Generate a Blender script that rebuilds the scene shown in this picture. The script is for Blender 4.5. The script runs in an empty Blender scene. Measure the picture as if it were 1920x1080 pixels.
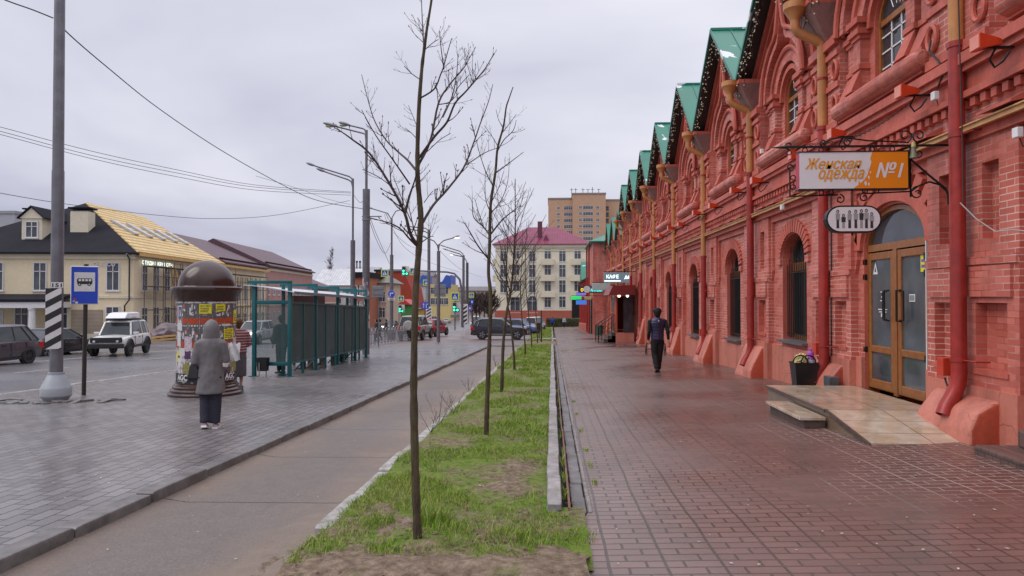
import bpy, bmesh, math, random
from mathutils import Vector, Matrix, Euler
R = math.radians; PI = math.pi
scene = bpy.context.scene
COL = scene.collection
random.seed(7)
# ------------------------------------------------------------------ camera frame
F = 1280.0; EYE = 1.61
YAW = math.atan(75/F); PITCH = math.atan(18/F)
CAMROT = Euler((R(90)+PITCH, 0, YAW), 'XYZ').to_matrix()
def ray(px, py): return CAMROT @ Vector(((px-960)/F, (540-py)/F, -1))
def at(px, py, Y):                      # the point a pixel shows at the distance Y along the street
    d = ray(px, py); t = Y/d.y
    return Vector((d.x*t, Y, EYE+d.z*t))
def SL(y):                              # the street falls away from the viewer
    if y < 150: return -0.03*y
    if y < 250: return -4.5-0.03*(y-150)+0.03*(y-150)**2/200
    return -6.0
CR = [(-60, -.1), (-32, -.18), (-31.9, -.30), (-20, -.30), (-11.75, -.19), (-11.7, -.03), (-3.75, .0), (-3.55, -.10), (-1.75, -.08), (-1.7, .02), (0, .02), (.4, .03), (5.2, .2), (60, .2)]
def cz(x):
    for (a, za), (b, zb) in zip(CR, CR[1:]):
        if x <= b: return za+(zb-za)*max(0, (x-a))/(b-a)
    return .2
def G(x, y): return SL(y)+cz(x)         # ground height
def gp(px, py):                         # where the pixel's ray meets the ground
    lo, hi = 2.0, 300.0
    for _ in range(50):
        m = (lo+hi)/2; p = at(px, py, m)
        if p.z > G(p.x, m): lo = m
        else: hi = m
    p = at(px, py, lo); return Vector((p.x, p.y, G(p.x, p.y)))
cam = bpy.data.cameras.new('camera'); cam.sensor_width = 36; cam.lens = 24.0; cam.clip_end = 5000; cam.clip_start = .05
co = bpy.data.objects.new('camera', cam); COL.objects.link(co)
co.location = (0, 0, EYE); co.rotation_euler = CAMROT.to_euler(); scene.camera = co
scene.view_settings.view_transform = 'Standard'; scene.view_settings.look = 'None'
scene.view_settings.exposure = .38; scene.view_settings.gamma = 1
scene.render.engine = 'CYCLES'
try:
    scene.cycles.max_bounces = 6; scene.cycles.transparent_max_bounces = 12
    scene.cycles.use_denoising = True
except Exception: pass
# ------------------------------------------------------------------ materials
def lin(c):
    return tuple((v/255/12.92 if v/255 <= .04045 else ((v/255+.055)/1.055)**2.4) for v in c)
MATS = {}
class NT:
    def __init__(s, name):
        s.m = bpy.data.materials.new(name); s.m.use_nodes = True; s.t = s.m.node_tree
        s.b = s.t.nodes['Principled BSDF']; s.out = s.t.nodes['Material Output']
    def n(s, typ, **kw):
        o = s.t.nodes.new(typ)
        for k, v in kw.items():
            if k.startswith('i_'):
                o.inputs[k[2:].replace('_', ' ')].default_value = v
            else: setattr(o, k, v)
        return o
    def l(s, a, b): s.t.links.new(a, b)
    def coord(s, out='Object'):
        if not hasattr(s, 'tc'): s.tc = s.n('ShaderNodeTexCoord')
        return s.tc.outputs[out]
    def noise(s, scale, detail=4, rough=.55, vec=None, dist=0):
        o = s.n('ShaderNodeTexNoise'); o.inputs['Scale'].default_value = scale; o.inputs['Detail'].default_value = detail
        o.inputs['Roughness'].default_value = rough; o.inputs['Distortion'].default_value = dist
        s.l(vec if vec is not None else s.coord(), o.inputs['Vector']); return o.outputs['Fac']
    def ramp(s, fac, stops, interp='LINEAR'):
        o = s.n('ShaderNodeValToRGB'); e = o.color_ramp.elements; o.color_ramp.interpolation = interp
        while len(e) > 1: e.remove(e[-1])
        for i, (p, c) in enumerate(stops):
            c = (c, c, c) if isinstance(c, (int, float)) else c
            x = e[0] if i == 0 else e.new(p)
            x.position = p; x.color = (*c[:3], 1)
        s.l(fac, o.inputs['Fac']); return o.outputs['Color']
    def mix(s, fac, a, b, mode='MIX'):
        o = s.n('ShaderNodeMix'); o.data_type = 'RGBA'; o.blend_type = mode
        for v, i in ((fac, 0), (a, 6), (b, 7)):
            if isinstance(v, (int, float)): o.inputs[i].default_value = v if i == 0 else (v, v, v, 1)
            elif isinstance(v, tuple): o.inputs[i].default_value = (*v[:3], 1)
            else: s.l(v, o.inputs[i])
        return o.outputs[2]
    def math(s, op, a, b=0.0):
        o = s.n('ShaderNodeMath'); o.operation = op
        for v, i in ((a, 0), (b, 1)):
            if isinstance(v, (int, float)): o.inputs[i].default_value = v
            else: s.l(v, o.inputs[i])
        return o.outputs[0]
    def bump(s, h, strength=.3, dist=.02):
        o = s.n('ShaderNodeBump'); o.inputs['Strength'].default_value = strength; o.inputs['Distance'].default_value = dist
        s.l(h, o.inputs['Height']); s.l(o.outputs['Normal'], s.b.inputs['Normal']); return o
    def set(s, color=None, rough=None, metal=None, spec=None):
        for k, v in (('Base Color', color), ('Roughness', rough), ('Metallic', metal), ('Specular IOR Level', spec)):
            if v is None: continue
            if isinstance(v, (int, float)): s.b.inputs[k].default_value = v
            elif isinstance(v, tuple): s.b.inputs[k].default_value = (*v[:3], 1)
            else: s.l(v, s.b.inputs[k])
    def xy(s, mapping='wall'):
        """flat coordinates: the wall's run and height, whatever way the face looks"""
        sp = s.n('ShaderNodeSeparateXYZ'); s.l(s.coord(), sp.inputs[0])
        if mapping == 'ground':
            c = s.n('ShaderNodeCombineXYZ'); s.l(sp.outputs[1], c.inputs[0]); s.l(sp.outputs[0], c.inputs[1]); return c.outputs[0]
        nn = s.n('ShaderNodeSeparateXYZ'); s.l(s.coord('Normal'), nn.inputs[0])
        g = s.math('GREATER_THAN', s.math('ABSOLUTE', nn.outputs[0]), .6)
        u = s.math('ADD', s.math('MULTIPLY', g, sp.outputs[1]), s.math('MULTIPLY', s.math('SUBTRACT', 1.0, g), sp.outputs[0]))
        c = s.n('ShaderNodeCombineXYZ'); s.l(u, c.inputs[0]); s.l(sp.outputs[2], c.inputs[1]); return c.outputs[0]
    def brick(s, vec, c1, c2, mortar, w, h, m, offset=.5, smooth=.1, bias=0.0):
        o = s.n('ShaderNodeTexBrick'); o.offset = offset
        for k, v in (('Color1', c1), ('Color2', c2), ('Mortar', mortar)): o.inputs[k].default_value = (*v, 1)
        for k, v in (('Scale', 1), ('Mortar Size', m), ('Mortar Smooth', smooth), ('Bias', bias), ('Brick Width', w), ('Row Height', h)): o.inputs[k].default_value = v
        s.l(vec, o.inputs['Vector']); return o
def mat(name, color, rough=.6, metal=0, var=.12, scale=6.0, bump=0.0, spec=.5, emit=0, dirt=None, tc='Object'):
    """a plain coloured surface with uneven tone and gloss"""
    if name in MATS: return MATS[name]
    n = NT(name); v = n.coord(tc)
    f = n.noise(scale, 5, .6, v); f2 = n.noise(scale*.23, 3, .5, v)
    c = n.ramp(f, [(.3, tuple(x*(1-var) for x in color)), (.7, tuple(min(1, x*(1+var)) for x in color))])
    if dirt:
        c = n.mix(n.ramp(f2, [(.45, 0.0), (.75, dirt[1])]), c, dirt[0])
    n.set(c, n.ramp(f2, [(.3, max(.02, rough*.82)), (.75, min(1, rough*1.15))]), metal, spec)
    if bump: n.bump(f, bump, .01)
    if emit:
        n.b.inputs['Emission Color'].default_value = (*color, 1); n.b.inputs['Emission Strength'].default_value = emit
    MATS[name] = n.m; return n.m
def glassy(name, tint=(.02, .025, .03), rough=.06):
    """window glass with a dark room behind"""
    if name in MATS: return MATS[name]
    n = NT(name); f = n.noise(1.3, 3, .5)
    n.set(n.ramp(f, [(.3, tuple(x*.5 for x in tint)), (.7, tuple(x*1.5 for x in tint))]), rough, 0, .6)
    n.b.inputs['IOR'].default_value = 1.5
    f2 = n.noise(.8, 1, .5); n.bump(f2, .06, .05)
    MATS[name] = n.m; return n.m
def seeglass(name, tint=(.8, .9, .9), alpha=.35, rough=.05):
    if name in MATS: return MATS[name]
    n = NT(name); n.set(tuple(x*.2 for x in tint), rough, 0, .5); n.b.inputs['Alpha'].default_value = alpha
    MATS[name] = n.m; return n.m
# ------------------------------------------------------------------ mesh builder
class MB:
    def __init__(s): s.v = []; s.f = []; s.mi = []; s.sm = []
    def add(s, vs, fs, mi=0, smooth=False):
        o = len(s.v); s.v += [tuple(p) for p in vs]
        for f in fs: s.f.append(tuple(i+o for i in f)); s.mi.append(mi); s.sm.append(smooth)
        return s
    def box(s, x0, x1, y0, y1, z0, z1, mi=0, M=None):
        if x0 > x1: x0, x1 = x1, x0
        if y0 > y1: y0, y1 = y1, y0
        if z0 > z1: z0, z1 = z1, z0
        vs = [(x0,y0,z0),(x1,y0,z0),(x1,y1,z0),(x0,y1,z0),(x0,y0,z1),(x1,y0,z1),(x1,y1,z1),(x0,y1,z1)]
        if M is not None: vs = [M @ Vector(v) for v in vs]
        return s.add(vs, [(0,3,2,1),(4,5,6,7),(0,1,5,4),(1,2,6,5),(2,3,7,6),(3,0,4,7)], mi)
    def bbox(s, x0, x1, y0, y1, z0, z1, b=.01, mi=0, M=None):
        """a box with chamfered edges"""
        if x0 > x1: x0, x1 = x1, x0
        if y0 > y1: y0, y1 = y1, y0
        if z0 > z1: z0, z1 = z1, z0
        b = min(b, (x1-x0)/2.2, (y1-y0)/2.2, (z1-z0)/2.2)
        bm = bmesh.new(); bmesh.ops.create_cube(bm, size=1)
        for v in bm.verts: v.co = Vector(((x0+x1)/2+v.co.x*(x1-x0), (y0+y1)/2+v.co.y*(y1-y0), (z0+z1)/2+v.co.z*(z1-z0)))
        bmesh.ops.bevel(bm, geom=list(bm.edges), offset=b, segments=2, profile=.5, affect='EDGES')
        return s.bm(bm, mi, M)
    def bm(s, bm, mi=0, M=None, smooth=False):
        bm.verts.index_update()
        vs = [(M @ v.co if M is not None else v.co.copy()) for v in bm.verts]
        fs = [[v.index for v in f.verts] for f in bm.faces]; bm.free()
        return s.add(vs, fs, mi, smooth)
    def prism(s, pts, d, mi=0, smooth=False):
        """polygon pts (3-D, planar) extruded by the vector d"""
        n = len(pts); d = Vector(d); a = [Vector(p) for p in pts]; b = [p+d for p in a]
        nn = Vector((0,0,0))
        for i in range(n): nn += a[i].cross(a[(i+1) % n])
        fl = nn.dot(d) > 0
        bot = tuple(range(n-1, -1, -1)); top = tuple(range(n, 2*n))
        fs = [bot, top]+[(i, (i+1) % n, n+(i+1) % n, n+i) for i in range(n)]
        if not fl: fs = [tuple(reversed(f)) for f in fs]
        return s.add(a+b, fs, mi, smooth)
    def tube(s, pts, r, n=8, mi=0, cap=True, closed=False, flat=None):
        pts = [Vector(p) for p in pts]; m = len(pts)
        if m < 2: return s
        rs = r if isinstance(r, (list, tuple)) else [r]*m
        vs = []; prev = None
        for i, p in enumerate(pts):
            if closed: t = pts[(i+1) % m]-pts[i-1]
            else: t = pts[min(i+1, m-1)]-pts[max(i-1, 0)]
            if t.length < 1e-9: t = Vector((0,0,1))
            t.normalize()
            if prev is None:
                a = Vector((0,0,1)) if abs(t.z) < .9 else Vector((0,1,0))
                u = t.cross(a).normalized()
            else:
                u = prev-t*prev.dot(t)
                u = u.normalized() if u.length > 1e-6 else t.orthogonal().normalized()
            w = t.cross(u); prev = u
            for k in range(n):
                an = 2*PI*k/n
                vs.append(p+(u*math.cos(an)+w*math.sin(an))*rs[i])
        fs = []
        for i in range(m if closed else m-1):
            j = (i+1) % m
            for k in range(n):
                k2 = (k+1) % n
                fs.append((i*n+k, i*n+k2, j*n+k2, j*n+k))
        if cap and not closed: fs += [tuple(range(n-1, -1, -1)), tuple(range((m-1)*n, m*n))]
        return s.add(vs, fs, mi, n > 5)
    def bprism(s, pts, d, b=.04, mi=0, side=None):
        """an extruded polygon with rounded edges; faces looking along the run may take another material"""
        bm = bmesh.new(); d = Vector(d); a = [bm.verts.new(p) for p in pts]; e = [bm.verts.new(Vector(p)+d) for p in pts]; n = len(pts)
        bm.faces.new(a); bm.faces.new(list(reversed(e)))
        for i in range(n): bm.faces.new((a[i], e[i], e[(i+1) % n], a[(i+1) % n]))
        bmesh.ops.recalc_face_normals(bm, faces=bm.faces); bmesh.ops.bevel(bm, geom=list(bm.edges), offset=b, segments=3, profile=.5, affect='EDGES'); bm.normal_update(); bm.verts.index_update()
        dn = d.normalized(); o = len(s.v); s.v += [tuple(v.co) for v in bm.verts]
        for f in bm.faces: s.f.append(tuple(v.index+o for v in f.verts)); s.mi.append(side if side is not None and abs(f.normal.dot(dn)) > .8 else mi); s.sm.append(True)
        bm.free(); return s
    def lathe(s, prof, n=24, c=(0,0,0), mi=0, ax='z', smooth=True, a0=0, a1=2*PI):
        full = abs(a1-a0-2*PI) < 1e-6; m = n if full else n+1
        vs = []
        for (r, z) in prof:
            for k in range(m):
                a = a0+(a1-a0)*k/n
                p = (r*math.cos(a), r*math.sin(a), z)
                if ax == 'x': p = (p[2], p[0], p[1])
                elif ax == 'y': p = (p[1], p[2], p[0])
                vs.append((c[0]+p[0], c[1]+p[1], c[2]+p[2]))
        fs = []
        for i in range(len(prof)-1):
            for k in range(n):
                k2 = (k+1) % m
                fs.append((i*m+k, i*m+k2, (i+1)*m+k2, (i+1)*m+k))
        return s.add(vs, fs, mi, smooth)
    def ball(s, c, r, n=12, mi=0, sc=(1,1,1), M=None):
        bm = bmesh.new(); bmesh.ops.create_uvsphere(bm, u_segments=n, v_segments=max(6, n*2//3), radius=1)
        for v in bm.verts: v.co = Vector((c[0]+v.co.x*r*sc[0], c[1]+v.co.y*r*sc[1], c[2]+v.co.z*r*sc[2]))
        return s.bm(bm, mi, M, True)
    def loft(s, rings, mi=0, smooth=True, cap=True):
        n = len(rings[0]); vs = [p for r in rings for p in r]; fs = []
        for i in range(len(rings)-1):
            for k in range(n):
                k2 = (k+1) % n; fs.append((i*n+k, i*n+k2, (i+1)*n+k2, (i+1)*n+k))
        if cap: fs += [tuple(range(n-1, -1, -1)), tuple(range((len(rings)-1)*n, len(rings)*n))]
        return s.add(vs, fs, mi, smooth)
    def xform(s, M):
        s.v = [tuple(M @ Vector(p)) for p in s.v]; return s
    def build(s, name, mats, parent=None, world=False, auto=True, recalc=False):
        me = bpy.data.meshes.new(name)
        vs = s.v
        if world and parent is not None:
            Mi = WM(parent).inverted(); vs = [tuple(Mi @ Vector(p)) for p in vs]
        me.from_pydata(vs, [], s.f); 
        if not isinstance(mats, (list, tuple)): mats = [mats]
        for m in mats: me.materials.append(m)
        me.polygons.foreach_set('material_index', s.mi); me.polygons.foreach_set('use_smooth', s.sm)
        me.update()
        if recalc:
            bm = bmesh.new(); bm.from_mesh(me); bmesh.ops.recalc_face_normals(bm, faces=bm.faces); bm.to_mesh(me); bm.free()
        if auto and any(s.sm):
            try: me.set_sharp_from_angle(angle=R(28))
            except Exception: pass
        o = bpy.data.objects.new(name, me); COL.objects.link(o)
        if parent is not None: o.parent = parent
        return o
def WM(o):
    M = Matrix.LocRotScale(o.location, o.rotation_euler, o.scale)
    return WM(o.parent) @ M if o.parent else M
def tag(o, label=None, cat=None, group=None, kind=None):
    if label: o['label'] = label
    if cat: o['category'] = cat
    if group: o['group'] = group
    if kind: o['kind'] = kind
    return o
def thing(name, label, cat, loc=(0,0,0), rz=0, group=None):
    o = bpy.data.objects.new(name, None); COL.objects.link(o); o.empty_display_size = .2
    o.location = loc; o.rotation_euler = (0, 0, rz)
    return tag(o, label, cat, group)
KIDS = {}
def dup(root, loc=None, rz=None, label=None, group=None, scale=None, parent=None):
    r = root.copy(); COL.objects.link(r)
    if loc is not None: r.location = loc
    if rz is not None: r.rotation_euler = (0, 0, rz)
    if scale is not None: r.scale = scale
    if label: r['label'] = label
    if group: r['group'] = group
    if parent is not None: r.parent = parent
    for ch in [o for o in COL.objects if o.parent == root]:
        dup(ch, parent=r)
    return r
FONT = None
def text_mesh(txt, size=1.0, bold=0.0, shear=0.0, depth=0.0, align='CENTER', spacing=1.0):
    """lettering as verts, faces lying in the x-z plane, facing -y"""
    cu = bpy.data.curves.new('lettering', 'FONT'); cu.body = txt; cu.size = size; cu.shear = shear; cu.offset = bold
    cu.align_x = align; cu.align_y = 'CENTER'; cu.extrude = depth; cu.resolution_u = 4; cu.space_character = spacing
    o = bpy.data.objects.new('lettering', cu); COL.objects.link(o)
    dg = bpy.context.evaluated_depsgraph_get(); me = o.evaluated_get(dg).to_mesh()
    vs = [(v.co.x, -v.co.z, v.co.y) for v in me.vertices]; fs = [tuple(p.vertices) for p in me.polygons]
    o.evaluated_get(dg).to_mesh_clear(); bpy.data.objects.remove(o); bpy.data.curves.remove(cu)
    return vs, fs
def add_text(mb, txt, size, M, mi=0, fit=None, **kw):
    vs, fs = text_mesh(txt, size, **kw)
    if not vs: return
    if fit:
        x0 = min(v[0] for v in vs); x1 = max(v[0] for v in vs); z0 = min(v[2] for v in vs); z1 = max(v[2] for v in vs)
        sx = fit[0]/(x1-x0); sz = (fit[1]/(z1-z0)) if len(fit) > 1 else sx
        vs = [((v[0]-(x0+x1)/2)*sx, v[1], (v[2]-(z0+z1)/2)*sz) for v in vs]
    mb.add([M @ Vector(v) for v in vs], fs, mi)
def TR(x, y, z, rz=0, rx=0, ry=0): return Matrix.Translation((x, y, z)) @ Euler((rx, ry, rz)).to_matrix().to_4x4()
def remeshed(mb, vox=.02, smooth=3):
    """one continuous skin over overlapping shapes"""
    me = bpy.data.meshes.new('body'); me.from_pydata(mb.v, [], mb.f); me.update()
    o = bpy.data.objects.new('body', me); COL.objects.link(o)
    m = o.modifiers.new('r', 'REMESH'); m.mode = 'VOXEL'; m.voxel_size = vox
    m2 = o.modifiers.new('s', 'SMOOTH'); m2.iterations = smooth; m2.factor = .5
    dg = bpy.context.evaluated_depsgraph_get(); e = o.evaluated_get(dg); d = e.to_mesh()
    out = MB(); out.add([v.co.copy() for v in d.vertices], [tuple(p.vertices) for p in d.polygons], 0, True)
    e.to_mesh_clear(); bpy.data.objects.remove(o); bpy.data.meshes.remove(me)
    return out
# ------------------------------------------------------------------ sky and sun
w = bpy.data.worlds.new('World'); scene.world = w; w.use_nodes = True
t = w.node_tree; t.nodes.clear()
out = t.nodes.new('ShaderNodeOutputWorld'); mx = t.nodes.new('ShaderNodeMixShader')
sky = t.nodes.new('ShaderNodeTexSky'); sky.sky_type = 'NISHITA'; sky.sun_disc = False
SUN_EL, SUN_ROT = R(48), R(-110)
sky.sun_elevation = SUN_EL; sky.sun_rotation = SUN_ROT; sky.air_density = 1.5; sky.dust_density = 3
b1 = t.nodes.new('ShaderNodeBackground'); b1.inputs['Strength'].default_value = .08
b2 = t.nodes.new('ShaderNodeBackground'); b2.inputs['Strength'].default_value = 1.0
tc = t.nodes.new('ShaderNodeTexCoord'); sp = t.nodes.new('ShaderNodeSeparateXYZ'); t.links.new(tc.outputs['Generated'], sp.inputs[0])
# cloud layer: direction flattened on to a ceiling
mz = t.nodes.new('ShaderNodeMath'); mz.operation = 'MAXIMUM'; mz.inputs[1].default_value = 0; t.links.new(sp.outputs[2], mz.inputs[0])
az = t.nodes.new('ShaderNodeMath'); az.operation = 'ADD'; az.inputs[1].default_value = .22; t.links.new(mz.outputs[0], az.inputs[0])
dv = t.nodes.new('ShaderNodeVectorMath'); dv.operation = 'DIVIDE'; cc = t.nodes.new('ShaderNodeCombineXYZ')
for i in range(3): t.links.new(az.outputs[0], cc.inputs[i])
t.links.new(tc.outputs['Generated'], dv.inputs[0]); t.links.new(cc.outputs[0], dv.inputs[1])
nz = t.nodes.new('ShaderNodeTexNoise'); nz.inputs['Scale'].default_value = .55; nz.inputs['Detail'].default_value = 5; nz.inputs['Roughness'].default_value = .5; nz.inputs['Distortion'].default_value = .3
t.links.new(dv.outputs[0], nz.inputs['Vector'])
cr = t.nodes.new('ShaderNodeValToRGB'); e = cr.color_ramp.elements
e[0].position = .32; e[0].color = (.32, .335, .45, 1); e[1].position = .68; e[1].color = (.69, .685, .76, 1)
t.links.new(nz.outputs['Fac'], cr.inputs['Fac'])
gr = t.nodes.new('ShaderNodeValToRGB'); e = gr.color_ramp.elements          # an overcast sky is brightest overhead
e[0].position = .0; e[0].color = (1, 1, 1, 1); e[1].position = 1; e[1].color = (3.0, 2.9, 2.7, 1)
x = e.new(.40); x.color = (1.0, 1.0, 1.0, 1)
t.links.new(mz.outputs[0], gr.inputs['Fac'])
mm = t.nodes.new('ShaderNodeMix'); mm.data_type = 'RGBA'; mm.blend_type = 'MULTIPLY'; mm.inputs[0].default_value = 1
t.links.new(cr.outputs[0], mm.inputs[6]); t.links.new(gr.outputs[0], mm.inputs[7])
t.links.new(mm.outputs[2], b2.inputs['Color']); t.links.new(sky.outputs[0], b1.inputs['Color'])
mx.inputs[0].default_value = .95; t.links.new(b1.outputs[0], mx.inputs[1]); t.links.new(b2.outputs[0], mx.inputs[2]); t.links.new(mx.outputs[0], out.inputs[0])
sl = bpy.data.lights.new('sun', 'SUN'); sl.energy = 1.1; sl.angle = R(40); sl.color = (1, .96, .9)
so = bpy.data.objects.new('sun', sl); COL.objects.link(so)
sd = Vector((math.sin(SUN_ROT)*math.cos(SUN_EL), math.cos(SUN_ROT)*math.cos(SUN_EL), math.sin(SUN_EL)))
so.rotation_euler = sd.to_track_quat('Z', 'Y').to_euler(); so.location = sd*100
# ================================================================== GROUND
def ys(a, b, step):
    n = max(1, int(round((b-a)/step))); return [a+(b-a)*i/n for i in range(n+1)]
def sheet(name, x0, x1, yl, dz, m, nx=1, rough=0.0, kind='structure', zf=None):
    """a strip of ground following the slope of the street"""
    f0 = x0 if callable(x0) else (lambda y: x0); f1 = x1 if callable(x1) else (lambda y: x1)
    mb = MB(); rows = []
    for y in yl:
        for i in range(nx+1):
            x = f0(y)+(f1(y)-f0(y))*i/nx
            z = (zf(x, y) if zf else G(x, y))+dz
            if rough: z += rough*(random.random()-.5)
            mb.v.append((x, y, z))
    n = nx+1
    for j in range(len(yl)-1):
        for i in range(nx):
            mb.f.append((j*n+i, j*n+i+1, (j+1)*n+i+1, (j+1)*n+i)); mb.mi.append(0); mb.sm.append(True)
    o = mb.build(name, m, auto=False); tag(o, kind=kind); return o
# --- materials
def m_walk():
    n = NT('wet red pavers'); v = n.xy('ground')
    sp = n.n('ShaderNodeSeparateXYZ'); n.l(n.coord(), sp.inputs[0])
    ux = sp.outputs[0]
    wob = n.noise(.9, 3, .5)
    ux = n.math('ADD', ux, n.math('MULTIPLY', n.math('SUBTRACT', wob, .5), .05))
    uy = n.math('ADD', sp.outputs[1], n.math('MULTIPLY', n.math('SUBTRACT', n.noise(.8, 2, .5), .5), .05))
    c = n.n('ShaderNodeCombineXYZ'); n.l(ux, c.inputs[0]); n.l(uy, c.inputs[1])
    b = n.brick(c.outputs[0], (.22,.22,.22), (.8,.8,.8), (0,0,0), .24, .115, .0085, .5, .15)
    band = n.math('ABSOLUTE', n.math('SUBTRACT', n.math('FRACT', n.math('DIVIDE', ux, .36)), .5))
    line = n.math('GREATER_THAN', band, .472)
    joint = n.math('MAXIMUM', b.outputs['Fac'], line)
    f = n.noise(1.1, 5, .6); f2 = n.noise(.35, 3, .5); f3 = n.noise(40, 3, .6)
    col = n.ramp(b.outputs['Color'], [(.15, (.095,.056,.05)), (.5, (.155,.082,.07)), (.9, (.225,.115,.095))])
    side = n.ramp(sp.outputs[0], [(0, 0.0), (1, 1.0)])
    mr = n.n('ShaderNodeMapRange'); mr.inputs['From Min'].default_value = .8; mr.inputs['From Max'].default_value = 3.9; n.l(n.math('ADD', sp.outputs[0], n.math('MULTIPLY', n.math('SUBTRACT', f2, .5), 3.0)), mr.inputs['Value'])
    col = n.mix(mr.outputs[0], n.mix(.55, col, (.235, .185, .168)), n.mix(.5, col, (.105, .038, .026)))
    col = n.mix(n.ramp(f, [(.35, 0.0), (.8, .5)]), col, (.10, .075, .065))
    col = n.mix(n.math('MULTIPLY', joint, .85), col, n.mix(mr.outputs[0], (.062, .05, .045), n.mix(n.ramp(f2, [(.40, 0.0), (.56, 1.0)]), (.06, .045, .04), (.36, .27, .24))))
    col = n.mix(n.ramp(f3, [(.6, 0.0), (.8, .25)]), col, (.05, .04, .035))
    n.set(col, n.ramp(f2, [(.32, .13), (.50, .33), (.72, .52)]), 0, .45)
    h = n.math('SUBTRACT', n.math('ADD', n.math('ADD', n.math('MULTIPLY', f3, .15), n.math('MULTIPLY', f, .8)), n.math('MULTIPLY', b.outputs['Color'], .35)), n.math('MULTIPLY', joint, .9))
    n.bump(h, .8, .016); return n.m
def m_plaza():
    n = NT('wet grey pavers'); sp = n.n('ShaderNodeSeparateXYZ'); n.l(n.coord(), sp.inputs[0])
    a = .0
    c = n.n('ShaderNodeCombineXYZ'); n.l(sp.outputs[1], c.inputs[0]); n.l(sp.outputs[0], c.inputs[1])
    b = n.brick(c.outputs[0], (.25,.25,.25), (.8,.8,.8), (0,0,0), .29, .145, .008, .5, .15)
    f = n.noise(.7, 5, .6); f2 = n.noise(.22, 3, .55); f3 = n.noise(35, 3, .6)
    col = n.ramp(b.outputs['Color'], [(.2, (.115,.106,.108)), (.85, (.20,.186,.188))])
    col = n.mix(n.ramp(f, [(.4, 0.0), (.75, .55)]), col, (.115, .092, .08))
    col = n.mix(n.math('MULTIPLY', b.outputs['Fac'], .9), col, (.035, .032, .03))
    col = n.mix(n.ramp(f3, [(.6, 0.0), (.8, .3)]), col, (.05, .045, .045))
    n.set(col, n.ramp(f2, [(.35, .20), (.52, .34), (.70, .50)]), 0, .45)
    h = n.math('SUBTRACT', n.math('ADD', n.math('ADD', n.math('MULTIPLY', f, .9), n.math('MULTIPLY', f3, .1)), n.math('MULTIPLY', b.outputs['Color'], .3)), n.math('MULTIPLY', b.outputs['Fac'], .9))
    n.bump(h, .8, .016); return n.m
def m_asphalt(name, c1, c2, mud=None, r=(.2, .5), crack=True, grain=60):
    n = NT(name); f = n.noise(.6, 5, .6); f2 = n.noise(.25, 4, .55, None, .4); f3 = n.noise(grain, 3, .7); f4 = n.noise(grain*3, 2, .6)
    col = n.ramp(f3, [(.3, c1), (.7, c2)])
    col = n.mix(n.ramp(f4, [(.62, 0.0), (.75, .5)]), col, tuple(x*2.0 for x in c2))
    col = n.mix(n.ramp(f, [(.4, 0.0), (.7, .5)]), col, tuple(x*.72 for x in c1))
    if mud: col = n.mix(n.ramp(n.noise(.5, 6, .65), [(.45, 0.0), (.68, .75)]), col, mud)
    if crack:
        vo = n.n('ShaderNodeTexVoronoi'); vo.feature = 'DISTANCE_TO_EDGE'; vo.inputs['Scale'].default_value = .42
        wv = n.n('ShaderNodeVectorMath'); wv.operation = 'ADD'; nn = n.n('ShaderNodeTexNoise'); nn.inputs['Scale'].default_value = 2; n.l(n.coord(), nn.inputs['Vector'])
        n.l(n.coord(), wv.inputs[0]); n.l(nn.outputs['Color'], wv.inputs[1]); n.l(wv.outputs[0], vo.inputs['Vector'])
        col = n.mix(n.ramp(vo.outputs['Distance'], [(.0, .8), (.012, 0.0)]), col, tuple(x*.35 for x in c1))
    n.set(col, n.ramp(f2, [(.35, r[0]), (.7, r[1])]), 0, .5)
    n.bump(n.math('ADD', f3, n.math('MULTIPLY', f, 1.5)), .3, .01); return n.m
def m_lane():
    """worn concrete slabs, brown with washed-on mud along both edges"""
    n = NT('muddy concrete lane'); sp = n.n('ShaderNodeSeparateXYZ'); n.l(n.coord(), sp.inputs[0])
    f = n.noise(.8, 6, .65, None, .3); f2 = n.noise(.3, 4, .55); f3 = n.noise(55, 3, .7); f4 = n.noise(6, 5, .7)
    col = n.ramp(f3, [(.3, (.105,.086,.074)), (.7, (.19,.162,.145))])
    col = n.mix(n.ramp(f4, [(.4, 0.0), (.75, .4)]), col, (.085, .072, .062))
    edge = n.math('ABSOLUTE', n.math('ADD', sp.outputs[0], 2.78))
    e2 = n.math('ADD', edge, n.math('MULTIPLY', n.math('SUBTRACT', f, .5), 2.2))
    mr = n.n('ShaderNodeMapRange'); mr.inputs['From Min'].default_value = .30; mr.inputs['From Max'].default_value = .85; n.l(e2, mr.inputs['Value'])
    col = n.mix(n.math('MULTIPLY', mr.outputs[0], .7), col, n.ramp(f4, [(.3, (.16,.115,.08)), (.7, (.235,.18,.135))]))
    jy = n.math('FRACT', n.math('ADD', n.math('DIVIDE', sp.outputs[1], 2.05), n.math('MULTIPLY', n.math('SUBTRACT', f4, .5), .025)))
    cr = n.math('LESS_THAN', jy, .011)
    col = n.mix(n.math('MULTIPLY', cr, .85), col, (.03, .025, .02))
    n.set(col, n.ramp(f2, [(.3, .42), (.7, .7)]), 0, .35)
    n.bump(n.math('SUBTRACT', n.math('ADD', n.math('MULTIPLY', f3, .6), f4), cr), .7, .015); return n.m
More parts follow.
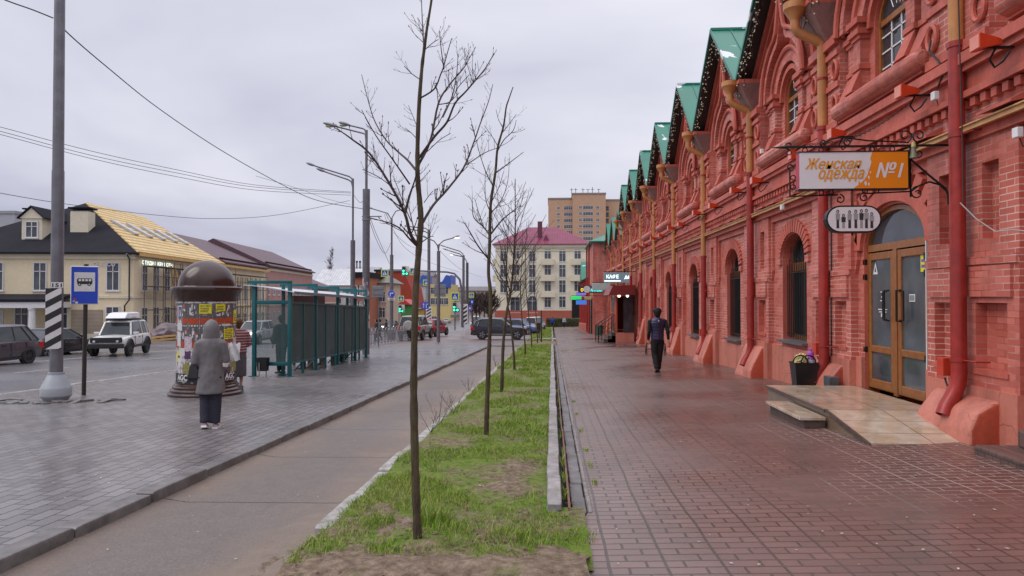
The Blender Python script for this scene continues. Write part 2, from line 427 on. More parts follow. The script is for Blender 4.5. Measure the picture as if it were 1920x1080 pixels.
def m_soil(name, green):
    n = NT(name); f = n.noise(1.6, 6, .7); f2 = n.noise(14, 5, .7); f3 = n.noise(90, 3, .7)
    soil = n.ramp(f2, [(.3, (.085,.06,.04)), (.5, (.19,.138,.097)), (.72, (.34,.26,.195))])
    g = n.ramp(f2, [(.3, (.06,.11,.010)), (.5, (.12,.19,.02)), (.75, (.20,.21,.06))])
    n.set(n.mix(n.ramp(f, [(.5-green, 0.0), (.68-green, 1.0)]), soil, g), .85, 0, .25)
    n.bump(n.math('ADD', f2, n.math('MULTIPLY', f3, .5)), .9, .03); return n.m
M_WALK = m_walk(); M_PLAZA = m_plaza(); M_LANE = m_lane()
M_ROAD = m_asphalt('wet asphalt', (.095,.09,.097), (.15,.143,.152), None, (.22, .42), False)
M_PARK = m_asphalt('brown parking asphalt', (.115,.09,.083), (.18,.145,.135), (.17,.115,.09), (.3, .55))
M_PAVE = m_asphalt('grey pavement', (.15,.14,.13), (.24,.22,.2), None, (.35, .6), False)
M_SOIL = m_soil('trodden soil', -.1); M_TURF = m_soil('mossy turf', .12)
M_KERB = mat('worn concrete kerb', (.27,.255,.245), .6, 0, .35, 9, .5, dirt=((.10,.09,.075), .7))
M_KERBD = mat('wet dark kerb', (.13,.122,.118), .45, 0, .35, 7, .5, dirt=((.05,.045,.04), .7))
M_KERBW = mat('whitewashed kerb', (.31,.30,.28), .65, 0, .4, 11, .6, dirt=((.13,.11,.08), .9))
M_PAINT = mat('worn road paint', (.46,.43,.37), .5, 0, .25, 20, 0, dirt=((.17,.16,.16), .8))
M_RUST = mat('rusty brown steel', (.15,.07,.045), .55, .2, .35, 20, .3)
# --- sheets
far = ys(-30, 150, 6)+ys(160, 420, 20)+[500, 700, 1000, 1600, 3000]
sheet('terrain', -1600, 1600, far, 0, M_PAVE, 1, zf=lambda x, y: SL(y)-.55)
sheet('road', -31.95, -11.75, ys(-20, 150, 3), .0, M_ROAD, 8)
sheet('junction_road', -95, 12, ys(121, 150, 5)+ys(155, 420, 15), -.38, M_ROAD, 4, zf=lambda x, y: SL(y)+.02)
sheet('far_pavement', -75, -31.9, ys(-20, 150, 4), 0, M_PAVE, 3)
sheet('plaza_paving', -11.7, -3.75, ys(-8, 41, 1), 0, M_PLAZA, 8)
sheet('lane', -3.62, -1.72, ys(-8, 44, .5), 0, M_LANE, 8)
sheet('parking_area', -11.75, -1.7, ys(41.02, 121, 2), .006, M_PARK, 8, zf=lambda x, y: SL(y)-.06)
sheet('footway', lambda y: .29 if y > 5.55 else .17, 5.3, ys(-8, 12, .4)+ys(12.6, 122, 1.2), 0, M_WALK, 10)
sheet('cross_pavement', -11.7, 30, ys(122, 136, 3), .0, M_PAVE, 3, zf=lambda x, y: SL(y)+.03)
def bumpy(x, y):
    return .018*math.sin(x*5.1+y*2.3)+.014*math.sin(x*9.7-y*6.1+1)+.010*math.sin(x*17+y*13)
def mound(x, y):
    m = 0
    for (bx, by) in TREE_BASES: m += .05*math.exp(-((x-bx)**2+(y-by)**2)/.09)
    return m
TREE_BASES = []
for px, py in ((785, 1027), (911, 824), (940, 741), (965, 697), (985, 668), (997, 654), (1008, 644)):
    p = gp(px, py); TREE_BASES.append((p.x, p.y))
turf_z = lambda x, y: G(x, y)+.015+.6*bumpy(x, y)+mound(x, y)
sheet('turf_bed', -1.76, lambda y: .02 if y > 5.65 else .26, ys(4.3, 14, .12)+ys(14.3, 40, .5), 0, M_TURF, 22, .012, zf=turf_z)
SOIL_L = lambda y: -2.05+.10*math.sin(y*5.1)+max(0, y-4.0)*.22
sp_o = sheet('soil_patch', SOIL_L, lambda y: .24+.03*math.sin(y*7)-max(0, y-4.55)*1.2, ys(2.2, 5.8, .06), .008, M_SOIL, 40, .014,
      zf=lambda x, y: max(G(x, y), G(-1, y)-.03-.07*max(0, min(1, (-1.5-x)/.3)))+.6*abs(bumpy(x*1.3, y*1.3))+.05*math.exp(-((y-4.25)/.22)**2)*max(0, min(1, (x+1.75)/.3)))
at_ = sp_o.data.attributes.new('edge', 'FLOAT', 'POINT')
for v_, d_ in zip(sp_o.data.vertices, at_.data): d_.value = max(0, min(1, min((v_.co.x-SOIL_L(v_.co.y))/.5, (5.8-v_.co.y)/.4)))
sm_ = [m_ for m_ in bpy.data.materials if m_.name == 'trodden soil'][0].node_tree
a_ = sm_.nodes.new('ShaderNodeAttribute'); a_.attribute_name = 'edge'; n_ = sm_.nodes.new('ShaderNodeTexNoise'); n_.inputs['Scale'].default_value = 9; n_.inputs['Detail'].default_value = 7; n_.inputs['Roughness'].default_value = .7
tc_ = sm_.nodes.new('ShaderNodeTexCoord'); sm_.links.new(tc_.outputs['Object'], n_.inputs['Vector'])
q_ = sm_.nodes.new('ShaderNodeMath'); q_.operation = 'ADD'; sm_.links.new(a_.outputs['Fac'], q_.inputs[0]); sm_.links.new(n_.outputs['Fac'], q_.inputs[1])
q2 = sm_.nodes.new('ShaderNodeMapRange'); q2.inputs['From Min'].default_value = .66; q2.inputs['From Max'].default_value = .74; sm_.links.new(q_.outputs[0], q2.inputs['Value']); sm_.links.new(q2.outputs[0], sm_.nodes['Principled BSDF'].inputs['Alpha'])
sheet('soil_crossing', -1.7, 0.25, ys(40, 46, .6), .03, m_soil('path soil', -.1), 6, .03)
sheet('turf_bed', -1.7, .02, ys(46, 50, .6), .03, M_TURF, 6, .03)
sheet('paved_crossing', -1.72, .3, ys(50, 54, 1), .03, M_KERB, 2)
sheet('turf_bed', lambda y: -1.7-max(0, (y-60))*.05, .02, ys(54, 118, 2), .03, M_TURF, 6, .03)
# --- kerbs built from blocks with open joints
def kerb(name, x0, x1, y0, y1, zt, zb, m, L=1.0, jit=.01, xf=None):
    mb = MB(); y = y0
    while y < y1:
        e = min(y+L, y1); a = (random.random()-.5)*jit; b = (random.random()-.5)*jit
        xo = xf(y) if xf else 0; xe = xf(e) if xf else 0
        st = len(mb.v); mb.bbox(0, 1, 0, 1, 0, 1, .08)
        for i in range(st, len(mb.v)):
            vx, vy, vz = mb.v[i]; Y = y+.006+(e-y-.012)*vy
            mb.v[i] = (x0+a+xo+(xe-xo)*vy+(x1-x0)*vx, Y, SL(Y)+zb+(zt-zb+b)*vz)
        y = e
    o = mb.build(name, m, auto=False); tag(o, kind='structure'); return o
kerb('plaza_kerb', -3.78, -3.6, -2, 41, .025, -.25, M_KERBD, 1.0, .025)
kerb('turf_kerb', -.05, .075, 5.6, 40, .12, -.2, M_KERB, 1.0, .02)
kerb('turf_kerb', -.03, .08, 46, 50, .1, -.2, M_KERB); kerb('turf_kerb', -.03, .08, 54, 118, .1, -.2, M_KERB)
kerb('lane_kerb', -1.84, -1.70, 5.2, 40, .0, -.25, M_KERBW, 1.0, .03)
kerb('road_kerb', -11.78, -11.62, -10, 121, -.02, -.4, M_KERB)
kerb('far_kerb', -32.05, -31.85, -10, 121, -.1, -.5, M_KERB)
kerb('drain_edge', .128, .15, 5.6, 40, .075, -.1, M_RUST, 2.0, .012)
kerb('drain_channel', .165, .285, 5.6, 40, .028, -.1, M_KERBD, .5, .012)
kerb('drain_edge', .295, .325, 5.6, 40, .045, -.1, mat('gritty drain rim', (.19,.175,.165), .6, 0, .35, 9, .5), .5, .01)
# --- painted markings
def strip_mark(x0, x1, y0, y1, step=1.0):
    yl = ys(y0, y1, step); mb = MB(); f = lambda x, y: G(x, y)+.007
    for i, y in enumerate(yl): mb.v += [(x0, y, f(x0, y)), (x1, y, f(x1, y))]
    for i in range(len(yl)-1): mb.f.append((2*i, 2*i+1, 2*i+3, 2*i+2)); mb.mi.append(0); mb.sm.append(False)
    return mb
mk = MB()
for mb in [strip_mark(-12.45, -12.33, 2, 118)]+[strip_mark(-18.1, -17.98, y, y+2.6) for y in range(8, 118, 7)]+[strip_mark(-22.1, -21.95, 4, 118)]+[strip_mark(-26.2, -26.08, y, y+2.6) for y in range(9, 118, 7)]:
    mk.add(mb.v, mb.f)
tag(mk.build('road_markings', M_PAINT, auto=False), kind='structure')
# --- hills closing the view
def hill(name, x0, x1, y0, h, m, seed, back=120):
    rnd = random.Random(seed); mb = MB(); n = 60
    ph = [rnd.random()*6 for _ in range(6)]
    rows = [(0, 0), (.25, .45), (.5, .8), (.75, .97), (1, 1), (1.6, .7)]
    for t_, k in rows:
        for i in range(n+1):
            x = x0+(x1-x0)*i/n; e = min(1, i/8, (n-i)/8)
            z = h*(.75+.12*math.sin(i*.21+ph[0])+.08*math.sin(i*.53+ph[1])+.05*math.sin(i*1.3+ph[2]))*e
            mb.v.append((x, y0+back*t_, -7+z*k+(rnd.random()-.5)*h*.03))
    for j in range(len(rows)-1):
        for i in range(n): mb.f.append((j*(n+1)+i, j*(n+1)+i+1, (j+1)*(n+1)+i+1, (j+1)*(n+1)+i)); mb.mi.append(0); mb.sm.append(True)
    tag(mb.build(name, m, auto=False), kind='structure')
def m_wood(name, cs):
    n = NT(name); f = n.noise(.12, 6, .7); f2 = n.noise(.5, 5, .75)
    n.set(n.mix(.5, n.ramp(f, [(.3, cs[0]), (.7, cs[1])]), n.ramp(f2, [(.35, cs[0]), (.7, cs[2])])), .95, 0, .1); n.bump(f2, 1, 2); return n.m
hill('hills', -420, 160, 420, 22, m_wood('bare wooded slope', ((.07,.055,.058), (.13,.105,.11), (.19,.155,.15))), 3, 160)
# --- grass
def m_grass():
    n = NT('grass blades'); g = n.n('ShaderNodeNewGeometry'); f = n.noise(.9, 4, .6)
    a = n.ramp(g.outputs['Random Per Island'], [(0, (.06,.15,.010)), (.4, (.15,.29,.018)), (.74, (.25,.36,.03)), (.86, (.30,.29,.08)), (1, (.42,.33,.17))])
    n.set(n.mix(n.ramp(f, [(.42, 0.0), (.66, .65)]), a, n.mix(.35, a, (.30,.29,.07))), .55, 0, .3)
    n.b.inputs['Subsurface Weight'].default_value = 0.0
    return n.m
from mathutils import noise as MN
gb = MB()
def blade(x, y, z, h, wd, lean):
    a = random.random()*2*PI; dx, dy = math.cos(a)*wd, math.sin(a)*wd
    b = random.random()*2*PI; lx, ly = math.cos(b)*lean*h, math.sin(b)*lean*h
    o = len(gb.v)
    gb.v += [(x-dx, y-dy, z), (x+dx, y+dy, z), (x+dx*.6+lx*.35, y+dy*.6+ly*.35, z+h*.6), (x-dx*.6+lx*.35, y-dy*.6+ly*.35, z+h*.6), (x+lx, y+ly, z+h)]
    gb.f += [(o, o+1, o+2, o+3), (o+3, o+2, o+4)]; gb.mi += [0, 0]; gb.sm += [False, False]
def grow(n, x0, x1, y0, y1, h0, h1, wd, xr=None):
    k = 0
    for _ in range(n*3):
        if k >= n: break
        y = y0+(y1-y0)*random.random(); x = x0+(xr(y) if xr else x1-x0)*random.random()
        nv = MN.fractal(Vector((x*1.1, y*.9, 3)), 1, 2, 4)
        bare = .40 if 6.3 < y < 7.6 else .0
        if nv*1.7+.32-bare < random.random()*.5: continue
        if any((x-a)**2+(y-b)**2 < .03 for a, b in TREE_BASES[:3]) and random.random() < .8: continue
        edge = 1 if y > 5.2 else .7
        blade(x, y, turf_z(x, y)-.005, (h0+(h1-h0)*random.random()**2)*(.6+.8*max(0, min(1, nv+.5))), wd*(.6+.8*random.random()), .35+.9*random.random()); k += 1
grow(24000, -1.72, .0, 4.25, 9, .014, .062, .0023, lambda y: 1.70 if y > 5.7 else 1.94)
grow(22000, -1.72, .0, 9, 20, .02, .08, .004)
grow(14000, -1.72, .0, 20, 40, .04, .12, .007)
# fuller tufts
for (px, py, n, h) in ((815, 985, 420, .16), (700, 985, 420, .10), (1010, 1020, 350, .08), (945, 800, 200, .12), (990, 790, 150, .12), (850, 1000, 200, .09), (705, 1040, 160, .08), (950, 1010, 300, .09), (600, 1040, 120, .06), (1075, 1010, 300, .06), (870, 815, 160, .13)):
    c = gp(px, py)
    for _ in range(n):
        r = random.random()**.6*.17; a = random.random()*2*PI
        x, y = c.x+r*math.cos(a), c.y+r*math.sin(a)
        blade(x, y, max(turf_z(x, y), G(x, y))-.005, h*(.4+.6*random.random()), .0026, .3+.6*random.random())
# weeds in the drain and by the soil
for _ in range(900):
    y = 5.7+random.random()**1.5*20; x = .1+.02*random.random()
    if MN.noise(Vector((0, y*1.7, 0))) < .02: continue
    blade(x, y, G(0, y)+.03, .03+.06*random.random(), .003, .9)
for _ in range(260):
    k = random.choice((6.6, 7.4, 8.2, 9.6, 11.3, 13)); y = k+random.gauss(0, .06); x = .38+random.random()*.05
    blade(x, y, G(x, y), .02+.03*random.random(), .003, 1)
tag(gb.build('grass', m_grass(), auto=False), 'short uneven spring grass growing in the tree strip', 'grass', kind='stuff')
gb = MB()
for _ in range(7000):
    y = 54+random.random()*60 if random.random() < .85 else 46+random.random()*4
    blade(-1.7+1.7*random.random(), y, SL(y)+.03, .06+.1*random.random(), .02, .6)
tag(gb.build('grass', bpy.data.materials['grass blades'], auto=False), 'short grass on the far end of the tree strip', 'grass', kind='stuff')
# fallen leaves, twigs and grit
lf = MB()
for _ in range(2200):
    y = 3.6+random.random()**1.4*9; x = -1.7+random.random()*1.9
    z = (turf_z(x, y) if y > 4.4 else G(x, y)+.03)+.012; a = random.random()*6.3; s = .008+.018*random.random()
    d = Vector((math.cos(a), math.sin(a), .3*(random.random()-.5)))*s; e = Vector((-math.sin(a), math.cos(a), .4*(random.random()-.5)))*s*.5
    c = Vector((x, y, z)); lf.add([c-d, c-e, c+d, c+e+Vector((0,0,s*.3))], [(0,1,2,3)])
tag(lf.build('fallen_leaves', mat('dead leaves', (.15,.095,.055), .8, 0, .5, 30), auto=False), 'dead brown leaves scattered over the turf', 'leaves', kind='stuff')
lt = MB()
for _ in range(120):
    p = gp(random.uniform(60, 900), random.uniform(700, 1070)) if random.random() < .5 else gp(random.uniform(1100, 1900), random.uniform(800, 1070))
    s = .006+.012*random.random(); a = random.random()*6
    d = Vector((math.cos(a), math.sin(a), 0))*s; e = Vector((-math.sin(a), math.cos(a), 0))*s*.5
    c = p+Vector((0, 0, .012)); lt.add([c-d, c-e, c+d, c+e], [(0,1,2,3)])
tag(lt.build('litter', mat('pale scraps', (.5,.47,.42), .7, 0, .4, 30), auto=False), 'pale scraps of litter on the wet paving', 'litter', kind='stuff')
# ================================================================== THE RED MARKET HALL
def m_brickwork(name, c1, c2, mortar, w=.26, h=.077, mo=.006, dirt=(.2,.05,.045)):
    n = NT(name); v = n.xy(); b = n.brick(v, c1, c2, mortar, w, h, mo, .5, .1)
    f = n.noise(1.2, 5, .6); f2 = n.noise(25, 4, .6); f3 = n.noise(.5, 4, .6)
    col = n.mix(n.ramp(f, [(.4, 0.0), (.75, .45)]), b.outputs['Color'], dirt)
    mort = n.mix(n.ramp(f3, [(.42, 0.0), (.6, 1.0)]), tuple(x*.75 for x in c1), mortar)   # joints painted over here and there
    col = n.mix(b.outputs['Fac'], col, mort)
    col = n.mix(n.ramp(f2, [(.58, 0.0), (.8, .35)]), col, tuple(x*.5 for x in c1))
    mp = n.n('ShaderNodeMapping'); mp.inputs['Scale'].default_value = (1.6, 1.6, .22); n.l(n.coord(), mp.inputs[0]); stn = n.noise(1.3, 5, .65, mp.outputs[0])
    col = n.mix(n.ramp(stn, [(.50, 0.0), (.72, .55)]), col, tuple(x*.45 for x in dirt)); col = n.mix(n.ramp(n.noise(2.7, 6, .7, None, .6), [(.60, 0.0), (.70, .35)]), col, (.62, .27, .21))
    n.set(col, n.ramp(f, [(.3, .42), (.7, .62)]), 0, .45)
    n.bump(n.math('SUBTRACT', n.math('MULTIPLY', f2, .4), b.outputs['Fac']), .5, .008); return n.m
def m_render(name, c, dirt, var=.14, b=.25):
    n = NT(name); f = n.noise(1.4, 6, .65); f2 = n.noise(18, 4, .6); f3 = n.noise(.6, 4, .6, None, .5)
    col = n.ramp(f2, [(.3, tuple(x*(1-var) for x in c)), (.7, tuple(x*(1+var*.7) for x in c))])
    col = n.mix(n.ramp(f, [(.45, 0.0), (.75, .6)]), col, dirt)
    mp = n.n('ShaderNodeMapping'); mp.inputs['Scale'].default_value = (1.6, 1.6, .25); n.l(n.coord(), mp.inputs[0]); stn = n.noise(1.6, 5, .65, mp.outputs[0])
    col = n.mix(n.ramp(stn, [(.48, 0.0), (.72, .6)]), col, tuple(x*.55 for x in dirt)); col = n.mix(n.ramp(n.noise(3.5, 6, .7, None, .6), [(.62, 0.0), (.70, .4)]), col, tuple(min(.8, x*1.25+.06) for x in c))
    vo = n.n('ShaderNodeTexVoronoi'); vo.feature = 'DISTANCE_TO_EDGE'; vo.inputs['Scale'].default_value = 1.1
    wv = n.n('ShaderNodeVectorMath'); wv.operation = 'ADD'; nn = n.n('ShaderNodeTexNoise'); nn.inputs['Scale'].default_value = 2.2; n.l(n.coord(), nn.inputs['Vector'])
    n.l(n.coord(), wv.inputs[0]); n.l(nn.outputs['Color'], wv.inputs[1]); n.l(wv.outputs[0], vo.inputs['Vector'])
    if name == 'salmon plinth': col = n.mix(n.math('MULTIPLY', n.ramp(vo.outputs['Distance'], [(.0, .9), (.01, 0.0)]), n.ramp(f3, [(.45, 0.0), (.55, 1.0)])), col, (.1, .04, .03))
    n.set(col, n.ramp(f, [(.3, .45), (.7, .65)]), 0, .4); n.bump(n.math('ADD', n.math('MULTIPLY', f2, .5), f), b, .012); return n.m
M_BRK = m_brickwork('painted red brick', (.45,.10,.068), (.64,.19,.142), (.70,.50,.44), dirt=(.33,.072,.05))
M_RED = m_render('painted red masonry', (.54,.128,.088), (.40,.085,.055))
M_PLI = m_render('salmon plinth', (.55,.19,.135), (.40,.13,.095), .1, .35)
M_SIDE = m_render('orange red paint', (.44,.075,.035), (.30,.05,.03))
M_GREYB = m_render('weathered grey brick', (.30,.175,.155), (.2,.12,.11))
HM = [M_BRK, M_RED, M_PLI, M_SIDE, M_GREYB]
M_WOOD = mat('varnished brown wood', (.27,.10,.028), .35, 0, .2, 12, .1)
M_TRAY = mat('pale timber', (.55,.30,.12), .5, 0, .2, 9, .1)
M_PIPO = mat('ochre pipe paint', (.52,.225,.075), .4, .1, .15, 5, .1, dirt=((.30,.12,.05), .6))
M_PIPR = mat('red pipe paint', (.33,.028,.02), .38, .1, .22, 7, .15, dirt=((.20,.02,.018), .6))
M_GLS = glassy('window glass', (.03,.034,.04)); M_IRON = mat('black wrought iron', (.018,.017,.017), .42, .5, .2, 30, .2)
M_WHITE = mat('white plastic', (.72,.72,.72), .4, 0, .06, 6)
M_SILL = mat('grey tin sill', (.20,.205,.21), .4, .6, .15, 8, .1)
def m_roof():
    n = NT('peeling green roof sheet'); f = n.noise(1.5, 5, .6); f2 = n.noise(1.05, 3, .45, None, .6)
    sp = n.n('ShaderNodeSeparateXYZ'); n.l(n.coord(), sp.inputs[0])
    col = n.ramp(f, [(.3, (.008,.13,.085)), (.7, (.015,.20,.13))])
    col = n.mix(n.ramp(f2, [(.655, 0.0), (.665, 1.0)]), col, (.62,.66,.66))
    n.set(col, n.ramp(f, [(.3, .3), (.7, .45)]), .1, .5); n.bump(f, .1, .02); return n.m
M_ROOFG = m_roof(); M_SOFF = mat('dark verge board', (.018,.02,.02), .5, 0, .2, 6)
hall = thing('market_hall', 'long two-storey red brick market hall with arched windows and a row of green gables', 'building', (5.2, 0, 0))
def arch_pts(c, a, zs, rise, n=16, t0=0, t1=1):
    return [(c-a*math.cos(PI*(t0+(t1-t0)*k/n)), zs+rise*math.sin(PI*(t0+(t1-t0)*k/n))) for k in range(n+1)]
def archwall(mb, s0, s1, z0, z1, c, a, zsill, zs, rise, p, depth, mi, mr, n=16):
    """a wall panel with an arched opening and its reveal; outside is -x"""
    ap = arch_pts(c, a, zs, rise, n); x = -p; xi = -p+depth
    def q(sa, za, sb, zb): mb.add([(x,sa,za),(x,sa,zb),(x,sb,zb),(x,sb,za)], [(0,1,2,3)], mi)
    if z0 < zsill: q(s0, z0, s1, zsill)
    q(s0, zsill, c-a, z1); q(c+a, zsill, s1, z1)
    for (sa, za), (sb, zb) in zip(ap, ap[1:]):
        mb.add([(x,sa,za),(x,sa,z1),(x,sb,z1),(x,sb,zb)], [(0,1,2,3)], mi)
    loop = [(c-a, zsill)]+ap+[(c+a, zsill)]
    for (sa, za), (sb, zb) in zip(loop, loop[1:]+loop[:1]):
        mb.add([(x,sa,za),(x,sb,zb),(xi,sb,zb),(xi,sa,za)], [(0,1,2,3)], mr)
def arch_poly(c, a, zsill, zs, rise, n=16): return [(c-a, zsill)]+arch_pts(c, a, zs, rise, n)+[(c+a, zsill)]
def band(mb, inner, outer, p0, p1, mi):
    """a raised moulding between two outlines in the wall plane"""
    for (a, b, c, d) in zip(inner, inner[1:], outer[1:], outer):
        vs = [(-p1,*a),(-p1,*b),(-p1,*c),(-p1,*d),(-p0,*a),(-p0,*b),(-p0,*c),(-p0,*d)]
        mb.add(vs, [(0,3,2,1),(0,1,5,4),(2,3,7,6)], mi)
    for e in (0, -1):
        a, d = inner[e], outer[e]
        mb.add([(-p1,*a),(-p1,*d),(-p0,*d),(-p0,*a)], [(0,1,2,3)], mi)
def niche_panel(mb, s0, s1, z0, z1, p0, p1, niches, mi):
    """a raised panel with sunken niches"""
    S = sorted({s0, s1, *[v for n in niches for v in n[:2]]}); Z = sorted({z0, z1, *[v for n in niches for v in n[2:4]]})
    inn = lambda s, z: any(n[0] < s < n[1] and n[2] < z < n[3] for n in niches)
    cell = [[not inn((S[i]+S[i+1])/2, (Z[j]+Z[j+1])/2) for j in range(len(Z)-1)] for i in range(len(S)-1)]
    for i in range(len(S)-1):
        for j in range(len(Z)-1):
            if not cell[i][j]: continue
            a, b, c, d = S[i], S[i+1], Z[j], Z[j+1]; x, y = -p1, -p0
            mb.add([(x,a,c),(x,a,d),(x,b,d),(x,b,c)], [(0,1,2,3)], mi)
            if i == 0 or not cell[i-1][j]: mb.add([(x,a,c),(y,a,c),(y,a,d),(x,a,d)], [(0,1,2,3)], mi)
            if i == len(S)-2 or not cell[i+1][j]: mb.add([(x,b,c),(x,b,d),(y,b,d),(y,b,c)], [(0,1,2,3)], mi)
            if j == 0 or not cell[i][j-1]: mb.add([(x,a,c),(x,b,c),(y,b,c),(y,a,c)], [(0,1,2,3)], mi)
            if j == len(Z)-2 or not cell[i][j+1]: mb.add([(x,a,d),(y,a,d),(y,b,d),(x,b,d)], [(0,1,2,3)], mi)
def bay_wall(hw, k, door, sill, ztop_l=2.5, gz=0.0):
    mb = MB(); B = lambda s0, s1, z0, z1, p0, p1, mi=1: mb.box(-p1, -p0, s0, s1, z0, z1, mi)
    fw = hw-1.02*k                                                  # half width of the window field
    pl = sill-.15 if not door else .75
    if door:
        archwall(mb, -fw, fw, -3, 3.55, 0, .97, -.2, 2.42, .62, 0, .24, 0, 1, 20)
        for sg in (-1, 1):
            B(sg*.98, sg*fw, -3, .62, .001, .05, 2)
        inner = arch_pts(0, 1.0, 2.42, .66, 20); outer = arch_pts(0, 1.2, 2.42, .92, 20); band(mb, inner, outer, 0, .06, 1)
        for k_ in range(13):
            t0, t1 = (k_+.18)/13, (k_+.82)/13
            band(mb, arch_pts(0, 1.2, 2.44, .92, 2, t0, t1), arch_pts(0, 1.40, 2.46, 1.14, 2, t0, t1), 0, .085, 1)
        for sg in (-1, 1):
            mb.prism([(-.07, sg*.99, 2.40), (-.07, sg*1.26, 2.40), (-.07, sg*1.26, 2.62)], (.07, 0, 0), 1)
    else:
        archwall(mb, -fw, fw, -3, 3.55, 0, .72, sill, ztop_l, .5, 0, .36, 0, 1, 16)
        B(-fw, fw, -3, pl, .001, .05, 2)
        NV = 19
        for k_ in range(NV):
            t0, t1 = (k_+.14)/NV, (k_+.86)/NV
            band(mb, arch_pts(0, .73, ztop_l+.01, .51, 2, t0, t1), arch_pts(0, .97, ztop_l+.03, .75, 2, t0, t1), 0, .055, 1)
        for sg in (-1, 1): B(sg*.74, sg*.95, ztop_l-.16, ztop_l-.02, 0, .05, 0)
    # stepped corner of the frame above the field
    for sg in (-1, 1):
        B(sg*fw, sg*(fw-.09), 2.25, 3.36, 0, .06, 0); 
        mb.prism([(-.06, sg*fw, 2.0), (-.06, sg*(fw-.09), 2.25), (-.06, sg*fw, 2.25)], (.06, 0, 0), 0)
    B(-fw, fw, 3.36, 3.50, 0, .07, 1)
    # piers either side with blind niches
    for sg in (-1, 1):
        a, b = sorted((sg*fw, sg*hw)); cn = (a+b)/2
        B(a, b, -3, 3.5, -.2, 0, 0)
        niche_panel(mb, a, b, .55, 2.05, 0, .13, [(cn-.30*k, cn+.30*k, .72, 1.55)], 0)
        niche_panel(mb, a+.0, b, 2.05, 3.5, 0, .12, [(cn-.16*k, cn+.16*k, 2.3, 3.2)], 0)
        B(a, b, 2.0, 2.1, .13, .16, 0); B(cn-.42*k, cn+.42*k, 1.62, 1.98, .13, .17, 0)
        B(cn-.33*k, cn+.33*k, .70, .76, .0, .15, 1)
        # shouldered buttress of the plinth, at the pipe side
        B(a, b, -3, .55, 0, .16, 2)
        c0, c1 = sorted((sg*hw, sg*(hw-.70*k))); g = gz
        prof = [(.0, g-.9), (-.50, g-.9), (-.48, g+.10), (-.40, g+.30), (-.21, .42), (.0, .47)]
        mb.bprism([(x, c0, z) for x, z in prof], (0, c1-c0, 0), .05, 2, 3)
    # string courses and frieze
    B(-hw, hw, 3.5, 3.60, 0, .17, 1); B(-hw, hw, 3.60, 3.67, 0, .22, 1)
    B(-hw, hw, 3.67, 4.02, 0, .12, 0)
    n = int(2*hw/.19)
    for i in range(n):
        s = -hw+(i+.5)*2*hw/n; B(s-.05, s+.05, 3.90, 4.0, .12, .2, 1)
    B(-hw, hw, 4.02, 4.10, 0, .24, 1); B(-hw, hw, 4.10, 4.34, 0, .17, 1); B(-hw, hw, 4.34, 4.42, 0, .25, 1); B(-hw, hw, 4.42, 4.55, 0, .30, 1)
    # caps over the frieze
    for s in (-.62, .62, -1.55*k, 1.55*k):
        mb.prism([(-.12, s-.3, 3.74), (-.33, s-.3, 3.70), (-.33, s-.3, 3.73), (-.12, s-.3, 3.83)], (0, .6, 0), 1)
    # upper storey
    UW = .53
    archwall(mb, -hw, hw, 4.55, 6.9, 0, UW, 5.0, 5.98, .53, .0, .16, 0, 1, 16)
    # bolster sill with rounded ends
    mb.lathe([(0, -1.42), (.10, -1.40), (.15, -1.32), (.155, 0), (.15, 1.32), (.10, 1.40), (0, 1.42)], 16, (-.25, 0, 4.80), 0, 'y')
    B(-1.34, 1.34, 4.62, 4.98, .0, .26, 1)
    for sg in (-1, 1):
        # column pair with capitals and bases
        for c_, wv, pp in ((.84, .12, .15), (1.16, .12, .10)):
            c_ *= sg
            B(c_-wv, c_+wv, 4.98, 5.95, 0, pp, 0)
            mb.prism([(-pp-.16, c_-wv-.02, 4.98), (-pp, c_-wv-.02, 5.36), (-pp, c_-wv-.02, 4.98)], (0, 2*wv+.04, 0), 1)
            for (z0, z1, e) in ((5.36, 5.44, .03), (5.86, 5.93, .03), (5.93, 6.02, .07), (6.02, 6.10, .03), (6.10, 6.2, .09)):
                B(c_-wv-e, c_+wv+e, z0, z1, 0, pp+e, 1)
        # pier strip with roundels up to the valley
        a, b = sorted((sg*(hw-.62), sg*hw)); B(a, b, 4.55, 6.3, 0, .2, 0)
        for (z0, z1, e) in ((4.6, 4.72, .05), (5.3, 5.4, .04), (5.86, 5.95, .05), (6.05, 6.2, .09)):
            B(a-.0, b, z0, z1, .2, .2+e, 1)
        c_ = sg*(hw-.48)
        for zc in (5.0, 5.62):
            mb.tube([(-.23, c_+.11*math.cos(t_*PI/6), zc+.16*math.sin(t_*PI/6)) for t_ in range(12)], .035, 6, 1, closed=True)
        # flaring corbel under the gutter
        e0, e1 = sorted((sg*hw, sg*(hw-.40))); t0, t1 = sorted((sg*hw, sg*(hw-.16)))
        st = [(-.2, e0 if sg < 0 else e1, 6.2)]
        lo = [(-.22, t0, 6.2), (-.22, t1, 6.2), (0, t1, 6.2), (0, t0, 6.2)]
        hi = [(-.62, e0, 6.86), (-.62, e1, 6.86), (0, e1, 6.86), (0, e0, 6.86)]
        mb.loft([lo, hi], 4, False); mb.box(-.64, 0, e0, e1, 6.86, 6.95, 1)
    # archivolts round the window
    def ring(r0, r1, p0, p1, mi, n=18): band(mb, arch_pts(0, r0, 5.98, r0, n), arch_pts(0, r1, 5.98, r1, n), p0, p1, mi)
    ring(.56, .66, 0, .08, 1); ring(.72, .95, 0, .13, 0)
    mb.tube([(-.14, s, z) for s, z in arch_pts(0, .98, 6.0, .98, 20)], .06, 7, 1)
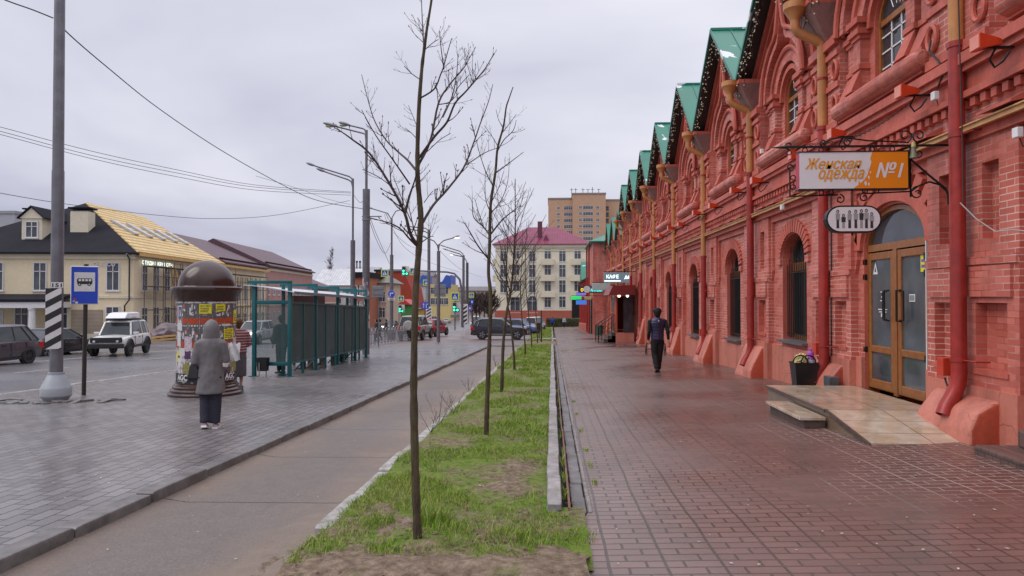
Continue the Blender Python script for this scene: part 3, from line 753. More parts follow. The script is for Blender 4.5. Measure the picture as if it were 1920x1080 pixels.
    # keel arch: a pointed ogee outline
    def keel(a, zt, z0=6.1, n=14):
        L = []
        for i in range(n+1):
            t_ = i/n
            if t_ < .6: an = PI*.5*t_/.6*.86; s, z = -a*math.cos(an), z0+a*math.sin(an)*.95
            else:
                u = (t_-.6)/.4; s0_, z0_ = -a*math.cos(PI*.43), z0+a*math.sin(PI*.43)*.95
                s = s0_*(1-u)**1.3; z = z0_+(zt-z0_)*(u**1.15)
            L.append((s, z))
        return L+[(-s, z) for s, z in reversed(L[:-1])]
    zt = 6.9+hw*.80
    band(mb, keel(1.12, zt-.55), keel(1.26, zt-.36), 0, .26, 0); mb.tube([(-.28, s, z) for s, z in keel(1.34, zt-.26)], .055, 7, 1)
    band(mb, keel(1.42, zt-.16), keel(1.55, zt), 0, .14, 1)
    # gable
    mb.prism([(0, -hw, 6.9), (0, hw, 6.9), (0, 0, 6.9+hw*.86)], (.3, 0, 0), 0)
    for sg in (-1, 1):          # oval sunk loops and the stepped brick band along the rake
        cs, cz_ = sg*(hw*.60), 7.02
        mb.tube([(-.1, cs+.17*math.cos(t_*PI/8)+sg*-.10*math.sin(t_*PI/8), cz_+.42*math.sin(t_*PI/8)) for t_ in range(16)], .06, 7, 1, closed=True)
        for o_, p_ in ((.0, .26), (.16, .18), (.30, .1)):
            A = Vector((0, sg*hw, 6.9-o_)); Bv = Vector((0, 0, 6.9+hw*.85-o_)); 
            band(mb, [(A.y, A.z-.12), (Bv.y, Bv.z-.12)], [(A.y, A.z), (Bv.y, Bv.z)], 0, p_, 1)
        for i in range(7):
            u = (i+.6)/7.6; s = sg*hw*(1-u); z = 6.9+hw*.85*u-.40
            B(s-.09, s+.09, z-.14, z, 0, .12, 1)
    return mb
BD = [12.72, 17.3, 22.55, 28.0, 33.3, 38.3, 43.1, 47.6]
BAYS = [(6.35, 2.35, 0), (10.74, 2.02, 1)]+[((a+b)/2, (b-a)/2, 0) for a, b in zip(BD, BD[1:])]
SILLS = {2: .68, 3: .44, 4: .25, 5: .2, 6: .1, 7: .05, 8: 0}
PIPES = []
def shift(mb, y): mb.v = [(v[0], v[1]+y, v[2]) for v in mb.v]; return mb
def upper_window(parent, yc, z0=5.0, a=.52, zs=5.98):
    f = MB(); P = arch_poly(0, a, z0, zs, a, 16); Pi = arch_poly(0, a-.07, z0+.07, zs, a-.07, 16)
    band(f, Pi+[Pi[0]], P+[P[0]], -.13, -.05, 0)
    f.box(.05, .12, -a+.05, a-.05, zs-.06, zs+.03, 0)
    fo = shift(f, yc).build('window', M_WOOD, parent)
    g = MB(); g.prism([(.095, s, z) for s, z in arch_poly(0, a-.04, z0+.03, zs, a-.04, 16)], (.02, 0, 0)); shift(g, yc).build('pane', M_GLS, fo)
    b = MB()
    for s in (-.15, .15): b.box(.075, .093, s-.011, s+.011, z0+.07, zs-.06)
    for i in range(1, 4): b.box(.075, .093, -a+.07, a-.07, z0+i*.25-.011, z0+i*.25+.011)
    for an in (60, 90, 120): b.tube([(.085, .2*math.cos(R(an)), zs+.15*math.sin(R(an))), (.085, (a-.07)*math.cos(R(an)), zs+(a-.07)*math.sin(R(an)))], .008, 4)
    shift(b, yc).build('glazing_bars', M_WHITE, fo)
def lower_window(parent, yc, sill, zs=2.5, a=.72):
    f = MB(); P = arch_poly(0, a, sill, zs, .5, 14); Pi = arch_poly(0, a-.08, sill+.08, zs, .43, 14)
    band(f, Pi+[Pi[0]], P+[P[0]], -.33, -.22, 0)
    f.box(.22, .31, -.04, .04, sill+.05, zs-.3)
    fo = shift(f, yc).build('window', mat('dark window frame', (.055,.045,.04), .5), parent)
    t_ = MB(); t_.box(.20, .30, -a+.05, a-.05, zs-.30, zs-.12); t_.box(.20, .30, -a+.05, a-.05, sill+.03, sill+.10); shift(t_, yc).build('transom', M_WOOD, fo)
    g = MB(); g.prism([(.30, s, z) for s, z in arch_poly(0, a-.05, sill+.04, zs, .45, 14)], (.02, 0, 0)); shift(g, yc).build('pane', M_GLS, fo)
    r = MB(); n = 13
    for i in range(n):
        s = -a+.07+(2*a-.14)*i/(n-1); top = zs-.16
        r.tube([(.085, s, sill+.06), (.085, s, top)], .011, 6)
        if i % 2 == 0 and i < n-1:
            w_ = (2*a-.14)/(n-1)/2
            r.tube([(.085, s+w_-w_*math.cos(PI*j/8), top+.13*math.sin(PI*j/8)) for j in range(9)], .008, 5)
        if i % 3 == 1: r.tube([(.085, s, top), (.085, s, zs+.22)], .008, 5)
    for z in (sill+.14, zs-.34): r.box(.078, .094, -a+.02, a-.02, z-.012, z+.012)
    shift(r, yc).build('grille', M_IRON, fo)
    s_ = MB(); s_.prism([(-.13, -a-.06, sill-.055), (-.13, -a-.06, sill-.01), (.30, -a-.06, sill+.025), (.30, -a-.06, sill-.055)], (0, 2*a+.12, 0)); shift(s_, yc).build('window_sill', M_SILL, fo)
def downpipe(parent, y, split, zg, kick=.26):
    xo = -.27; q = .085
    pts = [(-.75, y, 6.72), (-.75, y, 6.55), (-.70, y, 6.46), (xo-.05, y, 6.28), (xo, y, 6.2), (xo, y, split)]
    m1 = MB(); m1.tube(pts, q, 14, cap=False); up = m1.build('downpipe', M_PIPO, parent)
    m1 = MB(); m1.lathe([(.085, 6.66), (.09, 6.70), (.19, 6.86), (.205, 6.88), (.205, 7.0), (.185, 7.0), (.17, 6.9), (.08, 6.74)], 18, (-.75, y, 0)); m1.build('rain_hopper', M_PIPO, up)
    m1 = MB(); zb = zg+.42
    pts = [(xo, y, split), (xo, y, zb+.34)]
    for j in range(1, 7):
        t_ = j/6; pts.append((xo-.15*(1-math.cos(t_*PI/2.6))/.65, y, zb+.34-.40*t_))
    pts.append((pts[-1][0]-.05, y-.02, zb-.17))
    m1.tube(pts, q*1.03, 14, cap=False)
    m1.lathe([(q*1.03, split-.02), (q*1.2, split-.02), (q*1.2, split+.05), (q, split+.05)], 14, (xo, y, 0))
    lo = m1.build('pipe_foot', M_PIPR, up)
    for z in (zb+.5, split-1.1, 5.6):
        m1 = MB(); m1.lathe([(q*1.02, z-.02), (q*1.16, z-.02), (q*1.16, z+.02), (q*1.02, z+.02)], 14, (xo, y, 0)); m1.tube([(xo, y-.08, z), (xo+.02, y-.3, z), (-.1, y-.32, z)], .011, 5); m1.build('pipe_clip', M_PIPR, up)
M_WIRE = mat('dark wire', (.03,.028,.026), .6)
M_BULB = mat('pale bulbs', (.75,.68,.48), .3)
def gable_roof(parent, yc, hw, dep=9.0, scale=1.0):
    xf, xb = -.62, dep; zv, zr = 6.98, 6.98+hw*.88; t_ = .05
    m1 = MB()
    for sg in (-1, 1):
        m1.prism([(xf, yc+sg*hw, zv), (xf, yc, zr), (xf, yc, zr+t_), (xf, yc+sg*hw, zv+t_)], (xb-xf, 0, 0))
        L = math.hypot(hw, zr-zv); ux, uz = -sg*hw/L, (zr-zv)/L
        for x in [xf+.55*i for i in range(1, 6)]:       # standing seams
            m1.prism([(x, yc+sg*hw, zv+t_), (x, yc, zr+t_), (x, yc, zr+t_+.03), (x, yc+sg*hw, zv+t_+.03)], (.025, 0, 0))
        m1.prism([(xf-.02, yc+sg*hw, zv-.06), (xf-.02, yc, zr-.03), (xf-.02, yc, zr+.075), (xf-.02, yc+sg*hw, zv+.08)], (.04, 0, 0))
    m1.box(xf, xb, yc-.05, yc+.05, zr+.03, zr+.10)
    ro = m1.build('gable_roof', M_ROOFG, parent)
    m1 = MB()
    for sg in (-1, 1):
        m1.prism([(xf+.03, yc+sg*hw, zv-.07), (xf+.03, yc, zr-.07), (xf+.03, yc, zr-.005), (xf+.03, yc+sg*hw, zv-.005)], (.58, 0, 0))
        m1.prism([(xf+.02, yc+sg*hw*.99, zv-.13), (xf+.02, yc, zr-.13), (xf+.02, yc, zr-.06), (xf+.02, yc+sg*hw*.99, zv-.06)], (.07, 0, 0))
    m1.build('verge_board', M_SOFF, ro)
    m1 = MB(); rnd = random.Random(int(yc*10))
    for sg in (-1, 1):
        for i in range(30):
            u = (i+rnd.random())/30; s = yc+sg*hw*(1-u); z = zv+(zr-zv)*u-.13
            L = rnd.uniform(.15, .55); x = xf+rnd.uniform(-.0, .12)
            m1.tube([(x, s, z), (x+rnd.uniform(-.05, .05), s+rnd.uniform(-.05, .05), z-L*.5), (x+rnd.uniform(-.06, .06), s+rnd.uniform(-.06, .06), z-L)], .006, 3, 0)
            for q in range(3):
                zz = z-L*rnd.random(); m1.ball((x+rnd.uniform(-.04, .04), s+rnd.uniform(-.05, .05), zz), .016, 5, 1)
    m1.build('fairy_lights', [M_WIRE, M_BULB], ro)
for i, (yc, hw, door) in enumerate(BAYS):
    gz_ = G(5, yc)
    mb = bay_wall(hw, hw/2.475, door, SILLS.get(i, .7), 2.5-(.08*(i-2) if i > 3 else 0), gz_)
    shift(mb, yc); mb.build('wall', HM, hall)
    if not door and i > 0: lower_window(hall, yc, SILLS.get(i, .7), 2.5-(.08*(i-2) if i > 3 else 0))
    upper_window(hall, yc); gable_roof(hall, yc, hw)
    y = yc-hw-(.12 if i == 1 else 0)
    if i > 0: downpipe(hall, y, 4.68 if i < 4 else 2.92, G(5, y))
downpipe(hall, 47.6, 2.92, G(5, 47))
m1 = MB(); m1.box(.62, 12, 4.0, 47.5, -3, 6.9, 0); m1.build('inner_wall', [M_RED], hall)      # the body of the hall behind the front
# timber cable tray along the frieze
m1 = MB()
m1.box(-.265, -.225, 4.0, 47.5, 3.60, 3.655); m1.box(-.29, -.225, 4.0, 47.5, 3.655, 3.672)
m1.build('cable_board', M_TRAY, hall)
# ------------------------------------------------------------------ door of the dress shop
dy = 10.80
fr = MB(); A = .965
P = arch_poly(0, A, -.05, 2.42, .61, 20); Pi = arch_poly(0, A-.07, .0, 2.42, .54, 20)
band(fr, Pi, P, -.17, -.05, 0)
fr.box(.05, .17, -A+.05, A-.05, 2.36, 2.47); fr.box(.05, .165, -.055, .055, .1, 2.36)
door = shift(fr, dy).build('door_frame', M_WOOD, hall)
fl = MB(); fl.prism([(.12, s, z) for s, z in arch_poly(0, A-.05, 2.45, 2.46, .55, 20)], (.02, 0, 0)); shift(fl, dy).build('fanlight_pane', glassy('fanlight glass', (.05,.055,.065), .04), door)
M_DGL = glassy('door glass', (.085,.10,.11), .08)
for sg in (-1, 1):
    lf_ = MB(); a, b = sorted((sg*.06, sg*(A-.05)))
    for (s0, s1, z0, z1) in ((a, a+.10, .13, 2.34), (b-.10, b, .13, 2.34), (a+.10, b-.10, .13, .28), (a+.10, b-.10, .72, .83), (a+.10, b-.10, 2.22, 2.34)):
        lf_.bbox(.06, .12, s0, s1, z0, z1, .012)
    leaf = shift(lf_, dy).build('door', M_WOOD, hall)
    g = MB(); g.box(.09, .105, a+.09, b-.09, .27, .73); g.box(.09, .105, a+.09, b-.09, .82, 2.23); shift(g, dy).build('pane', M_DGL, leaf)
    h = MB(); c_ = sg*.19
    h.tube([(.055, c_, 1.25), (-.02, c_, 1.25), (-.02, c_, 1.72), (.055, c_, 1.72)], .016, 8)
    h.tube([(.02, c_+sg*.13, 1.27), (.02, c_+sg*.13, 1.7)], .012, 6); h.tube([(.02, c_, 1.27), (.02, c_+sg*.13, 1.27)], .012, 6); h.tube([(.02, c_, 1.7), (.02, c_+sg*.13, 1.7)], .012, 6)
    shift(h, dy).build('handle', M_IRON, leaf)
    hg = MB(); e = sg*(A-.03)
    for z in (.75, 1.95, 2.2): hg.bbox(.0, .06, e-.03, e+.03, z-.05, z+.05, .008)
    shift(hg, dy).build('hinge', M_IRON, leaf)
    F_ = lambda s, z: TR(.085, dy+s, z, R(-90))
    SM = [M_WHITE, mat('sticker black', (.03,.03,.03), .5), mat('sticker yellow', (.75,.62,.03), .5), mat('sticker blue', (.08,.14,.4), .5)]
    st = MB()
    if sg > 0:
        st.add([(.086, dy+.62, 1.99), (.086, dy+.78, 1.99), (.086, dy+.70, 2.19)], [(0,1,2)], 0)
        st.add([(.084, dy+.67, 2.03), (.084, dy+.73, 2.03), (.084, dy+.70, 2.12)], [(0,1,2)], 1); st.build('sticker', SM, leaf); st = MB()
        for (z, w_) in ((1.56, .16), (1.42, .30), (1.38, .24), (1.62, .1), (1.70, .14)): st.box(.084, .087, dy+.46-w_/2, dy+.46+w_/2, z-.008, z+.008, 0)
        st.bbox(.084, .088, dy+.40, dy+.52, 1.30, 1.36, .004, 0); st.build('opening_hours', SM, leaf)
    else:
        st.box(.082, .087, dy-.80, dy-.68, 1.98, 2.22, 2)
        for z in (2.06, 2.14): st.box(.080, .0825, dy-.785, dy-.70, z-.02, z+.02, 3)
        st.build('sticker', SM, leaf); st = MB()
        st.box(.083, .087, dy-.52, dy-.36, 1.55, 1.66, 0)
        for j in range(5): st.box(.081, .0835, dy-.50+j*.028, dy-.485+j*.028, 1.565, 1.645, 1)
        st.build('sticker', SM, leaf)
# mullions of light strip at the jamb
m1 = MB(); m1.box(-.008, .05, dy-.995, dy-.975, .1, 2.42); m1.build('door_trim', M_WHITE, hall)
# things seen through the glass are left to its reflections
# ================================================================== AT THE SHOP DOOR
def m_marble():
    n = NT('wet beige marble tile'); f = n.noise(2.2, 6, .65, None, 1.2); f2 = n.noise(.9, 4, .6)
    sp = n.n('ShaderNodeSeparateXYZ'); n.l(n.coord(), sp.inputs[0])
    c = n.n('ShaderNodeCombineXYZ'); n.l(sp.outputs[0], c.inputs[0]); n.l(sp.outputs[1], c.inputs[1])
    b = n.brick(c.outputs[0], (1,1,1), (.85,.85,.85), (0,0,0), .72, .45, .008, .0, .1)
    col = n.ramp(f, [(.3, (.36,.25,.16)), (.5, (.46,.36,.26)), (.7, (.56,.48,.39))])
    col = n.mix(n.ramp(f2, [(.5, 0.0), (.75, .6)]), col, (.30,.19,.11))
    col = n.mix(n.math('MULTIPLY', b.outputs['Fac'], .8), col, (.12,.08,.05))
    n.set(col, n.ramp(f2, [(.35, .06), (.7, .25)]), 0, .55); n.bump(n.math('SUBTRACT', f2, b.outputs['Fac']), .12, .01); return n.m
M_MARB = m_marble(); M_DSTEP = mat('worn dark step edge', (.085,.055,.045), .5, 0, .35, 14, .4)
tz = .115
pf = thing('door_platform', 'low beige marble landing with a side ramp and a step at the brown shop doors', 'landing', (4.4, 10.3, 0))
mb = MB(); mb.box(3.68, 5.12, 9.42, 11.9, -.9, tz-.035, 0); mb.box(3.66, 5.125, 9.42, 11.92, tz-.035, tz, 0)
mb.build('landing', M_MARB, pf, True)
mb = MB(); mb.prism([(3.68, 9.418, -.9), (3.68, 9.418, tz-.002), (3.68, 8.15, G(3.7, 8.15)+.022), (3.68, 8.15, -.9)], (1.36, 0, 0)); mb.build('ramp', M_MARB, pf, True, recalc=True)
mb = MB(); mb.box(3.645, 3.66, 9.42, 11.92, tz-.05, tz-.004); mb.prism([(3.665, 9.42, tz-.05), (3.665, 9.42, tz-.006), (3.665, 8.15, G(3.7, 8.15)+.016), (3.665, 8.15, G(3.7, 8.15)-.05)], (.013, 0, 0)); mb.build('edge_strip', M_DSTEP, pf, True)
mb = MB(); mb.bbox(3.30, 3.64, 9.35, 10.8, tz-.145, tz-.10, .006, 0); mb.box(3.36, 3.64, 9.37, 10.78, -.9, tz-.146, 1)
mb.build('step', [M_MARB, M_DSTEP], pf, True)
# brick steps at the near corner
M_STB = m_brickwork('wet dark brick steps', (.10,.062,.055), (.16,.085,.07), (.05,.04,.035), .12, .40, .008, (.06,.045,.04))
st = thing('brick_steps', 'dark wet brick steps against the near end of the red wall', 'steps', (5, 6.4, 0))
mb = MB(); mb.bbox(4.47, 5.5, 3.0, 7.55, -.9, .05, .02); mb.build('step', M_STB, st, True)
mb = MB(); mb.bbox(4.85, 5.5, 3.0, 7.45, .052, .23, .02); mb.build('step', M_STB, st, True)
# black basket of odds and ends
bx, by = 4.58, 12.75; bz = G(bx, by)
bk = thing('planter_basket', 'black tapered bucket with wire handles holding a yellow bag and purple bottle', 'basket', (bx, by, bz))
mb = MB()
def sq(w, z, d=.0): return [(-w, -w*.75, z), (w, -w*.75, z), (w, w*.75, z), (-w, w*.75, z)]
mb.loft([sq(.15, .02), sq(.205, .62), sq(.215, .62), sq(.215, .64), sq(.195, .64), sq(.14, .10)], 0, False); mb.build('bucket', mat('black plastic', (.012,.012,.013), .35, 0, .1, 10), bk)
for (xx, yy) in ((-.10, -.12), (.03, -.15)):
    mb = MB(); mb.tube([(xx-.13*math.cos(PI*j/10), yy, .64+.13*math.sin(PI*j/10)+.0) for j in range(11)], .013, 6); mb.build('handle', M_IRON, bk)
mb = MB()
for sx in (0, 1):
    mb.tube([(.19+.02*sx, -.05+.2*sx, .48), (.36, -.05+.2*sx, .3), (.42, -.05+.2*sx, .0)], .012, 6)
mb.tube([(.30+.09*math.cos(j*PI/6), .05, .09+.09*math.sin(j*PI/6)) for j in range(12)], .01, 6, closed=True); mb.build('stand', M_IRON, bk)
yb = thing('plastic_bag', 'crumpled pale yellow plastic bag stuffed in the black bucket', 'bag', (bx-.045, by, bz+.62))
mb = MB(); bm = bmesh.new(); bmesh.ops.create_icosphere(bm, subdivisions=4, radius=1)
for v in bm.verts: v.co = Vector((v.co.x*.13, v.co.y*.12, v.co.z*.15))*(1+.28*MN.noise(v.co*4)); v.co.z += .03
mb.bm(bm, 0, None, True); mb.build('bag', mat('yellow plastic film', (.55,.47,.20), .3, 0, .35, 14, .3), yb)
pb = thing('plastic_bottle', 'bright purple plastic bottle with a white label in the black bucket', 'bottle', (bx+.115, by-.02, bz+.55))
mb = MB(); mb.lathe([(0, 0), (.06, .0), (.065, .02), (.065, .18), (.055, .22), (.058, .24), (.05, .27), (.03, .29), (.03, .33), (0, .33)], 16); mb.build('bottle', mat('purple plastic', (.36,.09,.45), .3, 0, .1, 5), pb)
mb = MB(); mb.lathe([(.067, .05), (.067, .14)], 16); mb.build('wrapper', mat('pale label', (.55,.65,.75), .4), pb)
gb_ = thing('grey_box', 'small upright grey box standing against the plinth beside the bucket', 'box', (4.85, 12.2, G(4.85, 12.2)))
mb = MB(); mb.bbox(-.09, .09, -.12, .12, 0, .42, .012); mb.box(-.093, -.08, -.1, .1, .04, .38); mb.build('casing', mat('grey sheet metal', (.11,.115,.125), .5, .3, .15, 9), gb_)
# small red boxes low on the wall
for i, (px, py, Y) in enumerate(((1790, 690, 8.65), (1540, 655, 12.75), (1332, 624, 22.6), (1282, 618, 28))):
    p = at(px, py, Y); x = 5.02
    t_ = thing('junction_box', ['red metal junction box low beside the nearest downpipe', 'red metal junction box low beside the downpipe near the bucket', 'red junction box low behind the walking man, on the fourth pipe', 'far small red junction box low on the fifth pipe'][i], 'box', (x-.12, Y+.2, p.z), 0, 'red junction boxes on the wall')
    mb = MB(); mb.bbox(-.06, .06, -.07, .07, -.11, .11, .008); mb.build('box', mat('signal red paint', (.50,.045,.02), .4, 0, .1, 6), t_)
    mb = MB(); mb.tube([(0, 0, -.14), (.02, -.02, -.24), (.08, 0, -.2), (.1, 0, -.1)], .012, 5); mb.build('cable', M_WIRE, t_)
# ------------------------------------------------------------------ orange floodlights
M_FLO = mat('orange lamp housing', (.62,.055,.014), .35, 0, .08, 6); M_FLF = mat('lamp lens', (.70,.24,.17), .25, 0, .1, 4)
fl = [7.61, 9.25, 11.48, 13.36, 15.9, 17.7, 20.1, 22.4, 25.0, 27.2, 29.5, 31.9, 34.6, 37.0, 39.6, 42.0]
ordw = ['nearest', 'second', 'third', 'fourth', 'fifth', 'sixth', 'seventh', 'eighth', 'ninth', 'tenth', 'eleventh', 'twelfth', 'thirteenth', 'fourteenth', 'fifteenth', 'farthest']
L0 = None
for i, y in enumerate(fl):
    lab = 'orange wedge floodlight on the red cornice, %s along the wall' % ordw[i]
    if L0 is None:
        L0 = thing('floodlight', lab, 'lamp', (4.62, y, 4.36), 0, 'orange floodlights along the cornice')
        mb = MB(); mb.loft([[(-.06, -.09, -.085), (-.06, .09, -.085), (-.06, .09, .08), (-.06, -.09, .08)], [(.14, -.06, -.045), (.14, .06, -.045), (.14, .06, .035), (.14, -.06, .035)], [(.2, -.04, -.03), (.2, .04, -.03), (.2, .04, .02), (.2, -.04, .02)]], 0, False); mb.build('housing', M_FLO, L0)
        mb = MB(); mb.box(-.07, -.061, -.08, .08, -.075, .07); mb.build('lens', M_FLF, L0)
        mb = MB(); mb.box(.0, .34, -.02, .02, -.07, -.045); mb.tube([(.15, 0, -.07), (.1, .02, -.18), (.16, .03, -.26), (.24, .02, -.2), (.3, 0, -.1)], .012, 6); mb.build('bracket', M_IRON, L0)
    else: dup(L0, (4.62, y, 4.32+.05*math.sin(i*3)), 0, lab)
for i, (px, py, Y, lb) in enumerate(((1893, 249, 7.5, 'white cable box high on the near brick pier'), (1757, 180, 9.05, 'white cable box by a floodlight above the shop sign'), (1407, 284, 16.3, 'white cable box on the cornice past the second pipe'), (1443, 389, 14.9, 'white dome camera under the frieze past the shop sign'))):
    t_ = thing('cable_box', lb, 'box', (4.92, Y, at(px, py, Y).z), 0, 'white boxes on the red wall')
    mb = MB(); mb.bbox(-.035, .035, -.045, .045, -.055, .055, .01); mb.build('casing', M_WHITE, t_)
    mb = MB(); mb.tube([(.02, 0, -.05), (.05, 0, -.14), (.14, 0, -.17)], .007, 5); mb.build('cable', M_WIRE, t_)
for i, (pts, r, m, lb) in enumerate((
        ([(1800, 380, 8.0), (1830, 410, 7.9), (1866, 434, 7.75), (1900, 431, 7.6), (1935, 434, 7.45)], .007, mat('dull white cable', (.4,.38,.37), .6), 'slack pale cable looping across the near brick pier'),
        ([(1797, 0, 8.3), (1800, 110, 8.3), (1804, 250, 8.3), (1806, 380, 8.25)], .009, M_WIRE, 'thin black cable running down behind the nearest pipe'),
        ([(1745, 75, 9.1), (1742, 95, 9.1), (1760, 115, 9.0), (1768, 140, 8.9), (1758, 165, 9.05)], .014, M_WIRE, 'black cable curling over the roll moulding above the sign'))):
    mb = MB(); q = [at(a, b, Y) for a, b, Y in pts]
    q = [Vector((min(p.x, 5.0), p.y, p.z)) for p in q]; mb.tube(q, r, 6); o = mb.build('wall_cable', m); tag(o, lb, 'cable')
# ------------------------------------------------------------------ the shop sign on its scrolled bracket
SY = 8.88
sg_ = thing('shop_sign', 'white and orange dress shop sign board hanging from a scrolled black bracket', 'sign', (5.0, SY, 3.2))
X0, X1, Z0, Z1 = 3.13, 4.46, 2.985, 3.445
M_SGW = mat('sign white', (.72,.70,.70), .35, 0, .04, 3); M_SGO = mat('sign orange', (.78,.24,.008), .35, 0, .06, 3); M_SGR = mat('sign crimson edge', (.45,.015,.05), .4)
M_SGT = mat('sign amber lettering', (.74,.30,.015), .4, 0, .05, 3)
mb = MB(); mb.box(X0, X1, SY-.06, SY+.06, Z0, Z1, 0); mb.box(X0-.004, X0+.0, SY-.055, SY+.055, Z0+.01, Z1-.01, 1)
for (a, b, c, d) in ((X0-.012, X1+.012, Z0-.014, Z0), (X0-.012, X1+.012, Z1, Z1+.014), (X1, X1+.014, Z0, Z1)): mb.box(a, b, SY-.066, SY+.066, c, d, 2)
bd = mb.build('board', [M_SGW, M_SGR, M_IRON], sg_, True)
mb = MB(); W, H = X1-X0, Z1-Z0
q = lambda u, v: (X0+u*W, SY-.062, Z0+v*H)
edge = [(.50, .0), (.56, .14), (.60, .24), (.625, .36), (.64, .5), (.655, .62), (.665, .72), (.655, .82), (.665, .92), (.675, 1)]
for (a, b), (c, d) in zip(edge, edge[1:]): mb.add([q(a, b), q(1, b), q(1, d), q(c, d)], [(0,1,2,3)])
for (u, v, r) in ((.585, .36, .016), (.60, .44, .013), (.61, .14, .02), (.64, .12, .014), (.625, .55, .012), (.64, .3, .014), (.60, .30, .012), (.55, .16, .012), (.655, .44, .01)):
    mb.add([(X0+u*W+r*.7*math.cos(j*PI/5)*(1+.3*math.sin(j*3)), SY-.0625, Z0+v*H+r*1.5*math.sin(j*PI/5)) for j in range(10)], [tuple(range(10))], 0 if u < .6 else 1)
mb.build('orange_panel', [M_SGO, M_SGW], bd, True)
mb = MB()
[add_text(mb, 'Женская', .2, TR(X0+.31*W+j*.0028, SY-.064-j*.0003, Z0+.69*H), 0, (.52*W, .30*H), shear=.35) for j in range(4)]
[add_text(mb, 'одежда', .2, TR(X0+.385*W+j*.0028, SY-.064-j*.0003, Z0+.36*H), 0, (.42*W, .32*H), shear=.35) for j in range(4)]
[add_text(mb, '№1', .2, TR(X0+.83*W+j*.003, SY-.064-j*.0003, Z0+.50*H), 1, (.25*W, .42*H), shear=.3) for j in range(4)]
mb.build('lettering', [M_SGT, M_SGW], bd, True)
def scroll(c, r, turns, a0, sgn, n=26, x=None):
    return [(c[0]+r*(1-.72*i/n)*math.cos(a0+sgn*turns*2*PI*i/n), SY, c[1]+r*(1-.72*i/n)*math.sin(a0+sgn*turns*2*PI*i/n)) for i in range(n+1)]
mb = MB(); zt = 3.53
mb.box(2.98, 5.05, SY-.013, SY+.013, zt-.013, zt+.013)
mb.tube([(2.98, SY, zt), (2.80, SY, zt-.005)], [.022, .004], 6)
mb.tube([(X0-.1, SY, 3.25-.0), (X0-.1, SY, 2.9)], .010, 6); mb.tube([(X1+.06, SY, zt), (X1+.06, SY, 2.88)], .013, 6)
mb.tube([(X0-.1, SY, 2.9), (3.62, SY, 2.915)], .010, 6); mb.tube([(3.98, SY, 2.93), (X1+.06, SY, 2.95)], .010, 6)
mb.tube([(X1+.06, SY, 3.36), (4.75, SY, 3.15), (4.95, SY, 2.98), (4.97, SY, 2.92)], .013, 6)
mb.tube([(X1+.06, SY, 2.95), (4.62, SY, 3.02), (4.75, SY, 3.07), (4.88, SY, 3.03), (4.97, SY, 2.94), (4.98, SY, 2.78)], .012, 6)
for c, r, a0, s_ in (((4.46, 3.655), .085, -1.2, 1), ((4.63, 3.655), .085, -1.9, -1), ((4.62, 3.43), .075, 1.6, 1), ((4.60, 2.93), .085, 1.5, 1), ((3.65, 2.86), .06, 1.57, -1), ((3.95, 2.88), .06, 1.57, 1), ((3.02, 3.55), .05, -1.5, -1), ((X0-.1, 3.27), .05, -1.5, 1), ((3.45, 3.58), .05, -1.2, -1), ((3.75, 3.585), .055, 1.9, 1)):
    mb.tube(scroll(c, r, 1.15, a0, s_), .009, 6)
mb.tube([(3.42, SY, 3.56), (3.55, SY, 3.63), (3.7, SY, 3.645), (4.0, SY, 3.60), (4.3, SY, 3.585), (4.5, SY, 3.57)], .010, 6)
for (x, z) in ((3.22, 3.488), (3.42, 3.49), (4.05, 3.49), (4.3, 3.49), (3.42, 2.945), (3.54, 2.945), (3.96, 2.955), (4.1, 2.96), (X0-.06, 3.14), (X0-.06, 3.02), (X1+.03, 3.2), (3.02, 3.46)):
    mb.tube([(x+.03*math.cos(j*PI/6), SY, z+.03*math.sin(j*PI/6)) for j in range(12)], .007, 5, closed=True)
mb.tube([(3.80, SY, 2.985), (3.80, SY, 2.80)], .008, 5)
mb.build('bracket', M_IRON, sg_, True)
mb = MB(); a, b = Vector((3.25, SY, 3.56)), Vector((4.92, SY+.75, 4.3)); n = 44
for i in range(n):
    c = a.lerp(b, (i+.5)/n)+Vector((0, 0, -.16*math.sin(PI*(i+.5)/n))); d = (b-a).normalized()
    u = Vector((0, 0, 1)) if i % 2 else Vector((0, 1, 0)); u = (u-d*u.dot(d)).normalized()
    mb.tube([c+d*.027*math.cos(j*PI/4)+u*.012*math.sin(j*PI/4) for j in range(8)], .0045, 4, closed=True)
mb.build('chain', M_IRON, sg_, True)
sl_ = thing('sign_lamp', 'small conical lamp hanging at the wall end of the dress shop sign', 'lamp', (4.53, SY-.06, 3.42))
mb = MB(); mb.lathe([(0, .08), (.025, .08), (.03, .03), (.05, -.06), (.045, -.06), (0, -.0)], 14); mb.build('shade', mat('dull green lamp', (.16,.16,.10), .4), sl_)
mb = MB(); mb.lathe([(0, .15), (.02, .14), (.03, .08), (0, .08)], 12); mb.build('cap', mat('yellow lamp cap', (.45,.36,.12), .4), sl_)
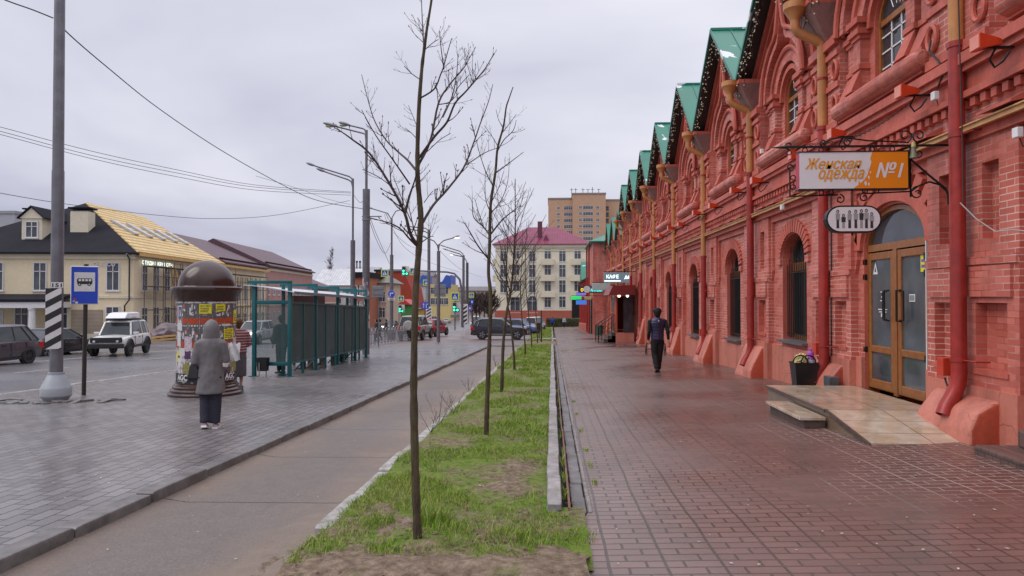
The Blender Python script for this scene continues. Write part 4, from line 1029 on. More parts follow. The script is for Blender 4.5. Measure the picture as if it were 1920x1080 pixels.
# oval picture sign
ov = thing('oval_sign', 'oval white sign with dark figures hanging below the dress shop sign', 'sign', (3.80, SY, 2.60))
def stadium(w, h, n=10):
    r = h/2; L = []
    for c, a0 in ((w/2-r, -PI/2), (-(w/2-r), PI/2)):
        L += [(c+r*math.cos(a0+PI*i/n), r*math.sin(a0+PI*i/n)) for i in range(n+1)]
    return L
mb = MB(); mb.prism([(x, -.05, z) for x, z in stadium(.68, .345)], (0, .10, 0), 0); mb.build('rim', M_IRON, ov, recalc=True)
mb = MB(); mb.prism([(x, -.054, z) for x, z in stadium(.64, .305)], (0, .108, 0), 0); mb.build('face', M_SGW, ov, recalc=True)
mb = MB(); rnd = random.Random(4)
for k, (x, h, dk) in enumerate(((-.20, .24, 0), (-.13, .18, 1), (-.055, .23, 0), (.02, .24, 0), (.09, .245, 1), (.15, .25, 0), (.215, .2, 0))):
    z0 = -.115; y = -.0555-.0004*k; w_ = .022
    c1, c2 = (0, 1) if dk == 0 else (1, 0)
    mb.add([(x-w_*.8, y, z0), (x+w_*.8, y, z0), (x+w_*.7, y, z0+h*.45), (x-w_*.7, y, z0+h*.45)], [(0,1,2,3)], c1)
    mb.add([(x-w_*1.1, y, z0+h*.42), (x+w_*1.1, y, z0+h*.42), (x+w_*1.3, y, z0+h*.76), (x-w_*1.2, y, z0+h*.78)], [(0,1,2,3)], c2)
    mb.add([(x+.018*math.cos(j*PI/5), y, z0+h*.88+.024*math.sin(j*PI/5)) for j in range(10)], [tuple(range(10))], 0)
    mb.add([(x+.009*math.cos(j*PI/4), y-.0003, z0+h*.87+.014*math.sin(j*PI/4)) for j in range(8)], [tuple(range(8))], 2)
mb.build('figures', [mat('print black', (.03,.03,.032), .5), mat('print grey', (.32,.31,.31), .5), mat('print pale', (.5,.46,.44), .5)], ov)
mb = MB(); mb.tube([(0, 0, .17), (0, 0, .26)], .008, 6); mb.tube([(0, 0, -.17), (0, 0, -.20)], .012, 6); mb.build('hanger', M_IRON, ov)
# ================================================================== ADVERTISING COLUMN
cx, cy = -7.32, 14.1; c0 = G(cx, cy)
M_BROWN = mat('glossy brown paint', (.042,.018,.014), .2, 0, .2, 4, .06)
ad = thing('advertising_column', 'round advertising column with a glossy brown dome covered in torn posters', 'advertising column', (cx, cy, c0))
mb = MB(); mb.lathe([(0, -.05), (.74, -.05), (.74, .06), (.70, .09), (.70, .13), (.655, .16), (.655, .20), (.62, .22), (.61, .25), (.59, .26), (.59, .30)], 48); mb.build('plinth', M_BROWN, ad)
def m_collage():
    n = NT('layered torn paper'); v = n.coord()
    vo = n.n('ShaderNodeTexVoronoi'); vo.inputs['Scale'].default_value = 7; n.l(v, vo.inputs['Vector'])
    f = n.noise(9, 5, .7, None, .6); s_ = n.n('ShaderNodeSeparateColor'); n.l(vo.outputs['Color'], s_.inputs[0])
    col = n.ramp(s_.outputs[0], [(0, (.55,.54,.53)), (.3, (.12,.11,.12)), (.5, (.6,.58,.56)), (.75, (.36,.34,.33)), (1, (.08,.08,.09))], 'CONSTANT')
    col = n.mix(n.ramp(f, [(.47, 0.0), (.5, .9)]), col, (.56,.54,.53)); col = n.mix(n.ramp(n.noise(24, 4, .7), [(.55, 0.0), (.6, .8)]), col, (.05,.05,.055))
    n.set(col, .55, 0, .3); n.bump(f, .25, .01); return n.m
M_COLL = m_collage()
mb = MB(); mb.lathe([(.58, .29), (.58, 1.98)], 48); mb.build('shaft', M_COLL, ad)
mb = MB(); mb.lathe([(.585, 1.965), (.60, 1.98), (.60, 2.0), (.62, 2.05), (.66, 2.15), (.685, 2.19), (.70, 2.21), (.70, 2.255), (.68, 2.27), (.58, 2.275), (.57, 2.29)], 48); mb.build('cornice', M_BROWN, ad)
mb = MB(); mb.lathe([(.575, 2.275)]+[(.565*math.cos(PI/2*i/14), 2.29+.545*math.sin(PI/2*i/14)) for i in range(15)], 48); mb.build('dome', M_BROWN, ad)
fdir = Vector((-cx, -cy, 0)).normalized(); rdir = Vector((-fdir.y, fdir.x, 0))
def poster(mb, t0, t1, z0, z1, mi, r=.5835, jag=.012, rnd=random):
    n = max(3, int(abs(t1-t0)/5)); o = []
    for i in range(n+1):
        t_ = R(t0+(t1-t0)*i/n); d = fdir*math.cos(t_)+rdir*math.sin(t_)
        o.append((d*r+Vector((0, 0, z0+jag*(rnd.random()-.5)*2)), d*(r+.001)+Vector((0, 0, z1+jag*(rnd.random()-.5)*2))))
    for (a, b), (c, d) in zip(o, o[1:]): mb.add([a, c, d, b], [(0,1,2,3)], mi)
PC = [(.70,.62,.02), (.40,.055,.012), (.045,.045,.05), (.58,.57,.56), (.52,.42,.46), (.05,.10,.24), (.09,.03,.10), (.25,.22,.07), (.016,.016,.017), (.33,.30,.28), (.45,.10,.07), (.10,.09,.09)]
PM = [mat('poster paper %s' % nm, c, .5, 0, .35 if i not in (0, 3) else .1, 22) for i, (nm, c) in enumerate(zip('yellow,orange,charcoal,white,pink,blue,plum,olive,black,grey,red,dark'.split(','), PC))]
rnd = random.Random(11)
mb = MB()
for t_ in range(-85, 90, 24):           # two rows of the same concert bill, dark above an orange foot
    for (z0, z1) in ((1.50, 1.93), (1.02, 1.42)):
        poster(mb, t_+.2, t_+23.6, z0, z1, 11, .5825, .008, rnd); poster(mb, t_+.6, t_+23.4, z0+.01, z0+.125, 1, .5832, .012, rnd)
        for q_ in range(9):
            a = t_+2+rnd.random()*17; z = z0+.15+rnd.random()*.22; poster(mb, a, a+2+rnd.random()*3, z, z+.015+rnd.random()*.07, rnd.choice((3, 9, 3, 10)), .5835, .012, rnd)
    poster(mb, t_+.4, t_+23.4, 1.425, 1.50, 11, .5826, .004, rnd); poster(mb, t_+2, t_+21, 1.455, 1.485, 3, .583, .006, rnd)
for (t0, t1, z0, z1, m_) in ((-70, -52, 1.36, 1.88, 3), (-68, -53, 1.52, 1.86, 5), (-67, -54, 1.58, 1.66, 11), (-66, -56, 1.70, 1.80, 10), (-70, -56, 1.05, 1.36, 3), (-14, 9, 1.72, 1.92, 0), (17, 37, 1.76, 1.91, 0), (62, 80, 1.52, 1.78, 0), (34, 62, 1.18, 1.40, 0), (30, 52, 1.46, 1.50, 3), (-45, -28, .95, 1.25, 4), (-10, 12, .98, 1.30, 3), (-6, 8, 1.08, 1.25, 10), (-62, -44, .86, 1.02, 3), (-44, -26, .80, .95, 6), (-30, -14, .72, .98, 3), (-20, -8, .66, .80, 6), (-72, -60, .72, .95, 0), (-66, -50, .60, .85, 3), (-48, -26, .48, .72, 7), (-22, 0, .50, .68, 3), (20, 45, .52, .95, 3), (46, 66, .68, .96, 9), (30, 52, .44, .60, 11), (52, 80, .5, .7, 7), (60, 80, .98, 1.2, 4), (44, 58, .86, 1.1, 3)):
    poster(mb, t0, t1, z0, z1, m_, .5842, .012, rnd)
for t_ in range(-88, 92, 44): poster(mb, t_, t_+43, .30, .49, 8, .5838, .02, rnd)
for k in range(60):
    t_ = rnd.uniform(-85, 82); z = rnd.uniform(.46, 1.0); poster(mb, t_, t_+rnd.uniform(2, 9), z, z+rnd.uniform(.02, .10), rnd.choice((3, 3, 9, 11, 7, 6, 4, 8)), .5848, .018, rnd)
mb.build('posters', PM, ad)
mb = MB()
def curved_text(txt, tc, zc, w, h, mi, **kw):
    tm = MB(); add_text(tm, txt, .2, TR(0, 0, 0), 0, (w, h), **kw)
    vs = []
    for v in tm.v:
        t_ = R(tc)+v[0]/.586; d = fdir*math.cos(t_)+rdir*math.sin(t_); vs.append(d*.5862+Vector((0, 0, zc+v[2])))
    mb.add(vs, tm.f, mi)
for t_ in (-52, 52, 0): curved_text('AGC', t_, .41, .30, .12, 0, bold=.006)
for t_ in (-52, 52): mb and [poster(mb, t_-14+j*4, t_-11+j*4, .325, .337, 0, .5862, .002, rnd) for j in range(7)]
curved_text('ДОСТАВКА', -2.5, 1.87, .20, .045, 1, bold=.004)
for (t0, t1, z0, n_) in ((-12, 7, 1.75, 3), (19, 35, 1.79, 3), (36, 60, 1.21, 4), (64, 78, 1.55, 5)):
    for j in range(n_): poster(mb, t0, t1-rnd.random()*5, z0+j*.035, z0+j*.035+.014, 1, .5862, .002, rnd)
curved_text('ДОСТАВКА', 48, 1.36, .22, .04, 1, bold=.003)
mb.build('lettering', [M_WHITE, mat('poster ink', (.05,.05,.03), .6)], ad)
# ================================================================== BUS SHELTER
M_TEAL = mat('teal painted steel', (.007,.105,.115), .4, .1, .15, 5, .05, dirt=((.01,.06,.06), .5))
def m_perf():
    n = NT('perforated dark panel'); f = n.noise(1.5, 4, .6)
    n.set(n.ramp(f, [(.3, (.055,.078,.076)), (.7, (.080,.112,.108))]), .75, 0, .2); n.b.inputs['Alpha'].default_value = .84; return n.m
M_PERF = m_perf(); M_SGL = seeglass('shelter glass', (.5,.75,.75), .32)
sh = thing('bus_shelter', 'long teal steel bus shelter with dark perforated back panels on the wet plaza', 'bus shelter', (-7.7, 22.9, G(-7.7, 22.9)))
YS = 18.45; YE = 27.35
XB = lambda y: -7.22-.32*(y-YS)/(YE-YS)         # back line
XF = lambda y: -8.22-.10*(y-YS)/(YE-YS)         # road side
ZB = lambda y: G(-7.5, y)
zc = lambda y: ZB(y)+2.56+.012*(y-YS)
posts = [YS, 20.75, 23.2, 25.6, YE]
fr = [MB() for _ in range(3)]
mb = MB()
for y in posts:
    mb.bbox(XB(y)-.05, XB(y)+.05, y-.05, y+.05, ZB(y), zc(y), .008)
    mb.bbox(XF(y)-.18, XB(y)+.05, y-.045, y+.045, zc(y)-.0, zc(y)+.09, .008)
    mb.box(XB(y)-.12, XB(y)+.12, y-.09, y+.09, ZB(y)-.02, ZB(y)+.02)
for y in (YS, YE): 
    mb.bbox(XF(y)-.05, XF(y)+.05, y-.05, y+.05, ZB(y), zc(y), .008); mb.box(XF(y)-.12, XF(y)+.12, y-.09, y+.09, ZB(y)-.02, ZB(y)+.02)
for (z0, z1) in ((1.99, 2.10), (.30, .40)):
    mb.bbox(XF(YS)+.05, XB(YS)-.05, YS-.035, YS+.035, ZB(YS)+z0, ZB(YS)+z1, .006)
xm = XF(YS)+.68; mb.bbox(xm-.04, xm+.04, YS+.3, YS+.38, ZB(YS), zc(YS), .006); mb.box(xm-.1, xm+.1, YS+.26, YS+.44, ZB(YS), ZB(YS)+.03)
def rail(z0, z1, dx0, dx1, m_=mb):
    a, b = posts[0]+.05, posts[-1]-.05
    m_.prism([(XB(a)+dx0, a, ZB(a)+z0), (XB(a)+dx1, a, ZB(a)+z0), (XB(a)+dx1, a, ZB(a)+z1), (XB(a)+dx0, a, ZB(a)+z1)], (XB(b)-XB(a), b-a, ZB(b)-ZB(a)))
rail(.34, .40, -.025, .025); rail(2.02, 2.08, -.025, .025)
n = 8
vy = [YS+(YE-YS)*i/n for i in range(1, n)]
for y in vy:
    mb.box(XB(y)-.02, XB(y)+.03, y-.022, y+.022, ZB(y)+.34, ZB(y)+2.08); mb.box(XB(y)-.03, XB(y)+.03, y-.03, y+.03, ZB(y), ZB(y)+.34)
    mb.tube([(XB(y), y, ZB(y)+.36), (XB(y)-.25, y-.0, ZB(y)+.08)], .022, 6)
mb.build('frame', M_TEAL, sh, True)
for i in range(n):
    a, b = YS+(YE-YS)*i/n+.03, YS+(YE-YS)*(i+1)/n-.03
    p = MB(); p.prism([(XB(a)-.006, a, ZB(a)+.40), (XB(a)+.006, a, ZB(a)+.40), (XB(a)+.006, a, ZB(a)+2.02), (XB(a)-.006, a, ZB(a)+2.02)], (XB(b)-XB(a), b-a, ZB(b)-ZB(a))); p.build('back_panel', M_PERF, sh, True)
p = MB(); p.box(XF(YS)+.06, XB(YS)-.06, YS-.006, YS+.006, ZB(YS)+.40, ZB(YS)+1.99); p.build('end_glass', M_SGL, sh, True)
p = MB()
nn = 8
def roofpt(u, y, dz): return (XF(y)-.25+u*(XB(y)+.17-(XF(y)-.25)), y, zc(y)-.03-.20*u**1.4+dz)
for dz, in ((0,),):
    rows = [[roofpt(i/nn, y, 0) for i in range(nn+1)]+[roofpt(i/nn, y, -.02) for i in range(nn, -1, -1)] for y in (YS-.15, 21, 24, YE+.1)]
    p.loft(rows)
p.build('roof', mat('milky roof sheet', (.62,.66,.70), .25, 0, .08, 3), sh, True)
p = MB()
for y0_, y1_ in ((YS-.16, YE+.1),):
    p.prism([roofpt(1, y0_, -.06), roofpt(1.02, y0_, -.06), roofpt(1.02, y0_, .02), roofpt(1, y0_, .02)], Vector(roofpt(1, y1_, 0))-Vector(roofpt(1, y0_, 0)))
p.build('gutter', mat('grey gutter', (.16,.19,.20), .4, .4), sh, True)
p = MB()
for y in (22.4, 24.7): p.bbox(-8.02, -7.62, y-.95, y+.95, ZB(y)+.44, ZB(y)+.48, .01); p.box(-7.9, -7.75, y-.7, y-.6, ZB(y), ZB(y)+.44); p.box(-7.9, -7.75, y+.6, y+.7, ZB(y), ZB(y)+.44)
p.build('bench', mat('bench slats', (.12,.06,.03), .5), sh, True)
kx = thing('kiosk_board', 'dark brown notice board at the roadside edge of the bus shelter', 'board', (-8.9, 24.6, G(-8.9, 24.6)))
p = MB(); p.bbox(-.05, .05, -1.6, 1.6, .3, 2.45, .02); p.build('panel', mat('dark brown board', (.045,.024,.02), .4, 0, .2, 3), kx)
p = MB(); p.box(-.04, .04, -1.5, -1.42, 0, .3); p.box(-.04, .04, 1.42, 1.5, 0, .3); p.build('legs', M_IRON, kx)
# litter bin on the plaza
g = gp(493, 707); bn = thing('litter_bin', 'small black square litter bin on a stand before the bus shelter', 'bin', (g.x, g.y, g.z))
p = MB(); p.loft([sq(.12, .17), sq(.145, .53), sq(.13, .53), sq(.11, .2)], 0, False); p.build('bucket', mat('black bin steel', (.018,.019,.021), .4, .3), bn)
p = MB(); p.tube([(-.05, -.13, 0), (-.05, -.13, .4)], .015, 6); p.tube([(.09, .0, 0), (.09, .0, .3)], .015, 6); p.box(-.18, .02, -.2, -.06, 0, .015); p.box(.0, .2, -.07, .07, 0, .015); p.build('stand', mat('bare steel stand', (.30,.28,.25), .5, .5), bn)
# ================================================================== POLES, SIGNS, WIRES
M_POLE = mat('weathered galvanised steel', (.15,.145,.16), .45, .35, .22, 4, .08, dirt=((.10,.095,.10), .6))
M_CONE = mat('grey painted steel', (.30,.32,.345), .45, 0, .12, 4, .05, dirt=((.14,.15,.14), .4))
M_BLK = mat('sign black', (.018,.018,.018), .5, 0, .1, 9); M_WHT = mat('sign reflective white', (.66,.65,.63), .4, 0, .08, 9)
M_BLU = mat('sign blue', (.012,.055,.48), .35, 0, .06, 5); M_YEL = mat('fluorescent yellow', (.55,.72,.02), .4, 0, .06, 5)
M_BACK = mat('grey sign back', (.22,.225,.24), .5, .3, .12, 5)
def emis(name, c, s):
    if name in MATS: return MATS[name]
    n = NT(name); n.set(tuple(x*.5 for x in c), .4); n.b.inputs['Emission Color'].default_value = (*c, 1); n.b.inputs['Emission Strength'].default_value = s; MATS[name] = n.m; return n.m
M_GRN = emis('green signal', (.05,1,.55), 1.6); M_LMP = emis('lit lamp', (1,.93,.75), 2.0)
# tall lamp post at the bus stop
g = gp(105, 751); lp = thing('lamp_post', 'tall grey lamp post with a conical foot and number plate beside the bus stop', 'lamp post', g)
p = MB(); p.lathe([(.118, .5), (.112, .9), (.108, 4.5), (.10, 4.55), (.088, 10.2), (0, 10.2)], 20); p.build('pole', M_POLE, lp)
p = MB(); p.lathe([(.0, -.05), (.20, -.05), (.20, .0), (.262, .09), (.268, .10), (.268, .25), (.262, .262), (.148, .50), (.142, .51), (.142, .555), (.115, .56)], 32); p.build('foot', M_CONE, lp)
f_ = -g.normalized(); ax = math.atan2(-f_.x, -f_.y)         # plates face the viewer
rz = math.atan2(g.y, g.x)-PI/2
def local_plate(w, h, d=.01): return (-w/2, w/2, -d, 0, -h/2, h/2)
def stripes(w, h, n, x0=0, flip=1, y=-.0115):
    """diagonal stripes clipped to a plate"""
    mb = MB(); s = w*.62; step = h/n
    for i in range(-4, n+4):
        if i % 2: continue
        z = -h/2+i*step
        poly = [(-w/2, z), (w/2, z+s*flip), (w/2, z+s*flip+step), (-w/2, z+step)]
        out = []                                         # clip to the plate's height
        def clip(P, f):
            o = []
            for a, b in zip(P, P[1:]+P[:1]):
                fa, fb = f(a), f(b)
                if fa >= 0: o.append(a)
                if fa*fb < 0: k = fa/(fa-fb); o.append((a[0]+(b[0]-a[0])*k, a[1]+(b[1]-a[1])*k))
            return o
        P = clip(clip(poly, lambda q: q[1]+h/2), lambda q: h/2-q[1]) if True else poly
        if len(P) >= 3: mb.add([(a, y, b) for a, b in P], [tuple(range(len(P)))])
    return mb
sp_ = thing('striped_plate', 'black and white diagonally striped warning plate on the lamp post', 'warning plate', (g.x, g.y, at(100, 597, g.y).z), rz)
sp_.location += Vector((-.055, -.02, 0)); 
p = MB(); p.box(-.13, .13, -.165, -.15, -.59, .59); p.build('plate', M_WHT, sp_)
p = stripes(.26, 1.18, 9, 0, 1, -.1665); p.build('stripes', M_BLK, sp_)
np_ = thing('number_plate', 'white plate numbered 151 strapped to the lamp post', 'plate', (g.x, g.y, at(105, 535, g.y).z), rz)
p = MB(); p.bbox(-.1, .1, -.15, -.135, -.055, .055, .004); p.build('plate', M_WHT, np_)
p = MB(); add_text(p, '151', .1, TR(0, -.152, 0), 0, (.16, .075), bold=.003); p.build('lettering', M_BLK, np_)
# broken paving round the foot
p = MB(); rnd = random.Random(2)
for i in range(16):
    a = -PI*i/15+rnd.random()*.2; r = .5+rnd.random()*.55
    p.bbox(-.12, .12, -.07, .07, -.03, .03, .01, 0, TR(g.x+r*math.cos(a)*1.2, g.y+r*.5*math.sin(a), g.z+.012, rnd.random()*3, (rnd.random()-.5)*.3, (rnd.random()-.5)*.3))
tag(p.build('loose_pavers', M_KERBD), 'loose broken paving stones heaved up round the lamp post foot', 'pavers', kind='stuff')
# bus stop sign
g = gp(157, 741); bs = thing('bus_stop_sign', 'blue bus stop sign with a white bus pictogram on a dark post', 'sign', g, math.atan2(g.y, g.x)-PI/2)
p = MB(); p.tube([(0, 0, 0), (.025, 0, 2.75)], .042, 12); p.build('post', mat('dark brown post', (.035,.027,.024), .5, .2), bs)
zc_ = at(162, 535, g.y).z-g.z
p = MB(); p.bbox(-.25, .25, -.075, -.045, zc_-.40, zc_+.40, .012); p.box(-.24, .24, -.045, -.04, zc_-.39, zc_+.39); bo = p.build('panel', M_WHT, bs)
p = MB(); p.bbox(-.235, .235, -.079, -.07, zc_-.385, zc_+.385, .003); p.build('blue_field', M_BLU, bo)
p = MB(); p.bbox(-.185, .185, -.083, -.075, zc_-.13, zc_+.27, .003); p.build('white_field', M_WHT, bo)
p = MB()
Z = zc_+.07; p.prism([(x, -.086, Z+z) for x, z in ((-.13, -.045), (.13, -.045), (.14, .02), (.125, .075), (-.12, .075), (-.14, .04))], (0, .004, 0))
for x in (-.09, .08): p.prism([(x+.032*math.cos(j*PI/8), -.0865, Z-.05+.032*math.sin(j*PI/8)) for j in range(16)], (0, .004, 0))
for x in (-.11, -.05, .01, .07): p.box(x, x+.045, -.0875, -.0862, Z+.015, Z+.06, 1)
for x in (-.09, .08): p.add([(x+.014*math.cos(j*PI/6), -.0872, Z-.05+.014*math.sin(j*PI/6)) for j in range(12)], [tuple(range(12))], 1)
p.build('bus_pictogram', [M_BLK, M_WHT], bo)
p = MB()
for (x, z, m_) in ((-.19, -.335, 0), (-.17, -.29, 1), (-.14, -.36, 2)): p.box(x-.022, x+.022, -.0805, -.0792, zc_+z-.02, zc_+z+.02, m_)
p.build('sticker', [mat('sticker green', (.15,.4,.2), .5), mat('sticker red', (.5,.03,.05), .5), M_WHT], bo)
# generic poles
def pole(name, label, px, py, top, r0, r1=None, cat='lamp post', step=None, Y=None, base=None, mat_=None, group=None):
    g = gp(px, py) if Y is None else at(px, py, Y)
    t_ = thing(name, label, cat, g, 0, group); zt = at(px, top, g.y).z-g.z
    p = MB(); pr = [(r0, -.1), (r0, zt*(step or .99))]
    if step: pr += [(r1, zt*step+.01)]
    p.lathe(pr+[(r1 or r0*.8, zt), (0, zt)], 14); p.build('pole', mat_ or M_POLE, t_)
    if base: p = MB(); p.lathe([(0, -.05), (base[0], -.05), (base[0], base[1]*.9), (r0, base[1])], 18); p.build('foot', base[2] if len(base) > 2 else M_CONE, t_)
    return t_, g, zt
def lamp_arm(t_, g, pts, r=.03, head=None, lit=False, hl=.55):
    """an arm through the given pixels with a lantern at its end"""
    q = [at(a, b, g.y)-g for a, b in pts]; p = MB(); p.tube(q, r, 8); ar = p.build('arm', M_POLE, t_)
    d = (q[-1]-q[-2]).normalized(); e = q[-1]
    p = MB(); L = []
    for u, w_ in ((-.1, .04), (.05, .09), (.3, .14), (.6, .15), (.85, .11), (1, .03)):
        c = e+d*hl*u; L.append([c+Vector((0, w_*math.cos(k*PI/5), w_*.55*math.sin(k*PI/5)+.02)) for k in range(10)])
    p.loft(L); la = p.build('lantern', M_BACK, ar)
    if lit: p = MB(); p.ball(e+d*hl*.55+Vector((0, 0, -.06)), .14, 10, 0, (1.4, .8, .45)); p.build('lens', lit if lit is not True else M_LMP, la)
t2, g2, z2 = pole('lamp_post', 'tall grey lamp post with poster scraps at the far end of the shelter', 686, 664, 244, .165, .06, step=.735)
M_LOLV = mat('olive lamp glass', (.40,.40,.20), .2, 0, .2, 4)
lamp_arm(t2, g2, [(686, 262), (685, 252), (681, 250), (633, 238)], .035, lit=M_LOLV, hl=.7); lamp_arm(t2, g2, [(686, 250), (684, 243), (680, 241), (655, 235)], .035, lit=M_LOLV, hl=.5)
p = MB(); rnd = random.Random(5)
for k in range(26):
    a = R(rnd.uniform(-160, -10)); z = rnd.uniform(.9, 3.2); w_ = rnd.uniform(.2, .6); h = rnd.uniform(.1, .3)
    vs = [(.168*math.cos(a+w_*i/4), .168*math.sin(a+w_*i/4), z+h*j) for i in range(5) for j in (0, 1)]; p.add(vs, [(2*i, 2*i+2, 2*i+3, 2*i+1) for i in range(4)], rnd.choice((0, 0, 1, 2)))
p.build('poster_scraps', [PM[3], PM[9], PM[4]], t2)
p = MB()
for z in (2.9, 6.0): p.lathe([(.166, z), (.19, z), (.19, z+.07), (.166, z+.07)], 14)
p.box(-.2, .7, -.02, .02, 6.15, 6.2); p.build('strap', M_BACK, t2)
t3, g3, z3 = pole('lamp_post', 'slim grey double lamp post standing just left of the shelter pole', 661, 640, 335, .13, .055, step=.62, Y=37)
lamp_arm(t3, g3, [(661, 345), (660, 335), (655, 331), (590, 311)], .04, hl=.5); lamp_arm(t3, g3, [(661, 350), (659, 341), (653, 337), (609, 322)], .04, hl=.5)
t4, g4, z4 = pole('lamp_post', 'grey lamp post with a stout concrete foot carrying the right turn sign', 734, 637, 410, .15, .08, step=.70, base=(.36, .95, M_KERBD))
lamp_arm(t4, g4, [(734, 425), (733, 410), (727, 400), (700, 392)], .045, hl=.5); lamp_arm(t4, g4, [(734, 425), (735, 408), (742, 396), (755, 392)], .045, hl=.4)
t5, g5, z5 = pole('lamp_post', 'grey lamp post with curved twin arms beside the first tree', 822, 640, 458, .12, .05, step=.93)
lamp_arm(t5, g5, [(822, 470), (824, 458), (832, 451), (850, 446)], .04, lit=M_LMP, hl=.45); lamp_arm(t5, g5, [(822, 470), (820, 460), (814, 452), (800, 446)], .04, hl=.35)
t6, g6, z6 = pole('lamp_post', 'distant grey lamp post just left of the curved twin lamp', 804, 600, 430, .16, .08, Y=70)
lamp_arm(t6, g6, [(804, 440), (803, 432), (798, 428), (770, 425)], .06, hl=.7); lamp_arm(t6, g6, [(804, 445), (803, 438), (797, 434), (775, 431)], .06, hl=.7)
t7, g7, z7 = pole('lamp_post', 'distant grey double lamp post by the far traffic light', 869, 600, 478, .15, .08, Y=80)
lamp_arm(t7, g7, [(869, 485), (868, 476), (862, 471), (836, 463)], .06, hl=.8); lamp_arm(t7, g7, [(869, 490), (868, 482), (862, 476), (842, 470)], .06, hl=.8)
t8, g8, z8 = pole('lamp_post', 'dark far lamp post right of the far traffic light', 876, 605, 492, .17, .1, Y=85, mat_=mat('dark concrete pole', (.07,.07,.075), .7))
lamp_arm(t8, g8, [(876, 500), (875, 490), (870, 482), (852, 478)], .06, lit=M_LMP, hl=.6)
# low post between plaza and parking, and thin posts
pole('post', 'thin grey post standing at the far edge of the plaza', 822, 643, 540, .035, cat='post')
for i, (px, py, top, r, lb) in enumerate(((1015, 642, 582, .05, 'dark wooden stake in the grass before the parked cars'), (1011, 638, 618, .035, 'short rusty post with a dark box in the grass'))):
    t_, g_, zz = pole('post', lb, px, py, top, r, cat='post', mat_=mat('dark stake', (.04,.033,.03), .8))
    if i: p = MB(); p.bbox(-.17, .17, -.1, .1, zz-.05, zz+.5, .02); p.build('box', M_BLK, t_)
# road signs
def board(t_, shape, w, h, zc, y=-.08, mats=(M_WHT,), name='plate'):
    p = MB(); p.bbox(-w/2, w/2, y-.02, y, zc-h/2, zc+h/2, .006) if shape == 'box' else p.prism([(w/2*math.cos(j*PI/16), y-.02, zc+w/2*math.sin(j*PI/16)) for j in range(32)], (0, .02, 0)); return p.build(name, list(mats), t_, recalc=True)
def crossing_sign(px, py, Y, size, lb):
    c = at(px, py, Y); t_ = thing('crossing_sign', lb, 'road sign', c, 0, 'yellow framed crossing signs')
    b = board(t_, 'box', size*1.35, size*1.35, 0, 0, (M_YEL,)); s = size
    p = MB(); p.box(-s*.5, s*.5, -.026, -.021, -s*.5, s*.5, 0); p.add([(-s*.4, -.028, -s*.36), (s*.4, -.028, -s*.36), (0, -.028, s*.40)], [(0,1,2)], 1)
    k = s*.9; y = -.030
    for q_ in ([(-.02, .16), (.03, .16), (.05, -.04), (-.04, -.04)], [(-.04, -.03), (.0, -.03), (-.06, -.32), (-.11, -.32)], [(.0, -.03), (.05, -.03), (.12, -.32), (.07, -.32)], [(-.02, .14), (-.12, .0), (-.09, -.02), (0, .08)], [(.03, .14), (.12, .02), (.10, 0), (.02, .08)]):
        p.add([(a*k, y, b_*k) for a, b_ in q_], [(0,1,2,3)], 2)
    p.add([(k*.045*math.cos(j*PI/5), y, k*(.22+.05*math.sin(j*PI/5))) for j in range(10)], [tuple(range(10))], 2)
    p.build('symbol', [M_BLU, M_WHT, M_BLK], b); return t_
def traffic_light(px, py, Y, h, lb, arrow=True, mats=None):
    c = at(px, py, Y); t_ = thing('traffic_light', lb, 'traffic light', c, 0, 'green traffic lights')
    w_ = h*.34; p = MB(); p.bbox(-w_/2, w_/2, -.1, .1, -h/2, h/2, .03)
    if arrow: p.bbox(w_/2+.01, w_*1.6, -.1, .1, -h/2, -h/2+w_*1.05, .03)
    b = p.build('housing', M_BLK, t_)
    p = MB(); p.box(-w_*.72, w_*(1.75 if arrow else .72), .105, .12, -h*.56, h*.56); p.build('backboard', M_WHT, t_)
    def disc(x, z, m_, nm):
        q_ = MB(); q_.lathe([(0, -.125), (w_*.36, -.115), (w_*.36, -.09)], 14, (x, 0, z), 0, 'z'); q_.v = [(x+(v[0]-x), v[2]-z, z+v[1]) for v in q_.v]; q_.build(nm, m_, b, recalc=True)
    disc(0, h*.32, M_BLK, 'lens'); disc(0, 0, M_GRN, 'lens'); disc(0, -h*.32, M_GRN, 'lens')
    if arrow: disc(w_*1.08, -h/2+w_*.52, M_GRN, 'lens')
    return t_
# gantry mast over the street
GY = 62.0
gm = thing('signal_mast', 'grey mast with a long curved arm carrying signals over the street', 'mast', at(867, 612, GY))
q_ = [at(a, b, GY)-gm.location for a, b in ((867, 614), (866, 545), (862, 524), (852, 513), (838, 510), (790, 508), (717, 508))]
p = MB(); p.tube(q_, [.12, .11, .1, .09, .085, .075, .06], 10); p.build('mast', M_POLE, gm)
crossing_sign(721.5, 512, GY-.3, .50, 'yellow framed crossing sign at the left end of the signal arm')
crossing_sign(775, 509, GY-.3, .50, 'yellow framed crossing sign half behind the first tree trunk')
traffic_light(757, 508, GY-.3, .80, 'green traffic light hanging from the long signal arm')
crossing_sign(853, 556, 55, .50, 'yellow framed crossing sign above the right hand traffic light')
traffic_light(852, 576, 55, .72, 'green traffic light below the crossing sign right of the road')
sg2, gg, zz = pole('signal_post', 'short grey post carrying the right hand traffic light', 853, 617, 548, .05, cat='post', Y=55.3)
p = MB(); p.bbox(-.35, .35, -.2, .2, .95, 1.2, .03); p.build('control_box', M_BACK, sg2)
traffic_light(750, 579, 58, .62, 'small green traffic light behind the right turn sign')
pole('signal_post', 'short grey post of the small traffic light near the red house', 748, 628, 570, .04, cat='post', Y=58.3)
